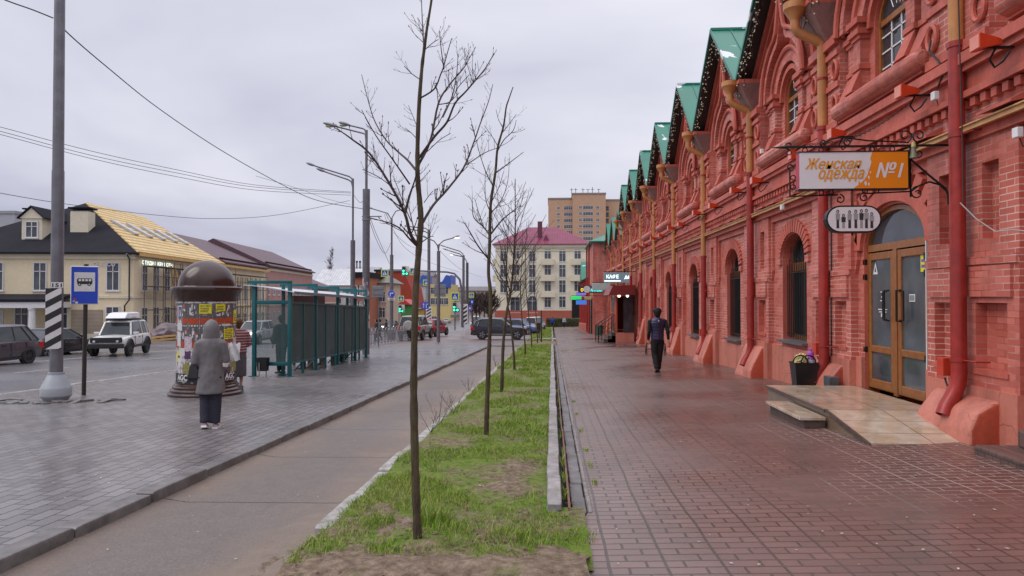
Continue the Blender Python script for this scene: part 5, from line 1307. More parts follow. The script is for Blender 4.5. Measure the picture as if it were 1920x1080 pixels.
for (px, py, Y, s, lb) in ((752, 560, 66, .42, 'far yellow crossing sign beside the small traffic light'), (799, 530, 84, .55, 'far yellow crossing sign high over the road'), (884, 554, 90, .5, 'far yellow crossing sign right of the dark lamp post'), (921, 548, 95, .4, 'farthest yellow crossing sign before the cream house')):
    crossing_sign(px, py, Y, s, lb); q_ = at(px, py, Y); pole('sign_post', 'thin grey post under the '+lb.split(' ', 1)[1].replace('yellow ', ''), px, int(558+(1.61-SL(Y))/Y*1280), py-3, .04, cat='post', Y=Y+.2)
# right turn sign and its plate
c = at(734, 551, g4.y-.25); rt = thing('turn_sign', 'round blue right turn sign with a lorry plate under it', 'road sign', c)
b = board(rt, 'disc', .60, .6, 0, 0, (M_WHT,)); p = MB(); p.prism([(.285*math.cos(j*PI/16), -.026, .285*math.sin(j*PI/16)) for j in range(32)], (0, .004, 0)); p.build('blue_field', M_BLU, b, recalc=True)
p = MB(); p.box(-.13, -.06, -.031, -.027, -.2, .1); p.box(-.06, .08, -.031, -.027, .03, .1); p.add([(.08, -.031, -.02), (.2, -.031, .065), (.08, -.031, .15)], [(0,1,2)]); p.build('arrow', M_WHT, b)
p = MB(); p.bbox(-.32, .32, -.02, 0, -.53, -.36, .01); b2_ = p.build('lorry_plate', M_WHT, rt)
p = MB(); p.box(-.12, .2, -.025, -.021, -.47, -.40); p.box(-.2, -.13, -.025, -.021, -.47, -.42); p.build('lorry_symbol', M_BLK, b2_)
# lane sign, sign backs, chevrons
c = at(797, 573, 60); ls = thing('lane_sign', 'blue lane sign with white arrows behind the first tree', 'road sign', c)
b = board(ls, 'box', .66, .58, 0, 0, (M_BLU,)); p = MB()
p.box(-.17, -.12, -.025, -.021, -.22, .1); p.add([(-.24, -.025, .08), (-.05, -.025, .08), (-.145, -.025, .23)], [(0,1,2)]); p.box(.10, .15, -.025, -.021, -.22, .14); p.box(.15, .22, -.025, -.021, .1, .16); p.add([(.2, -.025, .05), (.3, -.025, .13), (.2, -.025, .2)], [(0,1,2)]); p.box(-.01, .01, -.025, -.021, -.22, .22); p.build('arrow', M_WHT, b)
pole('sign_post', 'thin grey post under the blue lane sign', 797, 622, 562, .04, cat='post', Y=60.2)
for (px, py, w_, h, Y, by_, lb) in ((709, 547, 22, 22, 38, 643, 'grey back of a square road sign by the railing'), (825, 545, 22, 23, 50, 640, 'grey back of a square road sign on the thin plaza post')):
    c = at(px, py, Y); t_ = thing('road_sign', lb, 'road sign', c); W = w_/1280*Y; H = h/1280*Y
    p = MB(); p.bbox(-W/2, W/2, -.02, .02, -H/2, H/2, .02); p.box(-W/2+.05, W/2-.05, -.05, -.021, H*.2, H*.2+.05); p.box(-W/2+.05, W/2-.05, -.05, -.021, -H*.25, -H*.25+.05); p.build('plate', M_BACK, t_)
pole('sign_post', 'thin grey post of the square road sign by the railing', 710, 646, 535, .035, cat='post', Y=38.2)
for (px, py, h, Y, lb) in ((804, 590, 30, 66, 'striped marker board leaning behind the first tree'), (870, 590, 40, 62, 'white marker board with black stripes by the far lamp post')):
    t_ = thing('striped_marker', lb, 'warning plate', at(px, py, Y)); H = h/1280*Y; W = H*.36
    p = MB(); p.bbox(-W/2, W/2, -.01, .01, -H/2, H/2, .004); p.box(-.03, .03, .012, .06, -H/2-1.0, H/2); p.build('plate', M_WHT, t_); stripes(W*.8, H*.9, 9, 0, 1, -.012).build('stripes', M_BLK, t_)
c = at(881, 578, 84); t_ = thing('road_sign', 'round violet blue mandatory sign by the dark far post', 'road sign', c); board(t_, 'disc', .7, .7, 0, 0, (mat('faded blue sign', (.12,.10,.45), .4),))
p = MB(); p.add([(.12*math.cos(j*PI/6), -.024, .12*math.sin(j*PI/6)) for j in range(12)], [tuple(range(12))]); p.build('symbol', M_WHT, t_)
c = at(885, 566, 86); t_ = thing('road_sign', 'small square blue sign above the round violet one', 'road sign', c); board(t_, 'box', .5, .55, 0, 0, (M_BLU,)); p = MB(); p.box(-.1, .1, -.024, -.021, -.15, .15); p.build('symbol', M_WHT, t_)
# railing along the road side of the plaza
rl = thing('railing', 'grey looped steel railing along the roadside behind the shelter', 'railing', (-10.9, 42, G(-10.9, 42)))
p = MB(); y = 33.0
while y < 56:
    x = -10.9+.02*(y-33); z = G(x, y); p.tube([(x, y, z), (x, y, z+.85), (x, y+.12, z+1.0), (x, y+.45, z+1.0), (x, y+.57, z+.85), (x, y+.57, z)], .025, 6); p.tube([(x, y+.285, z+.1), (x, y+.285, z+.95)], .015, 4); y += .8
p.build('loops', M_BACK, rl, True)
p = MB(); p.tube([(-10.9+.02*(y_-33), y_, G(-10.9, y_)+.12) for y_ in (33, 40, 48, 56)], .02, 6); p.tube([(-10.9+.02*(y_-33), y_, G(-10.9, y_)+.7) for y_ in (33, 40, 48, 56)], .02, 6); p.build('rails', M_BACK, rl, True)
# overhead cables
M_CAB = mat('black cable', (.03,.03,.034), .6)
def cable(lb, pts, r=.011):
    P = [at(a, b, Y) for a, b, Y in pts]; Q = []
    for i in range(len(P)-1):                            # smooth through the points
        p0, p1, p2, p3 = P[max(i-1, 0)], P[i], P[i+1], P[min(i+2, len(P)-1)]
        for j in range(6):
            u = j/6; Q.append(.5*((2*p1)+(p2-p0)*u+(2*p0-5*p1+4*p2-p3)*u*u+(3*p1-p0-3*p2+p3)*u**3))
    Q.append(P[-1]); p = MB(); p.tube(Q, r, 5); tag(p.build('overhead_cable', M_CAB), lb, 'cable', 'overhead cables')
cable('cable from the lamp post sloping down to the shelter pole', [(112, 40, 13.6), (125, 60, 13.8), (200, 125, 16), (300, 205, 20), (420, 285, 24), (540, 352, 28), (600, 377, 29.5), (683, 392, 31)], .014)
cable('short cable entering the top of the lamp post', [(-30, -16, 12.5), (20, 4, 13), (60, 18, 13.3), (100, 34, 13.6)], .014)
for i, (y0, y1, y2) in enumerate(((238, 322, 360), (246, 328, 362), (252, 335, 366))):
    cable('%s of the three parallel cables crossing the sky' % ['uppermost', 'middle', 'lowest'][i], [(-40, y0-8, 24), (0, y0, 24.3), (170, y0+45, 26.5), (330, y1-4, 29.5), (480, (y1+y2)/2+6, 33), (658, y2, 37)], .011)
cable('long slack cable passing behind the lamp post over the black roof', [(-30, 356, 20), (0, 362, 21), (80, 376, 23), (150, 386, 25), (280, 402, 29), (400, 410, 32), (520, 403, 35), (656, 376, 37)], .011)
cable('thin cable crossing down to the slim double lamp', [(480, 330, 30), (560, 354, 32), (610, 372, 34), (658, 384, 37)], .008)
for (lb, pts) in (('first looping cable dropping from the shelter pole', [(690, 395, 31), (702, 430, 33), (715, 460, 36), (730, 494, 41)]), ('second looping cable dropping from the shelter pole', [(690, 405, 31), (706, 450, 34), (722, 475, 38), (734, 452, 43)]), ('cable running from the turn sign post over the road', [(737, 430, 43), (760, 465, 50), (800, 490, 60), (860, 510, 70)]), ('far cable sagging between the distant lamp posts', [(738, 436, 43), (770, 462, 52), (804, 470, 70)]), ('far thin cable sagging towards the cream house', [(825, 470, 40), (845, 490, 55), (870, 508, 70), (905, 520, 100)]), ('cable linking the two shelter end poles', [(661, 362, 37), (668, 372, 35), (676, 380, 33), (684, 372, 31)])):
    cable(lb, pts, .012)
# ================================================================== TREES
def m_bark(name, a, b, moss):
    n = NT(name); sp = n.n('ShaderNodeMapping'); sp.inputs['Scale'].default_value = (30, 30, 9); n.l(n.coord(), sp.inputs[0])
    f = n.noise(1, 5, .7, sp.outputs[0]); f2 = n.noise(5, 4, .6)
    c = n.ramp(f, [(.3, a), (.7, b)]); c = n.mix(n.ramp(f2, [(.45, 0.0), (.7, .7)]), c, moss)
    n.set(c, .85, 0, .2); n.bump(f, .9, .012); return n.m
M_BARK = m_bark('sapling bark', (.026,.019,.013), (.115,.085,.058), (.095,.09,.035)); M_TWIG = mat('dark reddish twigs', (.05,.03,.028), .7, 0, .3, 12)
class Tree:
    def __init__(s, name, label, base, seed, group='bare saplings in the grass strip'):
        s.t = thing(name, label, 'tree', base, 0, group); s.tr = MB(); s.cr = MB(); s.r = random.Random(seed)
    def smooth(s, P, k=4):
        Q = []
        for i in range(len(P)-1):
            p0, p1, p2, p3 = P[max(i-1, 0)], P[i], P[i+1], P[min(i+2, len(P)-1)]
            for j in range(k):
                u = j/k; Q.append(.5*((2*p1)+(p2-p0)*u+(2*p0-5*p1+4*p2-p3)*u*u+(3*p1-p0-3*p2+p3)*u**3))
        return Q+[P[-1]]
    def trunk(s, P, r0, r1):
        Q = s.smooth(P, 6); n = len(Q)
        rs = [(r0+(r1-r0)*(i/(n-1))**.85)*(1+.09*s.r.uniform(-1, 1)) for i in range(n)]; rs[0] = r0*1.35
        s.tr.tube(Q, rs, 9); return Q
    def branch(s, P, r0, r1=.0022, twigs=True, n=6, tw=(.06, .26), dens=14):
        Q = s.smooth(P, 4); m = len(Q); s.cr.tube(Q, [r0+(r1-r0)*i/(m-1) for i in range(m)], n)
        if twigs:
            L = sum((b-a).length for a, b in zip(Q, Q[1:])); k = max(2, int(L*dens))
            for _ in range(k):
                u = .15+.85*s.r.random(); i = min(m-2, int(u*(m-1))); s.twig(Q[i], (Q[i+1]-Q[i]).normalized(), s.r.uniform(*tw)*(1.15-u*.6), max(.0016, (r0+(r1-r0)*u)*.55))
        return Q
    def twig(s, p, d, L, r, depth=0):
        a = s.r.uniform(0, 2*PI); o = d.orthogonal().normalized(); v = (Matrix.Rotation(a, 3, d) @ o)
        e = (d*.75+v*s.r.uniform(.5, 1.0)+Vector((0, 0, .30))).normalized()
        pts = [p]; q = p.copy(); k = 3
        for i in range(k):
            q = q+e*L/k; e = (e+Vector((s.r.uniform(-.15, .15), s.r.uniform(-.15, .15), .12))).normalized(); pts.append(q.copy())
        s.cr.tube(pts, [r, r*.8, r*.65, r*.45], 4)
        s.cr.tube([q, q+e*.008, q+e*.018], [r*.9, r*1.3, r*.3], 4)
        if depth < 1 and L > .09:
            for sg in (-1, 1):
                i = s.r.choice((1, 2)); dd = (e+v*0+d.cross(v)*sg*.9).normalized(); b = pts[i]+dd*L*.35+Vector((0, 0, L*.06)); s.cr.tube([pts[i], pts[i].lerp(b, .6)+Vector((0, 0, -.004)), b], [r*.7, r*.55, r*.35], 3)
    def done(s):
        s.tr.build('trunk', M_BARK, s.t, True); s.cr.build('crown', M_TWIG, s.t, True)
def trace(P, Y0, Y1=None): 
    n = len(P)-1; Y1 = Y0 if Y1 is None else Y1
    return [at(a, b, Y0+(Y1-Y0)*i/max(1, n)) for i, (a, b) in enumerate(P)]
b0 = gp(785, 1027); Y = b0.y
T = Tree('bare_tree', 'tall bare sapling nearest the camera with a slim dark trunk', b0, 1)
T.trunk([b0-Vector((0, 0, .05))]+trace([(783, 1005), (779, 900), (776, 760), (776, 690), (779, 560), (785, 470), (789, 415), (787, 379), (783, 330), (783, 272), (786, 194), (791, 128), (795, 95), (801, 50), (809, 0), (814, -50), (818, -110)], Y), .034, .005)
for k, (P, r, dy) in enumerate((
    ([(785, 462), (770, 440), (759, 400), (737, 356), (695, 290), (661, 262), (640, 247), (626, 239)], .017, -.45),
    ([(759, 402), (767, 370), (777, 340), (782, 318)], .014, -.05),
    ([(779, 318), (764, 300), (748, 286), (725, 264), (704, 230), (692, 195), (678, 140)], .011, .35),
    ([(768, 345), (737, 300), (704, 253), (678, 206)], .008, -.5),
    ([(791, 420), (812, 385), (838, 356), (869, 315), (888, 268), (900, 233), (916, 190), (924, 158)], .013, .55),
    ([(872, 310), (885, 302), (910, 286), (931, 278)], .006, .3),
    ([(783, 300), (814, 257), (838, 229), (853, 194), (873, 194-22), (892, 150), (910, 128), (927, 99)], .012, -.6),
    ([(783, 312), (807, 264), (822, 194), (842, 160), (869, 128), (880, 109), (892, 88)], .012, .4),
    ([(786, 185), (814, 167), (826, 140), (832, 124), (840, 95), (847, 72)], .008, -.3),
    ([(832, 128), (827, 90), (824, 58)], .005, -.2), ([(830, 220), (848, 180), (856, 140), (859, 101)], .007, .2), ([(822, 196), (845, 190), (858, 165), (880, 140)], .005, -.3),
    ([(783, 300), (800, 285), (825, 262), (845, 250)], .005, .2),
    ([(783, 240), (775, 220), (766, 198)], .004, .2), ([(789, 150), (772, 138), (758, 124)], .004, -.2), ([(783, 262), (772, 250), (760, 240)], .004, .1),
    ([(784, 464), (767, 447), (753, 431), (735, 420), (704, 411), (689, 408)], .009, -.4), ([(787, 457), (804, 445), (813, 443)], .006, .1), ([(804, 445), (808, 424)], .004, .1),
    ([(737, 356), (722, 330), (704, 300), (700, 270)], .006, .25), ([(771, 415), (758, 385), (745, 350), (738, 335)], .006, .4), ([(786, 455), (775, 425), (768, 395), (758, 372)], .008, .3),
    ([(795, 95), (793, 60), (791, 20), (789, -40)], .007, .2), ([(798, 92), (812, 80), (822, 74)], .004, -.2), ([(740, 355), (715, 335), (690, 322), (680, 318)], .004, -.4), ([(795, 380), (805, 366), (812, 358)], .004, 0))):
    T.branch(trace(P, Y, Y+dy), r*.78, .0022, dens=15, tw=(.05, .22))
T.done()
b0 = gp(911, 824); Y = b0.y
T = Tree('bare_tree', 'second bare sapling from the camera in the grass strip', b0, 2)
T.trunk([b0-Vector((0, 0, .05))]+trace([(912, 800), (914, 740), (917, 660), (920, 560), (916, 511), (918, 463), (920, 385), (929, 322), (933, 278), (944, 237), (949, 202), (954, 186), (962, 163)], Y), .037, .006)
for P, r, dy in (
    ([(917, 487), (897, 462), (883, 438), (869, 415)], .012, -.5), ([(918, 441), (907, 426), (888, 407), (885, 378), (877, 366)], .012, .5), ([(907, 426), (898, 400), (890, 372)], .007, -.3),
    ([(918, 457), (932, 443), (941, 440)], .009, .2), ([(921, 438), (941, 413), (960, 397), (976, 385)], .012, -.6), ([(919, 397), (910, 369), (910, 318)], .009, .3), ([(931, 323), (954, 306), (982, 285)], .010, .4),
    ([(920, 400), (940, 375), (952, 340), (955, 300)], .008, .7), ([(925, 350), (912, 325), (900, 290), (893, 262)], .008, -.5), ([(932, 285), (945, 262), (962, 245), (968, 225)], .008, -.3), ([(934, 275), (922, 255), (908, 235)], .006, .3), ([(941, 250), (955, 232), (968, 214)], .006, .3), ([(944, 240), (935, 225), (930, 205)], .005, -.2), ([(922, 378), (935, 352), (945, 320)], .007, -.3), ([(919, 450), (905, 440), (893, 430)], .006, .3)):
    T.branch(trace(P, Y, Y+dy), r, .003, dens=9, tw=(.1, .35))
T.done()
for k, (bp, P, top_r, nb, lb) in enumerate((
    ((940, 741), [(941, 720), (944, 640), (951, 580), (958, 545), (963, 490), (966, 440), (966, 390), (966, 335)], .009, 26, 'third bare sapling with a leaning trunk before the cream house'),
    ((965, 697), [(963, 660), (957, 600), (951, 560), (950, 500), (952, 450), (955, 400)], .008, 20, 'fourth bare sapling leaning back behind the third'),
    ((985, 668), [(984, 640), (978, 590), (976, 540), (979, 480), (980, 430)], .01, 20, 'fifth bare sapling in the strip'),
    ((997, 654), [(996, 630), (990, 580), (985, 520), (986, 460), (988, 415)], .011, 20, 'sixth bare sapling, thin, before the parked cars'),
    ((1008, 644), [(1007, 620), (1003, 560), (1000, 500), (1001, 455)], .012, 18, 'seventh and farthest bare sapling of the strip'))):
    b0 = gp(*bp); Y = b0.y; T = Tree('bare_tree', lb, b0, 20+k)
    Q = T.trunk([b0-Vector((0, 0, .05))]+trace(P, Y), .042, top_r*.8); n = len(Q)
    for j in range(nb):
        u = .46+.5*(j/nb); p = Q[int(u*(n-1))]; a = T.r.uniform(0, 2*PI); L = (2.1 if k == 0 else 1.9)*(1.1-u)*T.r.uniform(.7, 1.25); e = Vector((math.cos(a), math.sin(a)*.7, T.r.uniform(.9, 1.5))).normalized()
        T.branch([p, p+e*L*.35, p+e*L*.7+Vector((0, 0, .05*L)), p+e*L+Vector((0, 0, .16*L))], .013*(1.2-u)*1.3, .004, dens=6, tw=(.12, .4))
    T.done()
def wild_tree(name, lb, base, H, R_, seed, r0=.16, nb=26, group=None, up=1.3, fork=.3, tw=0.012):
    T = Tree(name, lb, base, seed, group); P = [Vector(base)+Vector((T.r.uniform(-.03, .03)*H*i/4, 0, H*.95*i/4)) for i in range(5)]; Q = T.trunk(P, r0, r0*.15); n = len(Q)
    for j in range(nb):
        u = fork+(1-fork)*j/nb; p = Q[min(n-1, int(u*(n-1)))]; a = T.r.uniform(0, 2*PI); L = R_*(1.25-u)*T.r.uniform(.7, 1.2)
        e = Vector((math.cos(a), math.sin(a), up*T.r.uniform(.6, 1.4))).normalized()
        q = T.branch([p, p+e*L*.4, p+e*L*.75+Vector((0, 0, .06*L)), p+e*L+Vector((0, 0, .15*L))], r0*.35, tw, False)
        for _ in range(7):
            i = T.r.randrange(2, len(q)-1); a2 = T.r.uniform(0, 2*PI); e2 = (e+Vector((math.cos(a2), math.sin(a2), T.r.uniform(-.1, .9)))*.8).normalized(); L2 = L*.45
            T.cr.tube([q[i], q[i]+e2*L2*.5, q[i]+e2*L2+Vector((0, 0, .1*L2))], [tw*1.8, tw*1.3, tw*.8], 3)
            T.cr.tube([q[i]+e2*L2*.5, q[i]+e2*L2*.7+Vector((T.r.uniform(-1, 1), T.r.uniform(-1, 1), T.r.uniform(0, 1)))*L2*.4], [tw*1.2, tw*.7], 3)
    T.done()
p = at(620, 508, 165); wild_tree('bare_tree', 'far bare birch rising above the pale sheds', (p.x, p.y, SL(165)), p.z-SL(165)+6.2, 3.0, 40, .10, 60, None, 1.9, .52, .013)
for i, (px, Yt) in enumerate(((893, 112), (900, 118), (908, 110), (915, 116), (922, 112), (886, 122))):
    p = at(px, 560, Yt); wild_tree('lime_tree', 'clipped bare lime tree left of the cream house, %s in its row' % ['second', 'third', 'fourth', 'fifth', 'sixth', 'first'][i], (p.x, Yt, SL(Yt)), 5.6, 2.6, 50+i, .2, 30, 'clipped limes left of the cream house', 1.0, .42, .03)
# young weeds with stalks by the lane kerb
for i, (px, py, h) in enumerate(((822, 800, .55), (850, 775, .4), (808, 812, .38), (880, 740, .4), (930, 690, .5))):
    b0 = gp(px, py); T = Tree('weed_stalks', 'dry branching weed stalk by the lane kerb, %s one from the camera' % ['second', 'third', 'nearest', 'fourth', 'farthest'][i], b0, 70+i, 'dry weed stalks by the lane kerb'); T.t['category'] = 'weed'
    for j in range(4):
        a = T.r.uniform(0, 6.3); e = Vector((math.cos(a)*.7, math.sin(a)*.5, 1)).normalized(); T.branch([b0, b0+e*h*.4, b0+e*h*.7, b0+e*h], .004, .0015, True, 4, (.04, .12), 16)
    T.cr.build('stalks', M_TWIG, T.t, True)
# ================================================================== PEOPLE
SKIN = mat('skin', (.42,.23,.16), .55, 0, .08, 8)
def ell(c, rx, ry, n=16, rz=0): 
    return [(c[0]+rx*math.cos(2*PI*i/n)*math.cos(rz)-ry*math.sin(2*PI*i/n)*math.sin(rz), c[1]+rx*math.cos(2*PI*i/n)*math.sin(rz)+ry*math.sin(2*PI*i/n)*math.cos(rz), c[2]) for i in range(n)]
def person(label, loc, rz, H, arms, legs, wear, vox=.02, detail=False, cat='person', lean=0.0, tilt=0.0):
    """a figure facing its own +y. arms/legs: joint positions as fractions of H per side; wear: list of clothing dicts"""
    t_ = thing('person', label, cat, loc, rz); V = lambda p: Vector((p[0]*H, p[1]*H, p[2]*H))
    bm_ = MB()
    bm_.loft([ell(V((0, lean*z, z)), rx*H, ry*H) for z, rx, ry in ((.47, .070, .055), (.52, .088, .062), (.58, .085, .058), (.63, .075, .052), (.70, .085, .058), (.77, .092, .06), (.81, .085, .05), (.835, .045, .035))])
    hc = V((0, lean*.9+.012+tilt, .925))
    bm_.tube([V((0, lean*.82, .80)), V((0, lean*.86+.004, .86)), hc], [.036*H, .032*H, .034*H], 10)
    bm_.ball(hc+Vector((0, .002*H, .008*H)), .064*H, 16, 0, (.80, .98, 1.08)); bm_.ball(hc+Vector((0, .018*H, -.032*H)), .043*H, 12, 0, (.85, .95, 1))
    bm_.ball(hc+Vector((0, .066*H, -.004*H)), .012*H, 8, 0, (.8, 1, 1.3))
    for sg in (-1, 1): bm_.ball(hc+Vector((sg*.052*H, 0, 0)), .014*H, 8, 0, (.5, .9, 1.3))
    for sd, (sh_, el, wr) in arms.items():
        sh_, el, wr = V(sh_), V(el), V(wr); bm_.tube([sh_, sh_.lerp(el, .5), el, el.lerp(wr, .4), wr], [.028*H, .026*H, .021*H, .022*H, .015*H], 10)
        d = (wr-el).normalized(); s_ = d.cross(Vector((0, 1, 0))); s_ = s_.normalized() if s_.length > .1 else Vector((1, 0, 0)); up = s_.cross(d)
        pc = wr+d*.028*H; bm_.tube([wr, pc, pc+d*.022*H], [.014*H, .021*H, .018*H], 8)
        for j, (o, L) in enumerate(((-.016, .042), (-.005, .048), (.006, .045), (.016, .036))):
            a = pc+d*.02*H+up*o*H; k = a+d*L*.5*H; e = k+(d*.8+s_*(.5 if sd == 'L' else -.5)).normalized()*L*.45*H; bm_.tube([a, k, e], [.0058*H, .0054*H, .0045*H], 6)
        a = pc-up*.014*H; bm_.tube([wr+d*.01*H-up*.01*H, a-up*.012*H+d*.008*H, a-up*.014*H+d*.034*H], [.0075*H, .0068*H, .005*H], 6)
    for sd, (hp, kn, an) in legs.items():
        hp, kn, an = V(hp), V(kn), V(an); bm_.tube([hp, hp.lerp(kn, .5), kn, kn.lerp(an, .35), an], [.052*H, .044*H, .031*H, .032*H, .019*H], 10)
        bm_.tube([an, an+Vector((0, .01*H, -.02*H))], [.02*H, .022*H], 8)
    bo = remeshed(bm_, vox if not detail else .0075*1.3, 3).build('body', SKIN, t_, auto=False)
    if detail:
        f_ = MB()
        for sg in (-1, 1): f_.ball(hc+Vector((sg*.022*H, .056*H, .012*H)), .0065*H, 8)
        f_.box(hc.x-.016*H, hc.x+.016*H, hc.y+.055*H, hc.y+.060*H, hc.z-.036*H, hc.z-.032*H); f_.build('face_features', mat('dark eyes and lips', (.06,.03,.025), .4), bo)
    for w_ in wear:
        m_ = MB(); k = w_['kind']; e = w_.get('ease', .012)
        if k in ('top', 'coat', 'vest', 'skirt'):
            prof = w_['prof']; m_.loft([ell(V((0, lean*z+yo, z)), (rx+e)*H, (ry+e)*H) for z, rx, ry, yo in prof])
            if k in ('top', 'coat'):
                for sd, (sh_, el, wr) in arms.items():
                    sh_, el, wr = V(sh_), V(el), V(wr); r = w_.get('sleeve', .036); cu = el.lerp(wr, w_.get('cuff', .92))
                    m_.tube([sh_+Vector((-sh_.x*.25, 0, .005*H)), sh_, sh_.lerp(el, .5), el, el.lerp(wr, .5), cu], [r*H*1.05, r*H*1.08, r*H*1.02, r*H*.95, r*H*.85, r*H*.72], 12)
            if w_.get('collar'): m_.tube([V((0, lean*.83, .80)), V((0, lean*.85, .862))], [.052*H, .044*H], 14)
        elif k == 'trousers':
            m_.loft([ell(V((0, 0, z)), (rx+.012)*H, (ry+.012)*H) for z, rx, ry in ((.455, .06, .05), (.50, .085, .06), (.56, .085, .056))])
            for sd, (hp, kn, an) in legs.items():
                hp, kn, an = V(hp), V(kn), V(an); q = w_.get('fit', 1); m_.tube([hp, hp.lerp(kn, .5), kn, kn.lerp(an, .5), an+Vector((0, .0, .0))+Vector((0, 0, w_.get('hem', 0)*H))], [.062*H, .054*H*q, .044*H*q, .042*H*q, .038*H*q], 12)
        elif k == 'shoes':
            for sd, (hp, kn, an) in legs.items():
                an = V(an); yw = w_.get('yaw', 0); pit = w_.get('pitch', {}).get(sd, 0)
                s2 = MB(); s2.loft([[(x*H, y*H, z*H) for x, y, z in ring] for ring in (
                    [(-.020, -.036, 0), (.020, -.036, 0), (.022, -.036, .02), (0, -.036, .038), (-.022, -.036, .02)], [(-.024, 0, 0), (.024, 0, 0), (.024, 0, .03), (0, .0, .05), (-.024, 0, .03)], [(-.027, .06, 0), (.027, .06, 0), (.026, .06, .02), (0, .06, .034), (-.026, .06, .02)], [(-.016, .105, .0), (.016, .105, 0), (.015, .105, .012), (0, .105, .018), (-.015, .105, .012)])])
                M_ = Matrix.Translation(an+Vector((0, 0, -.042*H))) @ Matrix.Rotation(pit, 4, 'X'); s2.xform(M_); 
                mats_ = w_['mat']; so_ = s2.build('shoe', mats_, t_)
                if w_.get('sole'): s3 = MB(); s3.loft([[(x*H, y*H, z*H) for x, y, z in ring] for ring in ([(-.024, -.04, -.006), (.024, -.04, -.006), (.024, -.04, .010), (-.024, -.04, .010)], [(-.03, .06, -.006), (.03, .06, -.006), (.03, .06, .008), (-.03, .06, .008)], [(-.018, .108, -.004), (.018, .108, -.004), (.018, .108, .006), (-.018, .108, .006)])]); s3.xform(M_); s3.build('sole', w_['sole'], so_)
            continue
        elif k == 'hair':
            m_.ball(hc+Vector((0, -.010*H, .016*H)), .070*H, 14, 0, (.86, .96, 1.0)); m_.ball(hc+Vector((0, -.03*H, -.02*H)), .05*H, 12, 0, (1, .8, 1.1))
        elif k == 'cap':
            m_.lathe([(.068*H, .0), (.069*H, .018*H), (.064*H, .045*H), (.045*H, .066*H), (0, .074*H)], 18, hc+Vector((0, 0, .010*H))); m_.lathe([(0, 0), (.068*H, 0)], 18, hc+Vector((0, 0, .010*H)))
        elif k == 'hood':
            m_.loft([ell(hc+Vector((0, yo*H, z*H)), rx*H, ry*H) for z, rx, ry, yo in ((-.135, .118, .07, -.004), (-.11, .098, .072, -.012), (-.08, .080, .072, -.018), (-.045, .074, .075, -.02), (0, .073, .080, -.016), (.035, .068, .076, -.012), (.065, .052, .060, -.012), (.088, .026, .034, -.016), (.094, .006, .01, -.016))])
        if not m_.v: continue
        rm = remeshed(m_, w_.get('vox', .016), w_.get('smooth', 4)) if k not in ('cap',) else m_
        amp = w_.get('wrinkle', .006)
        if amp:
            rm.v = [tuple(Vector(v)+Vector((MN.fractal(Vector((v[0]*9, v[1]*9, v[2]*3.5)), 1, 2, 3), MN.fractal(Vector((v[0]*10+5, v[1]*10, v[2]*4)), 1, 2, 3), 0))*amp) for v in rm.v]
        if w_.get('quilt'):
            st_ = w_['quilt']; rm.v = [tuple(Vector((v[0], v[1], v[2]))*1.0+Vector((v[0], v[1], 0)).normalized()*(-.010*max(0, 1-abs(((v[2]/st_) % 1)-.5)*7))) for v in rm.v]
        rm.build(w_['name'], w_['mat'], t_, auto=False)
    return t_
def cloth(name, c, var=.15, rough=.8, scale=30): return mat(name, c, rough, 0, var, scale, .15, .3)
# walking man in the vest, seen from behind
g = gp(1233, 698)
NAVY = mat('navy quilted nylon', (.022,.018,.055), .35, 0, .2, 6, .1); BLACK = cloth('black cloth', (.012,.011,.013)); 
TOPP = ((.50, .082, .062, -.004), (.56, .086, .064, 0), (.63, .083, .06, 0), (.70, .093, .064, 0), (.77, .104, .066, -.004), (.815, .092, .055, -.004), (.845, .05, .042, -.002))
LEGS_W = {'L': ((-.052, 0, .50), (-.043, .035, .285), (-.032, .02, .045)), 'R': ((.052, 0, .50), (.040, .0, .27), (.022, -.075, .075))}
man = person('man in a navy quilted vest and black cap walking away along the red paving', g, R(4), 1.77,
    {'L': ((-.118, 0, .80), (-.138, -.03, .635), (-.132, .04, .50)), 'R': ((.118, 0, .80), (.150, -.045, .645), (.168, -.03, .505))},
    {'L': ((-.050, 0, .50), (-.042, .012, .28), (-.025, -.06, .065)), 'R': ((.050, 0, .50), (.036, .03, .28), (.022, .055, .043))},
    [dict(kind='top', name='shirt', mat=BLACK, prof=TOPP, ease=.004, sleeve=.033), dict(kind='vest', name='vest', mat=NAVY, prof=TOPP, ease=.018, quilt=.085, collar=True, wrinkle=.004), dict(kind='trousers', name='trousers', mat=cloth('black trousers', (.014,.013,.014)), fit=1.12), dict(kind='shoes', mat=mat('dark grey shoes', (.03,.03,.034), .35), pitch={'L': -.7}), dict(kind='hair', name='hair', mat=cloth('dark hair', (.012,.009,.008)), wrinkle=.002), dict(kind='cap', name='cap', mat=BLACK, wrinkle=0)], .016, True)
p = MB(); p.prism([(.016*math.cos(j*PI/8), -.153, 1.425+.016*math.sin(j*PI/8)) for j in range(16)], (0, .01, 0)); p.build('badge', M_WHITE, man)
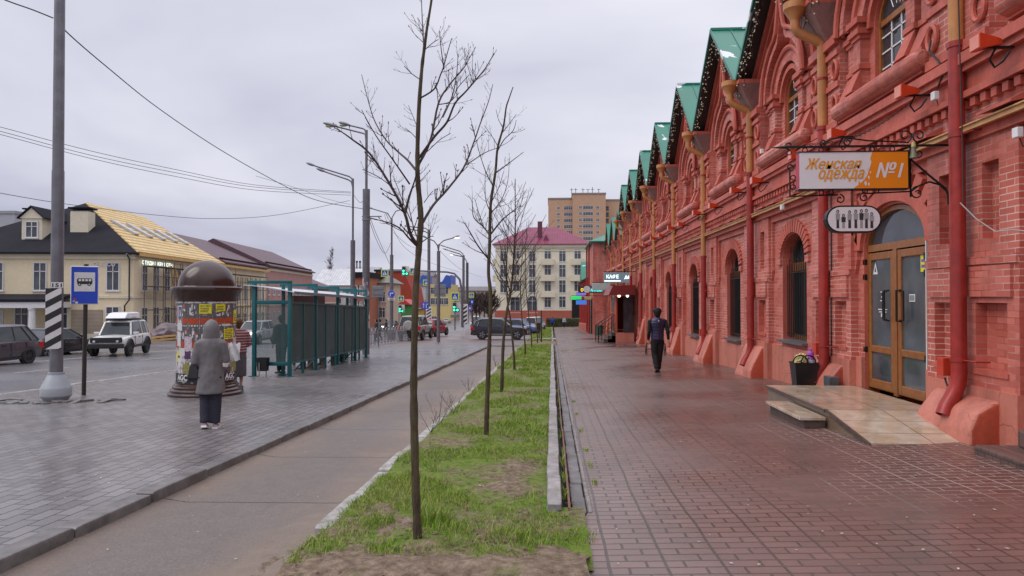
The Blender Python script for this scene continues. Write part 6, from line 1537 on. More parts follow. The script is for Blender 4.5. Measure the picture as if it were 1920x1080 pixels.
# woman in the grey hooded coat
g = gp(394, 803)
def m_coat():
    n = NT('rain-spotted grey coat'); f = n.noise(4, 5, .65, None, 1.0); f2 = n.noise(60, 2, .6)
    c = n.ramp(f, [(.3, (.115,.108,.11)), (.7, (.165,.155,.155))]); c = n.mix(n.ramp(n.noise(14, 4, .7), [(.58, 0.0), (.72, .5)]), c, (.085, .055, .06)); n.set(c, .55, 0, .3); n.bump(n.math('ADD', f, n.math('MULTIPLY', f2, .1)), .5, .02); return n.m
COAT = m_coat()
wom = person('woman in a long grey hooded coat and dark trousers facing the poster column', g, R(14), 1.56,
    {'L': ((-.102, 0, .79), (-.135, -.01, .62), (-.10, .10, .585)), 'R': ((.102, 0, .79), (.142, .0, .63), (.105, .11, .66))},
    {'L': ((-.05, 0, .49), (-.045, .01, .275), (-.040, -.035, .058)), 'R': ((.05, 0, .49), (.046, .012, .275), (.046, .01, .045))},
    [dict(kind='coat', name='coat', mat=COAT, prof=((.325, .120, .09, -.005), (.35, .121, .091, -.004), (.45, .108, .084, 0), (.52, .10, .076, 0), (.60, .092, .068, 0), (.70, .098, .07, 0), (.77, .105, .068, -.004), (.81, .104, .06, -.004), (.845, .068, .05, -.002)), ease=.010, sleeve=.042, wrinkle=.009), dict(kind='hood', name='hood', mat=COAT, wrinkle=.006), dict(kind='trousers', name='trousers', mat=cloth('dark blue trousers', (.030,.030,.045)), fit=1.18), dict(kind='shoes', mat=mat('pink grey trainers', (.40,.26,.28), .5), sole=M_WHITE, pitch={'L': -.35})], .016, True, lean=.02, tilt=.012)
Mw = WM(wom)
hb = thing('handbag', 'black handbag hanging from the left arm of the woman in the grey coat', 'bag', Mw @ Vector((-.235, .10, .70)), R(14))
p = MB(); p.loft([[(-.05, -.11, 0), (.05, -.11, 0), (.05, .13, 0), (-.05, .13, 0)], [(-.07, -.13, .04), (.07, -.13, .04), (.07, .15, .04), (-.07, .15, .04)], [(-.05, -.11, .20), (.05, -.11, .20), (.05, .13, .20), (-.05, .13, .20)], [(-.02, -.09, .26), (.02, -.09, .26), (.02, .11, .26), (-.02, .11, .26)]], 0, True); p.build('bag', mat('black leather', (.012,.012,.012), .35, 0, .2, 20, .2), hb)
p = MB(); p.tube([(.02, -.07, .25), (.05, -.06, .38), (.05, .05, .38), (.02, .08, .25)], .010, 6); p.build('strap', M_BLK, hb)
pp_ = thing('paper', 'white crumpled sheet held in the right hand of the woman in grey', 'paper', Mw @ Vector((.27, .24, 1.12)), R(14))
p = MB(); n = 8
for i in range(n+1):
    for j in range(n+1): p.v.append((-.06+.15*i/n, .03*math.sin(i*1.1+j*.7), -.16+.26*j/n+.015*math.sin(i*2)))
for i in range(n):
    for j in range(n): p.f.append((i*(n+1)+j, (i+1)*(n+1)+j, (i+1)*(n+1)+j+1, i*(n+1)+j+1)); p.mi.append(0); p.sm.append(True)
p.build('sheet', M_WHITE, pp_)
# woman in the striped jumper behind the column
g = gp(445, 729)
def m_stripe():
    n = NT('striped knit'); sp = n.n('ShaderNodeSeparateXYZ'); n.l(n.coord(), sp.inputs[0]); s_ = n.math('FRACT', n.math('DIVIDE', sp.outputs[2], .062))
    n.set(n.mix(n.math('GREATER_THAN', s_, .72), (.20,.055,.06), (.42,.36,.35)), .85, 0, .2); return n.m
person('woman in a striped red jumper and grey skirt standing behind the poster column', g+Vector((-.03, .1, 0)), R(20), 1.60, {'L': ((-.115, 0, .79), (-.15, .02, .63), (-.10, .11, .60)), 'R': ((.115, 0, .79), (.145, .02, .63), (.10, .11, .60))},
    {'L': ((-.045, 0, .49), (-.04, .01, .275), (-.04, 0, .045)), 'R': ((.045, 0, .49), (.04, .01, .275), (.04, 0, .045))},
    [dict(kind='top', name='jumper', mat=m_stripe(), prof=((.50, .098, .078, 0), (.56, .10, .08, 0), (.63, .095, .074, 0), (.70, .10, .075, 0), (.77, .108, .07, 0), (.815, .09, .055, 0), (.845, .05, .042, 0)), ease=.018, sleeve=.04), dict(kind='skirt', name='skirt', mat=cloth('grey skirt', (.085,.08,.085)), prof=((.17, .098, .085, 0), (.3, .10, .085, 0), (.45, .098, .08, 0), (.53, .092, .07, 0)), ease=.014), dict(kind='shoes', mat=M_BLK), dict(kind='hair', name='hair', mat=cloth('auburn hair', (.10,.045,.02)), wrinkle=.004)], .02)
STAND = {'L': ((-.05, 0, .49), (-.045, .01, .275), (-.045, 0, .045)), 'R': ((.05, 0, .49), (.045, .01, .275), (.045, 0, .045))}
WALK = {'L': ((-.05, 0, .49), (-.045, .06, .29), (-.04, .05, .05)), 'R': ((.05, 0, .49), (.045, .0, .28), (.04, -.10, .08))}
HANG = {'L': ((-.118, 0, .80), (-.15, -.01, .64), (-.15, .03, .49)), 'R': ((.118, 0, .80), (.15, -.01, .64), (.15, .03, .49))}
def small(label, g, rz, H, topc, legc, legs=STAND, hairc=(.02,.014,.01), arms=HANG, hat=None, sit=False):
    tn = 'top %02x%02x%02x' % tuple(int(255*min(1, c)) for c in topc); ln = 'legs %02x%02x%02x' % tuple(int(255*min(1, c)) for c in legc)
    wr = [dict(kind='top', name='jacket', mat=cloth(tn, topc), prof=tuple((z, rx+.006, ry+.006, yo) for z, rx, ry, yo in TOPP), ease=.016, sleeve=.04, vox=.025), dict(kind='trousers', name='trousers', mat=cloth(ln, legc), vox=.025), dict(kind='shoes', mat=M_BLK), dict(kind='hair', name='hair', mat=cloth('hair %02x' % int(255*hairc[0]), hairc), vox=.025)]
    if hat: wr.append(dict(kind='cap', name='hat', mat=cloth('hat %02x' % int(255*hat[0]), hat), wrinkle=0))
    return person(label, g, rz, H, arms, legs, wr, .03)
gq = Vector((-7.92, 19.6, G(-7.9, 19.6))); small('dark dressed person standing behind the end glass of the shelter', gq, R(60), 1.70, (.018,.02,.022), (.015,.015,.018))
SIT = {'L': ((-.05, 0, .27), (-.06, .22, .28), (-.06, .22, .045)), 'R': ((.05, 0, .27), (.06, .22, .28), (.06, .22, .045))}
for i, (x, y, c, l, lb) in enumerate(((-7.9, 21.3, (.20,.05,.035), (.03,.03,.04), 'person in a dull red jacket waiting behind the dark shelter panels'), (-7.95, 23.2, (.05,.06,.09), (.05,.05,.05), 'person in dark blue waiting in the middle of the shelter'), (-7.95, 25.4, (.25,.23,.2), (.02,.02,.025), 'person in a pale jacket waiting at the far end of the shelter'))):
    small(lb, Vector((x, y, G(x, y))), R(85+i*10), 1.66, c, l)
g = gp(1036, 614); small('far pedestrian in a bright blue jacket beside the grass edge', g, R(5), 1.75, (.03,.04,.35), (.02,.02,.03), WALK)
g = gp(1058, 614); small('far pedestrian in a pale grey jacket on the red paving', g, R(175), 1.72, (.30,.33,.38), (.015,.015,.02), WALK)
p_ = at(132, 632, 46); small('man in a dark jacket by the yellow house wall', Vector((p_.x, 50.5, G(p_.x, 50.5))), R(-60), 1.72, (.035,.025,.035), (.02,.02,.02), STAND)
for i, (px, py, Yp, c, lb) in enumerate(((706, 612, 52, (.03,.03,.04), 'distant pedestrian in black by the cream ornate house'), (712, 612, 53, (.12,.15,.17), 'distant pedestrian in grey beside the one in black'), (724, 606, 66, (.04,.03,.03), 'distant pedestrian half hidden by the turn sign post'))):
    p_ = at(px, py, Yp); small(lb, Vector((p_.x, Yp, G(p_.x, Yp))), R(100), 1.72, c, (.03,.03,.035), WALK)
# ================================================================== VEHICLES
M_TYRE = mat('tyre rubber', (.016,.016,.017), .75, 0, .15, 20, .1); M_RIM = mat('alloy rim', (.40,.40,.41), .3, .8, .1, 8); M_RIMD = mat('dark steel rim', (.05,.05,.052), .4, .5, .1, 8)
M_CGL = glassy('car glass', (.03,.036,.04), .05); M_TRIM = mat('black car trim', (.018,.018,.019), .5, 0, .1, 9); M_TAIL = mat('red tail lamp', (.45,.01,.012), .2, 0, .1, 5); M_HEAD = mat('clear head lamp', (.55,.57,.58), .12, .3, .1, 5); M_PLATE = mat('white number plate', (.62,.62,.62), .4)
def paint(name, c): 
    if name in MATS: return MATS[name]
    n = NT(name); f = n.noise(2.5, 4, .6); sp = n.n('ShaderNodeSeparateXYZ'); n.l(n.coord(), sp.inputs[0])
    dirt = n.ramp(n.math('ADD', sp.outputs[2], n.math('MULTIPLY', f, .5)), [(.35, .55), (.95, 0.0)])
    n.set(n.mix(dirt, c, (.10,.09,.08)), n.ramp(f, [(.3, .22), (.7, .34)]), .1, .5); n.b.inputs['Coat Weight'].default_value = .5; n.b.inputs['Coat Roughness'].default_value = .08; MATS[name] = n.m; return n.m
STYLE = {  # stations (y frac, belt z frac, half width frac); cabin: base y0,y1 ; roof y0,y1 fractions
 'suv': dict(st=((-.5, .40, .80), (-.485, .56, .92), (-.46, .60, .96), (-.30, .62, 1), (.16, .61, 1), (.22, .60, .99), (.40, .56, .95), (.46, .50, .88), (.5, .38, .74)), cab=(-.47, .22, -.40, .07), zb=.17, hood=.0),
 'hatch': dict(st=((-.5, .38, .80), (-.485, .52, .92), (-.45, .58, .96), (-.28, .60, 1), (.15, .59, 1), (.24, .56, .98), (.42, .48, .92), (.47, .42, .85), (.5, .34, .7)), cab=(-.46, .25, -.34, .06), zb=.15),
 'sedan': dict(st=((-.5, .40, .80), (-.49, .58, .92), (-.42, .62, .95), (-.28, .64, 1), (.12, .62, 1), (.2, .60, .99), (.42, .51, .92), (.47, .45, .85), (.5, .36, .72)), cab=(-.33, .22, -.18, .05), zb=.15),
 'box': dict(st=((-.5, .30, .90), (-.49, .56, .95), (-.46, .59, .98), (-.30, .60, 1), (.14, .59, 1), (.2, .58, .99), (.46, .54, .96), (.485, .52, .94), (.5, .36, .9)), cab=(-.48, .21, -.43, .12), zb=.24),
 'van': dict(st=((-.5, .30, .92), (-.49, .52, .96), (-.46, .55, .99), (-.30, .55, 1), (.25, .54, 1), (.34, .52, .99), (.44, .46, .95), (.48, .40, .9), (.5, .3, .8)), cab=(-.49, .38, -.47, .24), zb=.16)}
def car(name, label, loc, rz, L, W, H, style, pt, group=None, wheel=.33, rim=M_RIM, clad=False, cat='car', lit=False, ybias=.0):
    S = STYLE[style]; t_ = thing(name, label, cat, loc, rz, group); hw = W/2; zb = S['zb']*H
    mb = MB(); rings = []
    for y, zt, w_ in S['st']:
        w2 = hw*w_; z1 = zt*H; z0 = zb if abs(y) < .47 else zb+.06*H
        half = [(0, z0), (w2*.86, z0), (w2*.97, z0+.06*H), (w2, z0+(z1-z0)*.45), (w2*.985, z0+(z1-z0)*.68), (w2*.95, z1-.03*H), (w2*.86, z1), (0, z1+.025*H)]
        rings.append([(x, y*L, z) for x, z in half]+[(-x, y*L, z) for x, z in reversed(half[1:-1])])
    mb.loft(rings); bo = mb.build('body', pt, t_)
    c0, c1, r0, r1 = S['cab']; zB = S['st'][4][1]*H-.01; zT = H
    def ring(y0, y1, w0, w1, z, k=.06): return [(-w0, y0*L, z), (w0, y0*L, z), (w0*1.02, (y0+k)*L, z), (w1*1.04, (y1-k)*L, z), (w1, y1*L, z), (-w1, y1*L, z), (-w1*1.04, (y1-k)*L, z), (-w0*1.02, (y0+k)*L, z)]
    lo = ring(c0, c1, hw*.84, hw*.84, zB); up = ring(r0, r1, hw*.66, hw*.68, zT-.055*H)
    g = MB(); g.loft([lo, up], 0, False); g.build('windows', M_CGL, t_)
    rf = MB(); rf.loft([[tuple(a) for a in up], ring(r0-.004, r1+.004, hw*.68, hw*.70, zT-.045*H), ring(r0+.02, r1-.02, hw*.6, hw*.6, zT-.008*H), ring(r0+.06, r1-.06, hw*.4, hw*.4, zT)]); rf.build('roof', pt, t_)
    Lo, Up = [Vector(v) for v in lo], [Vector(v) for v in up]
    for i in (0, 1, 2, 3, 4, 5, 6, 7):
        r = .045 if i in (0, 1, 4, 5) else .035
        if i in (2, 3, 6, 7): continue
        pl = MB(); pl.tube([Lo[i], Up[i]], r, 6); pl.build('pillar', pt, bo)
    for sg, (a, b) in ((1, (2, 3)), (-1, (7, 6))):
        for u in ((.40,) if style != 'van' else (.4, .7)):
            pl = MB(); pl.tube([Lo[a].lerp(Lo[b], u), Up[a].lerp(Up[b], u+.02)], .035, 6); pl.build('pillar', pt, bo)
        if style in ('suv', 'hatch', 'van', 'box'): pl = MB(); pl.tube([Lo[a].lerp(Lo[b], .06), Up[a].lerp(Up[b], .02)], .05, 6); pl.build('pillar', pt, bo)
    wy = (.325*L, -.295*L)
    for y in wy:
        for sg in (-1, 1):
            a = MB(); x = sg*(hw*.985)
            a.lathe([(0, sg*.006), (wheel*1.17, sg*.006), (wheel*1.17, -sg*.12), (0, -sg*.12)], 24, (x, y, wheel*1.02), 0, 'x'); a.build('wheel_arch', M_TRIM, bo, recalc=True)
            if clad:
                a = MB(); a.tube([(x+sg*.01, y+wheel*1.2*math.cos(j*PI/12), wheel+wheel*1.2*math.sin(j*PI/12)) for j in range(13)], .04, 6); a.build('arch_flare', M_TRIM, bo)
            w_ = MB(); o = sg*.015
            w_.lathe([(wheel*.66, sg*.02), (wheel*.74, sg*.03), (wheel*.93, sg*.03), (wheel, sg*.005), (wheel, -sg*.16), (wheel*.6, -sg*.17)], 24, (x+o, y, wheel), 0, 'x'); wo = w_.build('wheel', M_TYRE, t_, recalc=True)
            w_ = MB(); w_.lathe([(0, sg*.012), (wheel*.14, sg*.014), (wheel*.2, sg*.0), (wheel*.64, -sg*.01), (wheel*.68, sg*.022), (wheel*.72, sg*.022)], 24, (x+o, y, wheel), 1, 'x')
            for k in range(5):
                an = 2*PI*k/5
                for da in (-.16, .16): w_.prism([(x+o+sg*.016, y+wheel*rr*math.cos(an+aa), wheel+wheel*rr*math.sin(an+aa)) for rr, aa in ((.12, da-.25), (.12, da+.25), (.68, da+.07), (.68, da-.07))], (-sg*.03, 0, 0), 0)
            w_.build('rim', [rim, M_RIMD], wo, recalc=True)
    # lamps, bumpers, grille, plates, mirrors, door lines
    fz = S['st'][-3][1]*H
    for sg in (-1, 1):
        h = MB()
        if style == 'box': h.lathe([(0, .02), (.085, .01), (.085, -.05)], 16, (sg*hw*.70, .5*L, .48*H), 0, 'y')
        else: h.loft([[(sg*hw*.50, .492*L, fz-.10*H), (sg*hw*.50, .487*L, fz-.02*H), (sg*hw*.78, .47*L, fz-.00*H), (sg*hw*.80, .472*L, fz-.08*H)], [(sg*hw*.55, .46*L, fz-.10*H), (sg*hw*.55, .45*L, fz-.02*H), (sg*hw*.93, .42*L, fz+.015*H), (sg*hw*.95, .43*L, fz-.06*H)]], 0, False)
        h.build('headlight', M_LMP if lit else M_HEAD, t_, recalc=True)
        tl = MB(); zz = S['st'][1][1]*H; tl.bbox(sg*hw*.66, sg*hw*.955, -.502*L, -.44*L, zz-.15*H, zz+.015*H, .02); tl.build('tail_lamp', M_TAIL, t_)
        mr = MB(); mr.bbox(sg*hw*.90, sg*(hw+.18), .155*L, .155*L+.11, zB+.02, zB+.16, .03); mr.build('mirror', pt, t_)
        dl = MB(); xs = sg*hw*1.0
        for y in ((.15, -.08, -.27) if style != 'box' else (.15, -.12)): dl.box(xs-sg*.02, xs+sg*.003, y*L-.006, y*L+.006, zb+.08*H, zB-.04)
        dl.box(xs-sg*.02, xs+sg*.012, -.03*L, .02*L, zB-.13, zB-.105); dl.box(xs-.03, xs+.005*sg, -.20*L, .22*L, zb-.02, zb+.05*H)
        dl.build('door_trim', M_TRIM, bo)
    b = MB(); b.bbox(-hw*.78, hw*.78, .465*L, .503*L, zb+.02*H, zb+.13*H, .03); b.bbox(-hw*.46, hw*.46, .47*L, .497*L, fz-.14*H, fz-.05*H, .02); b.build('grille', M_TRIM, t_)
    b = MB(); b.bbox(-hw*.82, hw*.82, -.505*L, -.46*L, zb+.02*H, zb+.14*H, .03); b.build('bumper', M_TRIM if style in ('suv', 'box') else pt, t_)
    b = MB(); b.box(-.26, .26, .503*L, .507*L, zb+.09*H, zb+.09*H+.11); b.build('number_plate', M_PLATE, t_)
    b = MB(); b.box(-.26, .26, -.509*L, -.504*L, zb+.20*H, zb+.20*H+.11); b.build('number_plate', M_PLATE, t_)
    return t_
M_CHR = mat('bright trim', (.6,.6,.6), .2, .8)
g = gp(213, 668); nv = car('off_roader', 'white boxy off-roader with black flares and a white roof box driving towards the viewer', (g.x-.45, g.y+1.3, g.z), PI+R(13), 3.75, 1.72, 1.72, 'box', paint('white car paint', (.62,.62,.60)), None, .38, M_RIMD, True, lit=True)
p = MB(); p.loft([[(-.42, -1.15, 1.82), (.42, -1.15, 1.82), (.42, .75, 1.82), (-.42, .75, 1.82)], [(-.46, -1.2, 1.88), (.46, -1.2, 1.88), (.46, .85, 1.86), (-.46, .85, 1.86)], [(-.44, -1.15, 2.08), (.44, -1.15, 2.08), (.42, .45, 2.08), (-.42, .45, 2.08)], [(-.34, -1.0, 2.13), (.34, -1.0, 2.13), (.34, .3, 2.13), (-.34, .3, 2.13)]]); p.build('roof_box', paint('white roof box', (.66,.66,.67)), nv)
p = MB(); 
for y in (-.8, .3): p.box(-.62, .62, y-.03, y+.03, 1.72, 1.80)
for sg in (-1, 1): p.tube([(sg*.60, -1.4, 1.74), (sg*.60, .4, 1.74)], .025, 6)
p.build('roof_rack', M_TRIM, nv)
p = MB(); p.bbox(-.72, .72, 1.86, 1.93, .70, .95, .03); p.bbox(-.80, .80, 1.86, 2.0, .42, .66, .04); p.build('front_guard', M_TRIM, nv)
p = MB(); 
for sg in (-1, 1): p.lathe([(0, .03), (.06, .02), (.06, -.05)], 12, (sg*.52, 1.93, .76), 0, 'y')
p.build('fog_lamp', M_HEAD, nv)
g = gp(62, 681); car('parked_car', 'dark grey people carrier at the left edge with a bright red tail lamp', (g.x-.95, g.y-1.35, g.z), PI+R(-2), 4.1, 1.72, 1.62, 'hatch', paint('grey violet paint', (.055,.05,.06)), None, .32, M_RIMD)
g = gp(143, 662); car('parked_car', 'low black saloon parked by the kerb behind the lamp post', (g.x-.1, g.y-1.4, g.z), R(-7), 4.7, 1.8, 1.42, 'sedan', paint('black car paint', (.014,.013,.016)), None, .34, M_RIM)
g = gp(455, 646); car('suv', 'pale grey estate car with lit headlamps seen through the shelter glass', (g.x+.2, g.y+1.6, g.z), PI+R(3), 4.4, 1.78, 1.64, 'suv', paint('pale grey paint', (.34,.35,.35)), None, .34, M_RIM, lit=True)
g = gp(932, 636); bsv = car('suv', 'black sport utility car with a chrome window line parked across the lane end', (g.x+.12, g.y+.9, g.z), R(-90), 4.3, 1.86, 1.62, 'suv', paint('ink black paint', (.012,.011,.022)), 'cars parked beyond the grass', .36, M_RIM)
p = MB(); p.tube([(-.80, -1.90, 1.10), (-.74, -1.75, 1.40), (-.70, -1.35, 1.535), (-.68, -.4, 1.56), (-.70, .25, 1.52), (-.80, .9, 1.03)], .022, 6); p.tube([(.80, -1.90, 1.10), (.74, -1.75, 1.40), (.70, -1.35, 1.535), (.68, -.4, 1.56), (.70, .25, 1.52), (.80, .9, 1.03)], .022, 6); p.build('window_trim', M_CHR, bsv)
p = MB(); [p.box(sg*.935, sg*.95, -1.0, 1.1, .36, .40) for sg in (-1, 1)]; p.build('sill_trim', M_CHR, bsv)
g = gp(985, 629); car('parked_car', 'blue hatchback parked behind the black sport utility car', (g.x-.6, g.y+2.2, g.z), R(-112), 4.1, 1.74, 1.56, 'suv', paint('bright blue paint', (.05,.11,.32)), 'cars parked beyond the grass', .33)
g = gp(1003, 621); car('minivan', 'white roofed estate car with dark red lamps parked behind the blue hatchback', (g.x, g.y+2.6, g.z), R(-15), 4.5, 1.8, 1.8, 'van', paint('silver white paint', (.5,.5,.5)), 'cars parked beyond the grass', .33)
g = gp(770, 638); by_ = car('off_roader', 'beige off-roader with a spare wheel on its back door', (g.x, g.y+1.9, g.z), R(-4), 4.0, 1.78, 1.78, 'box', paint('beige silver paint', (.27,.25,.21)), None, .36, M_RIM, True)
p = MB(); p.lathe([(0, -.12), (.30, -.12), (.36, -.08), (.37, 0), (.36, .08)], 24, (0, -2.06, 1.08), 0, 'y'); p.build('spare_wheel_cover', mat('grey wheel cover', (.32,.31,.29), .5), by_, recalc=True)
g = gp(805, 631); car('parked_car', 'bright red hatchback beside the beige off-roader', (g.x, g.y+1.8, g.z), R(-14), 3.9, 1.7, 1.5, 'hatch', paint('red car paint', (.36,.012,.02)), None, .31)
g = gp(733, 622); car('parked_car', 'dark saloon with lit headlamps approaching behind the turn sign post', (g.x-.5, g.y+2.0, g.z), PI, 4.5, 1.8, 1.5, 'sedan', paint('dark blue grey paint', (.03,.033,.045)), None, .32, lit=True)
p_ = at(800, 595, 80); car('van', 'dark van beyond the red hatchback', (p_.x, 80, G(p_.x, 80) if p_.x < -11.75 else SL(80)-.06), R(-10), 4.9, 1.95, 2.1, 'van', paint('dark van paint', (.025,.025,.03)), None, .34, cat='van')
p_ = at(776, 600, 72); car('parked_car', 'silver car half hidden behind the beige off-roader', (p_.x, 72, SL(72)-.06), R(0), 4.3, 1.75, 1.5, 'sedan', paint('silver paint', (.28,.29,.3)), None, .32)
p_ = at(894, 575, 135); car('van', 'far white van with lit headlamps left of the lime trees', (p_.x, 135, SL(135)-.3), R(180), 5, 2, 2.3, 'van', paint('white van paint', (.6,.6,.6)), None, .35, cat='van', lit=True)
for i, (px, Yc, c) in enumerate(((838, 200, (.5,.5,.5)), (812, 230, (.4,.41,.42)), (850, 260, (.3,.05,.05)))):
    p_ = at(px, 580, Yc); car('parked_car', ['tiny far white car on the open road', 'tiny far silver car before the yellow house', 'tiny far dark red car down the road'][i], (p_.x, Yc, SL(Yc)-.36), R(120*i), 4.2, 1.75, 1.5, 'sedan', paint('far paint %s' % 'white,silver,red'.split(',')[i], c), None, .32)
# ================================================================== OTHER BUILDINGS
M_FWIN = glassy('far window glass', (.06,.065,.075), .12); M_FRM = mat('white window frame', (.62,.62,.62), .45, 0, .06, 6)
def wall_mat(name, c, var=.1, brick=None, dirt=None):
    if name in MATS: return MATS[name]
    n = NT(name); f = n.noise(.5, 5, .6); f2 = n.noise(4, 5, .6)
    c_ = n.ramp(f2, [(.3, tuple(x*(1-var) for x in c)), (.7, tuple(x*(1+var*.5) for x in c))]); c_ = n.mix(n.ramp(f, [(.45, 0.0), (.75, .5)]), c_, dirt or tuple(x*.72 for x in c))
    if brick: b = n.brick(n.xy(), (1,1,1), (.8,.8,.8), (1.2,1.15,1.1), *brick); c_ = n.mix(1.0, c_, b.outputs['Color'], 'MULTIPLY')
    n.set(c_, .75, 0, .3); n.bump(f2, .15, .02); MATS[name] = n.m; return n.m
def roof_mat(name, c, w=.35, rows=None):
    if name in MATS: return MATS[name]
    n = NT(name); f = n.noise(.8, 5, .6); sp = n.n('ShaderNodeSeparateXYZ'); n.l(n.coord(), sp.inputs[0])
    s_ = n.math('FRACT', n.math('DIVIDE', sp.outputs[2 if rows else 0], rows or w))
    col = n.ramp(f, [(.3, tuple(x*.8 for x in c)), (.7, tuple(x*1.15 for x in c))]); col = n.mix(n.math('MULTIPLY', n.math('LESS_THAN', s_, .14 if not rows else .36), .6 if not rows else .85), col, tuple(x*.35 for x in c))
    if rows: s2 = n.math('FRACT', n.math('DIVIDE', sp.outputs[1], 1.15)); col = n.mix(n.math('MULTIPLY', n.math('LESS_THAN', s2, .12), .5), col, tuple(x*.4 for x in c))
    n.set(col, .85 if sum(c) < .12 else .5, 0, .12 if sum(c) < .12 else .4); n.bump(s_, .2, .03); MATS[name] = n.m; return n.m
WCACHE = {}
def window(parent, x, z, w_, h, face='front', depth=0.0, X=0, arch=False, mull=1, frame=None, sash=True):
    """a window (> pane) on the front (y=0) or the street side (x=X) of a building"""
    key = (round(w_, 2), round(h, 2), arch, mull, frame.name if frame else '')
    if key not in WCACHE:
        P = arch_poly(0, w_/2, -h/2, h/2-w_/2, w_/2, 10) if arch else [(-w_/2, -h/2), (-w_/2, h/2), (w_/2, h/2), (w_/2, -h/2)]
        k = .09; Pi = arch_poly(0, w_/2-k, -h/2+k, h/2-w_/2, w_/2-k, 10) if arch else [(-w_/2+k, -h/2+k), (-w_/2+k, h/2-k), (w_/2-k, h/2-k), (w_/2-k, -h/2+k)]
        m = MB(); band(m, Pi+[Pi[0]], P+[P[0]], -.02, .06, 0)
        for i in range(mull): s = -w_/2+(i+1)*w_/(mull+1); m.box(-.05, .02, s-.035, s+.035, -h/2+.05, h/2-.05)
        if sash: m.box(-.05, .02, -w_/2+.05, w_/2-.05, h*.18-.03, h*.18+.03)
        m.box(-.12, 0, -w_/2-.08, w_/2+.08, -h/2-.07, -h/2)
        m.v = [(v[1], v[0], v[2]) for v in m.v]; m.f = [tuple(reversed(f)) for f in m.f]
        g = MB(); g.prism([(a, -.004, b) for a, b in P], (0, .03, 0))
        WCACHE[key] = (m, g)
    m, g = WCACHE[key]
    if key not in WMESH:
        a = m.build('window', frame or M_FRM, None); b = g.build('pane', M_FWIN, a, recalc=True); WMESH[key] = (a.data, b.data); bpy.data.objects.remove(b); bpy.data.objects.remove(a)
    da, db = WMESH[key]
    a = bpy.data.objects.new('window', da); COL.objects.link(a); a.parent = parent
    a.location, a.rotation_euler = ((x, -.005-depth, z), (0, 0, 0)) if face == 'front' else ((X+.005, x, z), (0, 0, PI/2))
    b = bpy.data.objects.new('pane', db); COL.objects.link(b); b.parent = a
    return a
WMESH = {}
def hip(mb, x0, x1, y0, y1, z0, z1, ridge, ov=.5, mi=0, t_=.12):
    """hipped roof with its ridge between the two points given"""
    a, b, c, d = (x0-ov, y0-ov, z0), (x1+ov, y0-ov, z0), (x1+ov, y1+ov, z0), (x0-ov, y1+ov, z0); (r0, r1) = ridge
    L = [a, b, c, d, (r0[0], r0[1], z1), (r1[0], r1[1], z1)]
    if abs(r0[0]-r1[0]) > abs(r0[1]-r1[1]): F_ = [(0, 1, 5, 4), (1, 2, 5), (2, 3, 4, 5), (3, 0, 4), (3, 2, 1, 0)]
    else: F_ = [(0, 1, 4), (1, 2, 5, 4), (2, 3, 5), (3, 0, 4, 5), (3, 2, 1, 0)]
    mb.add(L, F_, mi)
    mb.box(x0-ov, x1+ov, y0-ov, y1+ov, z0-t_, z0-.005, mi)
RZ = math.atan(.123); CX, CY = -36.75, 58.0
M_YEL_W = wall_mat('pale yellow render', (.74,.63,.43)); M_YELB = wall_mat('cream trim', (.66,.60,.46)); M_DKR = roof_mat('dark slate shingle', (.020,.020,.026), .3); M_LATH = roof_mat('bare roof battens', (.66,.46,.17), 1, .36); M_PURR = roof_mat('brown purple metal roof', (.105,.055,.065), .4)
M_TIMB = mat('fresh timber', (.55,.33,.11), .6, 0, .2, 5)
yb_ = thing('corner_house', 'yellow two-storey corner house with a black hipped roof, bare battens on its street side', 'house', (CX, CY, 0), RZ)
def hb_(z0): return z0
m = MB(); m.box(-17.5, 0, 0, 21, -3.5, 5.55); m.build('wall', M_YEL_W, yb_)
m = MB()
for z, h, d in ((5.0, .5, .18), (1.55, .22, .10)): m.box(-17.6, d, -d, 21, z, z+h)
m.box(-17.7, .14, -.14, 21, -3.5, -1.55); m.build('string_course', M_YELB, yb_)
m = MB(); ov = .55
E0, E1, E2, E3 = (-17.5-ov, -ov, 5.56), (ov, -ov, 5.56), (ov, 21, 5.56), (-17.5-ov, 21, 5.56); Ra, Rb = (-9, 9, 11.1), (-9, 21, 11.1)
m.add([E0, E1, Ra], [(0, 1, 2)]); m.add([E0, Ra, Rb, E3], [(0, 1, 2, 3)]); m.add([E3, Rb, E2], [(0, 1, 2)]); m.box(-17.5-ov, ov, -ov, 21, 5.40, 5.555); m.build('roof', M_DKR, yb_)
m = MB(); 
m.prism([E1, E2, Rb, Ra], (.05, 0, .10)); m.build('roof_battens', M_LATH, yb_)
m = MB(); m.box(ov-.02, ov+.12, -.2, 39, 5.28, 5.54); m.build('timber_fascia', M_TIMB, yb_)
for i in range(5):
    y = 6.0+i*3.0; u0, u1 = .36, .60
    P = lambda u, yy: Vector((ov+(Ra[0]-ov)*u, yy, 5.56+(11.1-5.56)*u))
    n_ = Vector((.53, 0, .85))*.2
    m = MB(); m.prism([P(u0, y)+n_*.6, P(u0, y+.85)+n_*.6, P(u1, y+.85)+n_*.6, P(u1, y)+n_*.6], n_); sk = m.build('skylight', mat('skylight frame', (.42,.43,.45), .4), yb_, recalc=True)
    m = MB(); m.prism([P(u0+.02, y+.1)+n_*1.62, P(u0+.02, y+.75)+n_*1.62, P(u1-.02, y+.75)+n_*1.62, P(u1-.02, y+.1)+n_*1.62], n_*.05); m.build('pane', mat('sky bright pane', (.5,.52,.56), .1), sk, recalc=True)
for x in (-15.6, -11.5, -7.9, -1.75):
    window(yb_, x, 3.45, 1.15, 2.5); 
for x in (-14.2, -9.4, -6.1, -1.75): window(yb_, x, -.2, 1.2, 2.1)
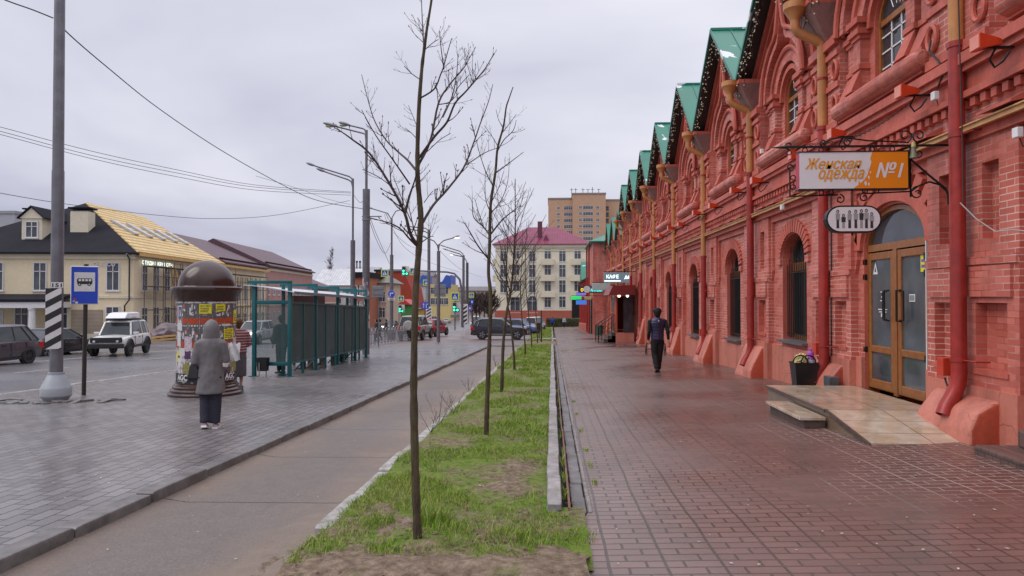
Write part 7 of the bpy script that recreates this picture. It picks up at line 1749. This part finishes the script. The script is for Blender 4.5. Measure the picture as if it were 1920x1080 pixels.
for y in [2+2.35*i for i in range(8)]: window(yb_, y, 3.4, 1.1, 2.4, 'side'); window(yb_, y, -.4, 1.2, 2.3, 'side')
# dormer and chimneys on the black slope
for (x, w_, z0, z1, nm) in ((-9.6, 1.75, 6.7, 8.7, 'dormer'),):
    m = MB(); m.box(x-w_/2, x+w_/2, 1.6, 6.5, z0, z1); m.prism([(x-w_/2-.15, 1.5, z1), (x+w_/2+.15, 1.5, z1), (x, 1.5, z1+.95)], (0, 5, 0)); dm = m.build('dormer', M_YELB, yb_)
    w2 = window(yb_, x, 7.7, 1.1, 1.5); w2.location.y = 1.58
    m = MB(); m.prism([(x-w_/2-.3, 1.35, z1-.05), (x, 1.35, z1+1.02), (x, 1.35, z1+1.14), (x-w_/2-.3, 1.35, z1+.07)], (0, 5, 0)); m.prism([(x+w_/2+.3, 1.35, z1-.05), (x, 1.35, z1+1.02), (x, 1.35, z1+1.14), (x+w_/2+.3, 1.35, z1+.07)], (0, 5, 0)); m.build('dormer_roof', M_DKR, dm, recalc=True)
for (x, y, z1) in ((-6.3, 3.6, 9.55), (-11.2, 5.0, 9.6)):
    m = MB(); m.bbox(x-.8, x+.8, y-.6, y+.6, 6.5, z1, .03); ch = m.build('chimney', M_YELB, yb_); m = MB(); m.bbox(x-.95, x+.95, y-.75, y+.75, z1+.25, z1+.38, .02)
    for dx in (-.8, .8): m.box(x+dx-.03, x+dx+.03, y-.03, y+.03, z1, z1+.25)
    m.build('chimney_cap', M_DKR, ch)
m = MB()
for x in (-13.3, -.25): m.tube([(x, -.75, 5.4), (x, -.25, 5.0), (x, -.25, 1.4), (x-.35, -.3, .9), (x-.35, -.3, -2)], .07, 8)
m.build('downpipe', mat('dark rain pipe', (.03,.03,.034), .4), yb_)
m = MB(); add_text(m, 'РЕСО', .6, TR(-2.15, -.12, 4.55), 0, (1.25, .42), bold=.01); m.build('lettering', mat('silver letters', (.62,.61,.63), .4, .1), yb_); m = MB(); m.lathe([(.13, 0), (.2, .02), (.2, .1), (.13, .1)], 16, (-3.2, 0, 0)); m.v = [(v[0], -.12-v[2]*.3, 4.55+v[1]) for v in m.v]
m.build('emblem', mat('silver letters', (.62,.61,.63), .4, .1), yb_)
m = MB(); add_text(m, 'СТУДИЯ КРАСОТЫ', .5, TR(.25, 4.2, 4.75, PI/2), 0, (6.4, .42), bold=.012); m.build('lettering', emis('lit white letters', (.85,1,.92), 1.0), yb_)
# porch
m = MB(); m.prism([(-16.5, -2.9, 1.25), (-5.0, -2.9, 1.25), (-5.0, -.02, 1.7), (-16.5, -.02, 1.7)], (0, 0, .22)); po = m.build('porch_roof', M_DKR, yb_, recalc=True)
m = MB(); m.box(-16.3, -5.2, -2.8, -.02, .75, 1.24); m.build('porch_beam', M_FRM, po)
for x in (-15.4, -13.6, -10.2, -7.0, -5.6):
    m = MB(); m.lathe([(.36, -3), (.36, -1.5), (.29, -1.4), (.26, .5), (.34, .65), (.34, .75)], 16, (x, -2.5, 0)); m.build('column', M_FRM, po)
m = MB(); m.box(-16, -5.4, -2.6, -.2, -3, -1.75); m.build('porch_step', M_PAVE, po)
m = MB(); m.bbox(-12.9, -10.9, -.06, .0, -1.7, .6, .02); m.build('door', M_FRM, yb_)
m = MB(); m.bbox(-15.2, -14.7, -2.95, -2.9, -.6, .0, .02); m.build('red_plaque', mat('dark red plaque', (.15,.015,.02), .4), yb_)
m = MB(); m.box(-5.2, -2.6, -.12, 0, -3, .55); m.build('roller_shutter', roof_mat('beige roller shutter', (.40,.33,.25), 1, .12), yb_)
# house B and C along the same street line
def along(name, label, y0, y1, h, ridge_z, wall, roof, dx=10, nwin=6, rows=((2.2, 2.2), (-1.4, 2.0)), zoff=0):
    t_ = thing(name, label, 'house', Vector((CX, CY, 0))+Vector((-math.sin(RZ)*y0, math.cos(RZ)*y0, 0)), RZ); L = y1-y0-.05
    m = MB(); m.box(-dx, 0, 0, L, -6.5, h); m.build('wall', wall, t_)
    m = MB(); m.prism([(.6, -.02, h), (-dx/2, -.02, ridge_z), (-dx-.6, -.02, h)], (0, L+.04, 0)); m.box(-dx-.6, .62, 0, L, h-.15, h-.005)
    m.build('roof', roof, t_, recalc=True)
    m = MB()
    for i in range(int(L/.55)): m.box(-.25, -.0, .3+i*.55, .5+i*.55, h+(ridge_z-h)*(.6/(dx/2+.6))+.02, h+(ridge_z-h)*(.6/(dx/2+.6))+.26)
    m.build('snow_guard', roof_mat('dark guard', (.04,.02,.025)), t_)
    for (z, hh) in rows:
        for i in range(nwin): window(t_, (i+.5)*L/nwin, z, 1.1, hh, 'side')
    m = MB(); m.box(0, .12, 0, L, h-.75, h-.4); m.box(0, .1, 0, L, .4, .6); m.build('string_course', M_YELB, t_); return t_
along('town_house', 'pale yellow town house with a brown purple metal roof next to the scaffolding', 21, 39.2, 5.9, 9.9, M_YEL_W, M_PURR, 17, 7)
along('town_house', 'long pink town house with a brown purple roof behind the shelter', 39.3, 69, 6.35, 10.2, wall_mat('dusty pink render', (.44,.25,.22)), M_PURR, 15, 11, ((2.6, 1.2), (-1.6, 2.2)))
along('town_house', 'low pink annex with a sloping purple roof at the end of the pink house', 69.1, 92, 3.4, 6.0, wall_mat('dusty pink render', (.44,.25,.22)), M_PURR, 12, 7, ((-.8, 2),))
# scaffolding
sc = thing('scaffolding', 'rusty tube scaffolding with plank decks along the yellow street front', 'scaffolding', (CX, CY, 0), RZ)
m = MB(); ysf = [.8+1.9*i for i in range(19)]
for y in ysf:
    for x in (.55, 1.55): m.tube([(x, y, -4.2), (x, y, 5.0 if y < 22 else 4.2)], .035, 5)
    for z in (-1.6, .5, 2.6, 4.4): m.tube([(.5, y, z), (1.6, y, z)], .03, 4)
for z in (-1.6, -.7, .5, 1.4, 2.6, 3.5, 4.4):
    for x in ((.55, 1.55) if z in (-1.6, .5, 2.6, 4.4) else (1.55,)): m.tube([(x, .6, z), (x, 35.2, z)], .03, 4)
for i in range(0, 18, 2): m.tube([(1.57, ysf[i], .5 if i % 4 else -1.6), (1.57, ysf[i+1], 2.6 if i % 4 else .5)], .025, 4)
m.build('frame', mat('rusty scaffold tube', (.09,.065,.055), .6, .3, .3, 9), sc)
m = MB()
for z, a, b in ((2.62, .8, 20), (.52, 6, 30), (4.42, .8, 35)): m.box(.6, 1.5, a, b, z, z+.05)
m.build('deck', mat('weathered planks', (.20,.14,.085), .7, 0, .3, 4), sc)
m = MB()
for (a, b) in (((1.2, 4.6, 4.6), (1.7, 6.0, -.6)), ((1.3, 5.3, 4.6), (1.8, 6.9, -.4)), ((1.2, 9.5, 4.2), (1.4, 9.9, 2.6))): m.tube([a, b], .11, 4)
m.build('leaning_plank', M_TIMB, sc)
# rubble and covered material under the scaffold
rb = thing('covered_heap', 'heap of building stuff under grey and pink sheets by the scaffolding', 'heap', gp(318, 636))
m = MB(); bm = bmesh.new(); bmesh.ops.create_icosphere(bm, subdivisions=4, radius=1)
for v in bm.verts: v.co = Vector((v.co.x*1.1, v.co.y*2.2, v.co.z*1.0))*(1+.25*MN.noise(v.co*2.5)); v.co.z = max(v.co.z, -.3)+.3
m.bm(bm, 0, None, True); m.build('sheet', mat('grey tarpaulin', (.13,.10,.105), .6, 0, .4, 1.5, .3), rb)
m = MB(); m.bbox(-.6, 1.2, 1.6, 4.0, .0, 1.35, .2); m.build('pink_sheet', mat('pink wrapped pack', (.34,.17,.27), .5, 0, .3, 2, .2), rb)
m = MB(); m.box(.9, 1.1, -6, 5, .05, .2); m.box(.9, 1.1, -6, 5, .3, .42); m.build('plank', M_TIMB, rb)
# grey block at the far left
t_ = thing('grey_building', 'plain grey building top beyond the black roof at the far left', 'building', at(-20, 560, 95)); m = MB(); m.box(-10, 3.7, 0, 15, -6, (558-392)/1280*95+.1); m.build('wall', wall_mat('pale grey panel', (.36,.37,.40)), t_)
m = MB(); m.box(-10, 3.9, -.15, 15, (558-392)/1280*95+.1, (558-392)/1280*95+.5); m.build('parapet', wall_mat('grey coping', (.28,.29,.31)), t_)
def block(name, label, px0, px1, pyt, Y, D, wall, roof=None, rpy=None, kind='hip', cols=(), rows=(), ww=1.2, wh=1.6, cat='building', arch=False, extra=None):
    """a building square to the viewer, sized from its outline at the distance Y"""
    a, b = at(px0, pyt, Y), at(px1, pyt, Y); zb = SL(Y)-1; t_ = thing(name, label, cat, (a.x, Y, 0)); W = b.x-a.x; zt = a.z
    m = MB(); m.box(0, W, 0, D, zb, zt); m.build('wall', wall, t_)
    if roof:
        zr = at(px0, rpy, Y+D*.3).z; m = MB()
        if kind == 'hip': hip(m, 0, W, 0, D, zt, zr, ((W*.34, D/2), (W*.66, D/2)), .6)
        elif kind == 'gable': m.prism([(-.4, -.4, zt), (-.4, D+.4, zt), (-.4, D/2, zr)], (W+.8, 0, 0))
        elif kind == 'gable_front': m.prism([(-.4, -.4, zt), (W+.4, -.4, zt), (W/2, -.4, zr)], (0, D+.8, 0))
        elif kind == 'flat': m.box(-.3, W+.3, -.3, D, zt, zr)
        m.build('roof', roof, t_, recalc=True)
    for c in cols:
        for r in rows: p_ = at(c, r, Y); window(t_, p_.x-a.x, p_.z, ww, wh, 'front', 0, 0, arch)
    return t_, a.x, W, zt
M_CREAM = wall_mat('cream yellow render', (.78,.72,.56)); M_MAR = roof_mat('maroon metal roof', (.20,.03,.07), .5)
Y = 132
cr, ax, W, zt = block('cream_house', 'four-storey cream house with a maroon hipped roof and balconies at the end of the street', 929, 1106, 458, Y, 14, M_CREAM, M_MAR, 424, 'hip', (944, 968, 998, 1027, 1054.5, 1083), (479, 508, 537), 1.35, 2.5, 'apartment house')
def prel(px, py, dy=0): q = at(px, py, Y); return q.x-ax, q.z
for px in (966, 998): x, z = prel(px, 570); window(cr, x, z, 2.0, 3.3, 'front', 0, 0, True)
for px in (1027, 1054.5): x, z = prel(px, 566); window(cr, x, z, 1.35, 2.2)
x0, z0 = prel(1084, 577); m = MB(); m.bbox(x0-1.2, x0+1.2, -.25, 0, z0-2.6, z0+1.8, .05); m.build('door', M_IRON, cr)
m = MB(); x, z = prel(929, 582); m.box(-.12, W+.12, -.12, .0, SL(Y)-1, z); m.build('red_base', wall_mat('red plinth', (.40,.11,.075)), cr)
m = MB(); m.box(-.3, W+.3, -.3, 0, zt-.7, zt-.02); m.box(-.1, W+.1, -.1, 0, zt-1.4, zt-1.15); m.build('cornice', M_YELB, cr)
for px in (1027, 1083, 966):
    for py in (491, 521, 551):
        x, z = prel(px, py); w_ = 1.25 if py < 500 else 1.45; b = MB(); b.bbox(x-w_, x+w_, -1.05, -.02, z-.65, z-.50, .03); b.bbox(x-w_, x+w_, -1.05, -.95, z-.5, z+.55, .03); b.box(x-w_, x-w_+.1, -.95, -.02, z-.5, z+.55); b.box(x+w_-.1, x+w_, -.95, -.02, z-.5, z+.55); b.build('balcony', M_YELB, cr)
for py in (491, 521):
    x, z = prel(926, py); b = MB(); b.bbox(x-.3, x+.3, .5, 3.5, z-.65, z+.6, .05); b.build('balcony', M_YELB, cr)
m = MB(); x, z = prel(1012, 440); m.box(x-.45, x+.45, 2, 2.9, z-1.5, z+2.8); m.build('chimney', mat('maroon chimney', (.13,.025,.045), .6), cr)
m = MB(); x, z = prel(1024, 446); m.prism([(x-.8, .8, z-.9), (x+.8, .8, z-.9), (x, .8, z+.8)], (0, 3, 0)); m.build('dormer', M_MAR, cr, recalc=True)
# brick tower
M_TB = wall_mat('sandy orange tower brick', (.50,.31,.20), .08)
Y = 300; tw = thing('brick_tower', 'tall sandy brick tower block rising behind the maroon roof', 'tower block', at(1028, 560, Y)); ax = tw.location.x; tw.location.z = 0
for (a, b, py, d0) in ((1028, 1073, 374, 0), (1073.2, 1135, 366, -2.0), (1135.2, 1170, 376, 1)):
    p0, p1 = at(a, py, Y), at(b, py, Y); m = MB(); m.box(p0.x-ax, p1.x-ax, d0, 20, -8, p0.z); m.build('wall', M_TB, tw)
    m = MB(); m.box(p0.x-ax-.2, p1.x-ax+.2, d0-.2, 20, p0.z, p0.z+.7); m.build('parapet', mat('grey parapet', (.22,.19,.17), .7), tw)
p0 = at(1094, 366, Y); m = MB(); m.bbox(p0.x-ax-4, p0.x-ax+4, 4, 12, p0.z, p0.z+1.6, .1); m.build('lift_house', M_TB, tw)
m = MB()
for dx in (-5, -3.2, 0, 2.2, 4.2, 7): m.tube([(p0.x-ax+dx, 5, p0.z), (p0.x-ax+dx, 5, p0.z+3.8+.6*math.sin(dx*5))], .12, 4); m.box(p0.x-ax+dx-.8, p0.x-ax+dx+.8, 4.9, 5.1, p0.z+3.2, p0.z+3.35)
m.build('aerial', M_IRON, tw)
for r in range(7):
    py = 390+r*11.6
    for (px, w_, d0) in ((1070, 4.0, 0), (1102, 4.4, -2.0), (1138.5, 1.4, 1)):
        q = at(px, py, Y); window(tw, q.x-ax-(1.0 if px == 1070 else 0), q.z, w_, 1.7, 'front', -d0, 0, False, 3 if w_ > 2 else 1, None if w_ > 2 else M_DKR)
    for px, d0 in ((1047, 0), (1088, -2.0), (1120, -2.0)): q = at(px, py, Y); window(tw, q.x-ax, q.z, 1.3, 1.4, 'front', -d0, 0, False, 1)
# row at the end of the street on the left
block('brick_house', 'reddish brick house front beside the slim lamp posts', 664, 690, 520, 118, 16, wall_mat('orange brick', (.36,.13,.07)), M_DKR, 512, 'flat', (669, 676, 684), (545, 575), 1.1, 1.8, 'house')
shd, *_ = block('pale_shed', 'white walled shed with a pale sheet roof beyond the purple roof', 590, 668, 535, 158, 14, wall_mat('dirty white render', (.50,.48,.45)), roof_mat('pale sheet roof', (.50,.51,.52), .6), 503, 'gable', (610, 635, 655), (562,), 1.4, 2, 'shed')
block('pale_shed', 'second pale shed with a grey roof and two vent pipes', 640, 700, 520, 185, 14, wall_mat('grey white render', (.42,.41,.40)), roof_mat('grey sheet roof', (.30,.31,.32), .6), 500, 'gable', (), (), cat='shed')
v_ = thing('vent_pipe', 'pair of thin vent pipes standing on the far grey roof', 'pipe', at(672, 515, 190)); m = MB()
for dx in (-.45, .45): m.tube([(dx*1.0, 0, -4), (dx, 0, 3.4)], .18, 8); m.tube([(dx, 0, 3.4), (dx, 0, 3.9)], .3, 8)
m.build('pipe', M_IRON, v_)
orn, *_ = block('ornate_house', 'cream ornate house with an uneven mossy roof left of the red building', 690, 724, 530, 125, 12, wall_mat('peach render', (.52,.40,.30)), roof_mat('mossy grey roof', (.20,.19,.16), .5), 514, 'hip', (697, 707, 717), (556, 586), 1.1, 2.0, 'house')
rdb, *_ = block('red_building', 'big plain red building with a slanting edge behind the traffic lights', 704, 758, 509, 165, 18, wall_mat('flat red cladding', (.33,.052,.03), .06), M_DKR, 507, 'flat', (), (), cat='building')
m = MB(); w0 = at(758, 509, 165).x-rdb.location.x; z0 = at(758, 509, 165).z; m.prism([(w0, .02, z0-.2), (w0, .02, -6), (w0+3.6, .02, -6), (w0+1.6, .02, z0-4)], (0, 14, 0)); m.build('side_wing', MATS['flat red cladding'], rdb, recalc=True)
yh, *_ = block('yellow_building', 'long yellow shop building under curling blue roofs', 757, 846, 533, 240, 18, wall_mat('sunny yellow render', (.62,.48,.20)), None, None, 'flat', (765, 773, 781, 790, 812, 820, 828, 836), (545, 565), 1.8, 2.4)
for (a, b, py0, py1, lb) in ((778, 800, 534, 519, 0), (818, 846, 536, 519, 1)):
    p0, p1 = at(a, py0, 240), at(b, py1, 240); m = MB(); n = 10; x0 = yh.location.x
    top = [(p0.x-x0+(p1.x-p0.x)*i/n, p0.z+(p1.z-p0.z)*(1-math.cos(PI*i/n))/2+.9+.5*math.sin(i*1.2)) for i in range(n+1)]
    for (xa, za), (xb, zb_) in zip(top, top[1:]): m.prism([(xa, -.5, za), (xb, -.5, zb_), (xb, -.5, p0.z-.6), (xa, -.5, p0.z-.6)], (0, 12, 0))
    m.build('blue_roof', roof_mat('bright blue roof', (.05,.11,.42), .5), yh, recalc=True)
block('white_shop', 'low white shop between the red building and the yellow one', 756, 790, 536, 200, 12, wall_mat('white render', (.52,.52,.50)), M_BACK, 532, 'flat', (763, 772, 781), (549,), 2.2, 1.8, 'shop')
ks, *_ = block('kiosk', 'green kiosk with a red parasol roof behind the railing', 751, 766, 571, 100, 4, wall_mat('kiosk green', (.06,.22,.05)), mat('kiosk red roof', (.45,.03,.03), .5), 561, 'gable_front', (), (), cat='kiosk')
block('yellow_kiosk', 'low yellow and orange stall beside the green kiosk', 766, 786, 580, 108, 4, wall_mat('stall yellow', (.55,.36,.05)), M_BACK, 578, 'flat', (), (), cat='kiosk')
for i, (a, b, py, Yb, c, lb) in enumerate(((846, 862, 556, 250, (.50,.42,.40), 'pinkish low house right of the yellow shop building'), (835, 850, 548, 300, (.30,.13,.12), 'dark red gabled house far down the road'), (862, 930, 545, 330, (.34,.25,.22), 'row of brownish houses at the foot of the wooded hill'), (905, 932, 566, 180, (.42,.36,.30), 'low beige house behind the lime trees'), (776, 812, 518, 420, (.35,.30,.28), 'far roofs above the white shop'))):
    block('distant_house', lb, a, b, py, Yb, 14, wall_mat('distant wall %s' % 'one,two,three,four,five'.split(',')[i], c), roof_mat('distant roof %s' % 'one,two,three,four,five'.split(',')[i], (.16,.07,.07) if i % 2 else (.13,.12,.12)), py-8, 'gable', (), (), cat='house')
# hedge in front of the cream house
hd = MB(); rnd = random.Random(9)
for _ in range(15000):
    x, y, z = rnd.uniform(-1.0, 5.6), rnd.uniform(119.0, 120.6), rnd.uniform(-3.6, -1.95-.0)
    a = Vector((rnd.uniform(-1, 1), rnd.uniform(-1, 1), rnd.uniform(-.6, 1))).normalized()*.09; b = a.orthogonal().normalized()*.05
    c = Vector((x, y, z)); hd.add([c-a, c-b, c+a, c+b], [(0,1,2,3)])
hd.box(-1.0, 5.5, 119.2, 120.4, -3.75, -2.1)
tag(hd.build('hedge', mat('dull olive hedge', (.07,.075,.03), .8, 0, .4, 3), auto=False), 'clipped dull green hedge before the cream house', 'hedge')
# ================================================================== FAR PART OF THE RED MARKET
an = thing('market_annex', 'lower far wing of the red market with stepped green roofs', 'building', (5.2, 47.65, 0))
for i in range(3):
    yc = 2.5+4.95*i; mb = bay_wall(2.475, 1, 0, -.2, 2.0, -1.5); mb.v = [(v[0], v[1]+yc, (v[2]+3)*.96-3.6) for v in mb.v]; mb.build('wall', HM, an)
    st_ = len(bpy.data.objects); m = MB()
    for sg in (-1, 1): m.prism([(-.45, yc+sg*2.475, 5.85), (-.45, yc, 7.95), (-.45, yc, 8.03), (-.45, yc+sg*2.475, 5.93)], (8, 0, 0))
    m.build('gable_roof', M_ROOFG, an, recalc=True)
    m = MB(); m.tube([(-.25, yc-2.47, -2), (-.25, yc-2.47, 5.3), (-.6, yc-2.47, 5.8)], .085, 10); m.build('downpipe', M_PIPO, an)
    m = MB(); m.box(.28, .34, yc-.7, yc+.7, -4, 1.9); m.build('pane', M_GLS, an)
m = MB(); m.box(.36, 12, 0, 15, -5, 4.4); m.build('inner_wall', M_RED, an)
m = MB(); m.box(-1.45, 12, 15.05, 24, -5, 6.75); m.build('pavilion_wall', M_BRK, an)
m = MB(); hip(m, -1.45, 12, 15.05, 24, 6.77, 8.1, ((.9, 19.5), (9, 19.5)), .35); m.build('pavilion_roof', M_ROOFG, an)
m = MB(); m.box(-1.2, 12, 24.05, 48, -6, 3.6); m.build('end_wall', M_RED, an)
m = MB(); m.prism([(-1.75, 32, 3.7), (-1.75, 37.5, 3.7), (-1.75, 34.7, 5.9)], (8, 0, 0)); m.box(-1.7, 12, 24.1, 48, 3.62, 3.72); m.build('end_roof', M_ROOFG, an, recalc=True)
for i in range(8):
    y = 25+i*2.9; zg_ = SL(47+y)
    m = MB(); m.bbox(-1.34, -1.2, y+.5, y+1.9, zg_, zg_+3.2, .04); m.build('doorway', mat('dark doorway', (.03,.022,.02), .3), an)
    m = MB(); m.tube([(-1.4, y, zg_+.3), (-1.4, y, 3.6)], .09, 8); m.build('downpipe', M_PIPR, an)
    m = MB(); m.bbox(-1.55, -1.2, y-.35, y+.35, zg_-.5, zg_+1.0, .06); m.build('buttress', M_PLI, an)
for i in range(2):
    y = 16+i*4; m = MB(); m.bbox(-1.6, -1.45, y, y+1.6, -2.2, 1.6, .04); m.build('doorway', mat('dark doorway', (.03,.022,.02), .3), an); m = MB(); m.tube([(-1.65, y+2.5, -1.9), (-1.65, y+2.5, 6.6)], .09, 8); m.build('downpipe', M_PIPR, an)
# cafe porch
cf = thing('cafe_porch', 'dark red glazed cafe porch with a canopy, steps and black railings', 'porch', (4.4, 43.2, SL(43)))
z0 = .1
m = MB(); m.box(-.55, .55, -1.6, 2.2, -.5, .78, 0); m.build('base', M_PLI, cf)
m = MB(); m.bbox(-.55, -.45, -1.6, -.5, .8, 3.0, .01); m.build('wall', M_SIDE, cf); m = MB(); m.bbox(-.44, .5, 2.0, 2.2, .8, 3.0, .01); m.build('wall', M_SIDE, cf); m = MB(); m.bbox(-.55, -.45, 1.2, 2.2, .8, 3.0, .01); m.build('wall', M_SIDE, cf)
m = MB(); m.box(-.1, .5, -1.62, -1.58, .8, 3.0); m.build('pane', M_GLS, cf); m = MB(); m.box(-.54, -.5, -.5, 1.2, .8, 3.0); m.build('pane', M_GLS, cf)
m = MB(); m.prism([(-1.0, -1.9, 3.05), (.6, -1.9, 3.05), (.6, -1.9, 3.66), (-.75, -1.9, 3.62)], (0, 4.3, 0)); m.build('canopy', mat('dark red canopy', (.20,.022,.018), .4, 0, .15, 2), cf, recalc=True)
m = MB()
for x in (-.35, .15): m = MB(); m.ball((x, -1.6, 3.0), .09, 8); m.build('lamp', M_LMP, cf)
m = MB()
for i in range(4): m.box(-1.5+.24*i, -.56, -1.5, .9, -.5, .2+.2*i-.02)
m.build('step', M_DSTEP, cf)
m = MB()
for y in (-1.55, .95):
    m.tube([(-1.6, y, 0), (-1.6, y, 1.1), (-.6, y, 1.85), (-.6, y, .8)], .03, 6); m.tube([(-1.6, y, .5), (-.6, y, 1.3)], .02, 6)
    for k in range(5): m.tube([(-1.6+.2*k, y, .05+.15*k), (-1.6+.2*k, y, 1.1+.15*k)], .014, 5)
m.build('railing', M_IRON, cf)
# blade signs of the far shops
def blade_sign(label, px0, px1, py0, py1, Y, face, txt=None, tm=None, tf=None, back=None, disc=False):
    a, b = at(px0, py1, Y), at(px1, py0, Y); c = (a+b)/2; t_ = thing('blade_sign', label, 'shop sign', c); W, H = b.x-a.x, b.z-a.z
    m = MB()
    if disc: m.prism([(H/2*math.cos(j*PI/12), -.08, H/2*math.sin(j*PI/12)) for j in range(24)], (0, .16, 0))
    else: m.bbox(-W/2, W/2, -.08, .08, -H/2, H/2, .02)
    m.build('box', face, t_, recalc=True)
    m = MB(); m.tube([(-W/2, .0, H/2+.06), (max(W/2, 5.1-c.x), .0, H/2+.06)], .025, 6); m.build('bracket', M_IRON, t_)
    if txt: m = MB(); add_text(m, txt, .3, TR((tf[0])*W, -.085, tf[1]*H), 0, (tf[2]*W, tf[3]*H), bold=.01); m.build('lettering', tm, t_)
    return t_
ED = mat('dark sign face', (.05,.065,.08), .3); EW = emis('lit sign white', (.8,.95,1), 1.1)
ks_ = blade_sign('dark blue grey box sign reading cafe in white above the red canopy', 1132, 1180, 511, 530, 42, emis('lit sign slate', (.10,.14,.17), .8), 'КАФЕ', EW, (-.16, .1, .48, .42))
m = MB(); m.box(-.75, .25, -.085, -.081, -.24, -.17); m.add([(.45, -.085, -.12), (.56, -.085, .16), (.68, -.085, .0)], [(0,1,2)]); m.add([(.58, -.0855, -.1), (.74, -.0855, .16), (.76, -.0855, -.05)], [(0,1,2)]); m.build('motif', EW, ks_)
blade_sign('blank pale green sign board below the cafe sign', 1110, 1144, 531, 544, 50, mat('pale green sign', (.42,.52,.48), .4))
blade_sign('dark sign with teal letters beside the pale green board', 1099, 1130, 536, 549, 55, ED, 'АПТЕКА', emis('teal letters', (.1,.9,.8), 1.2), (.12, -.1, .7, .45))
blade_sign('round white sign next to the dark teal lettered one', 1094, 1107, 536, 549, 54, M_WHT, disc=True)
blade_sign('black sign with a yellow emblem left of the round white sign', 1084, 1096, 538, 549, 60, M_BLK, 'O', emis('yellow emblem', (.9,.7,.05), 1), (.1, 0, .4, .6))
blade_sign('bright green neon box sign farthest to the left in the row', 1071, 1090, 555, 562, 70, emis('green neon', (.03,.7,.15), .6))
blade_sign('violet box sign behind the green neon one', 1080, 1102, 549, 556, 74, emis('violet sign', (.22,.16,.6), .6))
blade_sign('blue box sign low in the row of far shop signs', 1080, 1100, 563, 571, 68, emis('blue neon', (.06,.2,.7), .55))
blade_sign('small yellowish plate under the round white sign', 1096, 1109, 556, 562, 58, mat('yellow plate', (.5,.42,.15), .4))
for i, (px, py, Y_, c, lb) in enumerate(((1124, 620, 60, (.03,.09,.06), 'dark green planter tub beside the far cafe steps'), (1112, 612, 78, (.03,.03,.03), 'dark planter tub by the far shop doors'))):
    q = at(px, py, Y_); t_ = thing('planter_tub', lb, 'planter', (q.x, Y_, G(q.x, Y_))); m = MB(); m.lathe([(0, 0), (.3, 0), (.38, .75), (.42, .8), (.36, .8), (.34, .7), (0, .7)], 16); m.build('tub', mat('tub paint %d' % i if False else 'tub paint '+'ab'[i], c, .5), t_)
# small board leaning by the wall near the man
q = gp(1222, 664); t_ = thing('trestle', 'low black folding trestle on the paving beyond the walking man', 'trestle', q+Vector((.12, 0, 0)))
m = MB(); [m.tube([(x, -.22, 0), (x, .0, .42), (x, .22, 0)], .02, 6) for x in (-.34, .42)]; m.tube([(-.34, 0, .42), (.42, 0, .42)], .02, 6); m.tube([(-.34, -.12, .2), (.42, -.12, .2)], .012, 6); m.build('legs', M_IRON, t_, recalc=True)
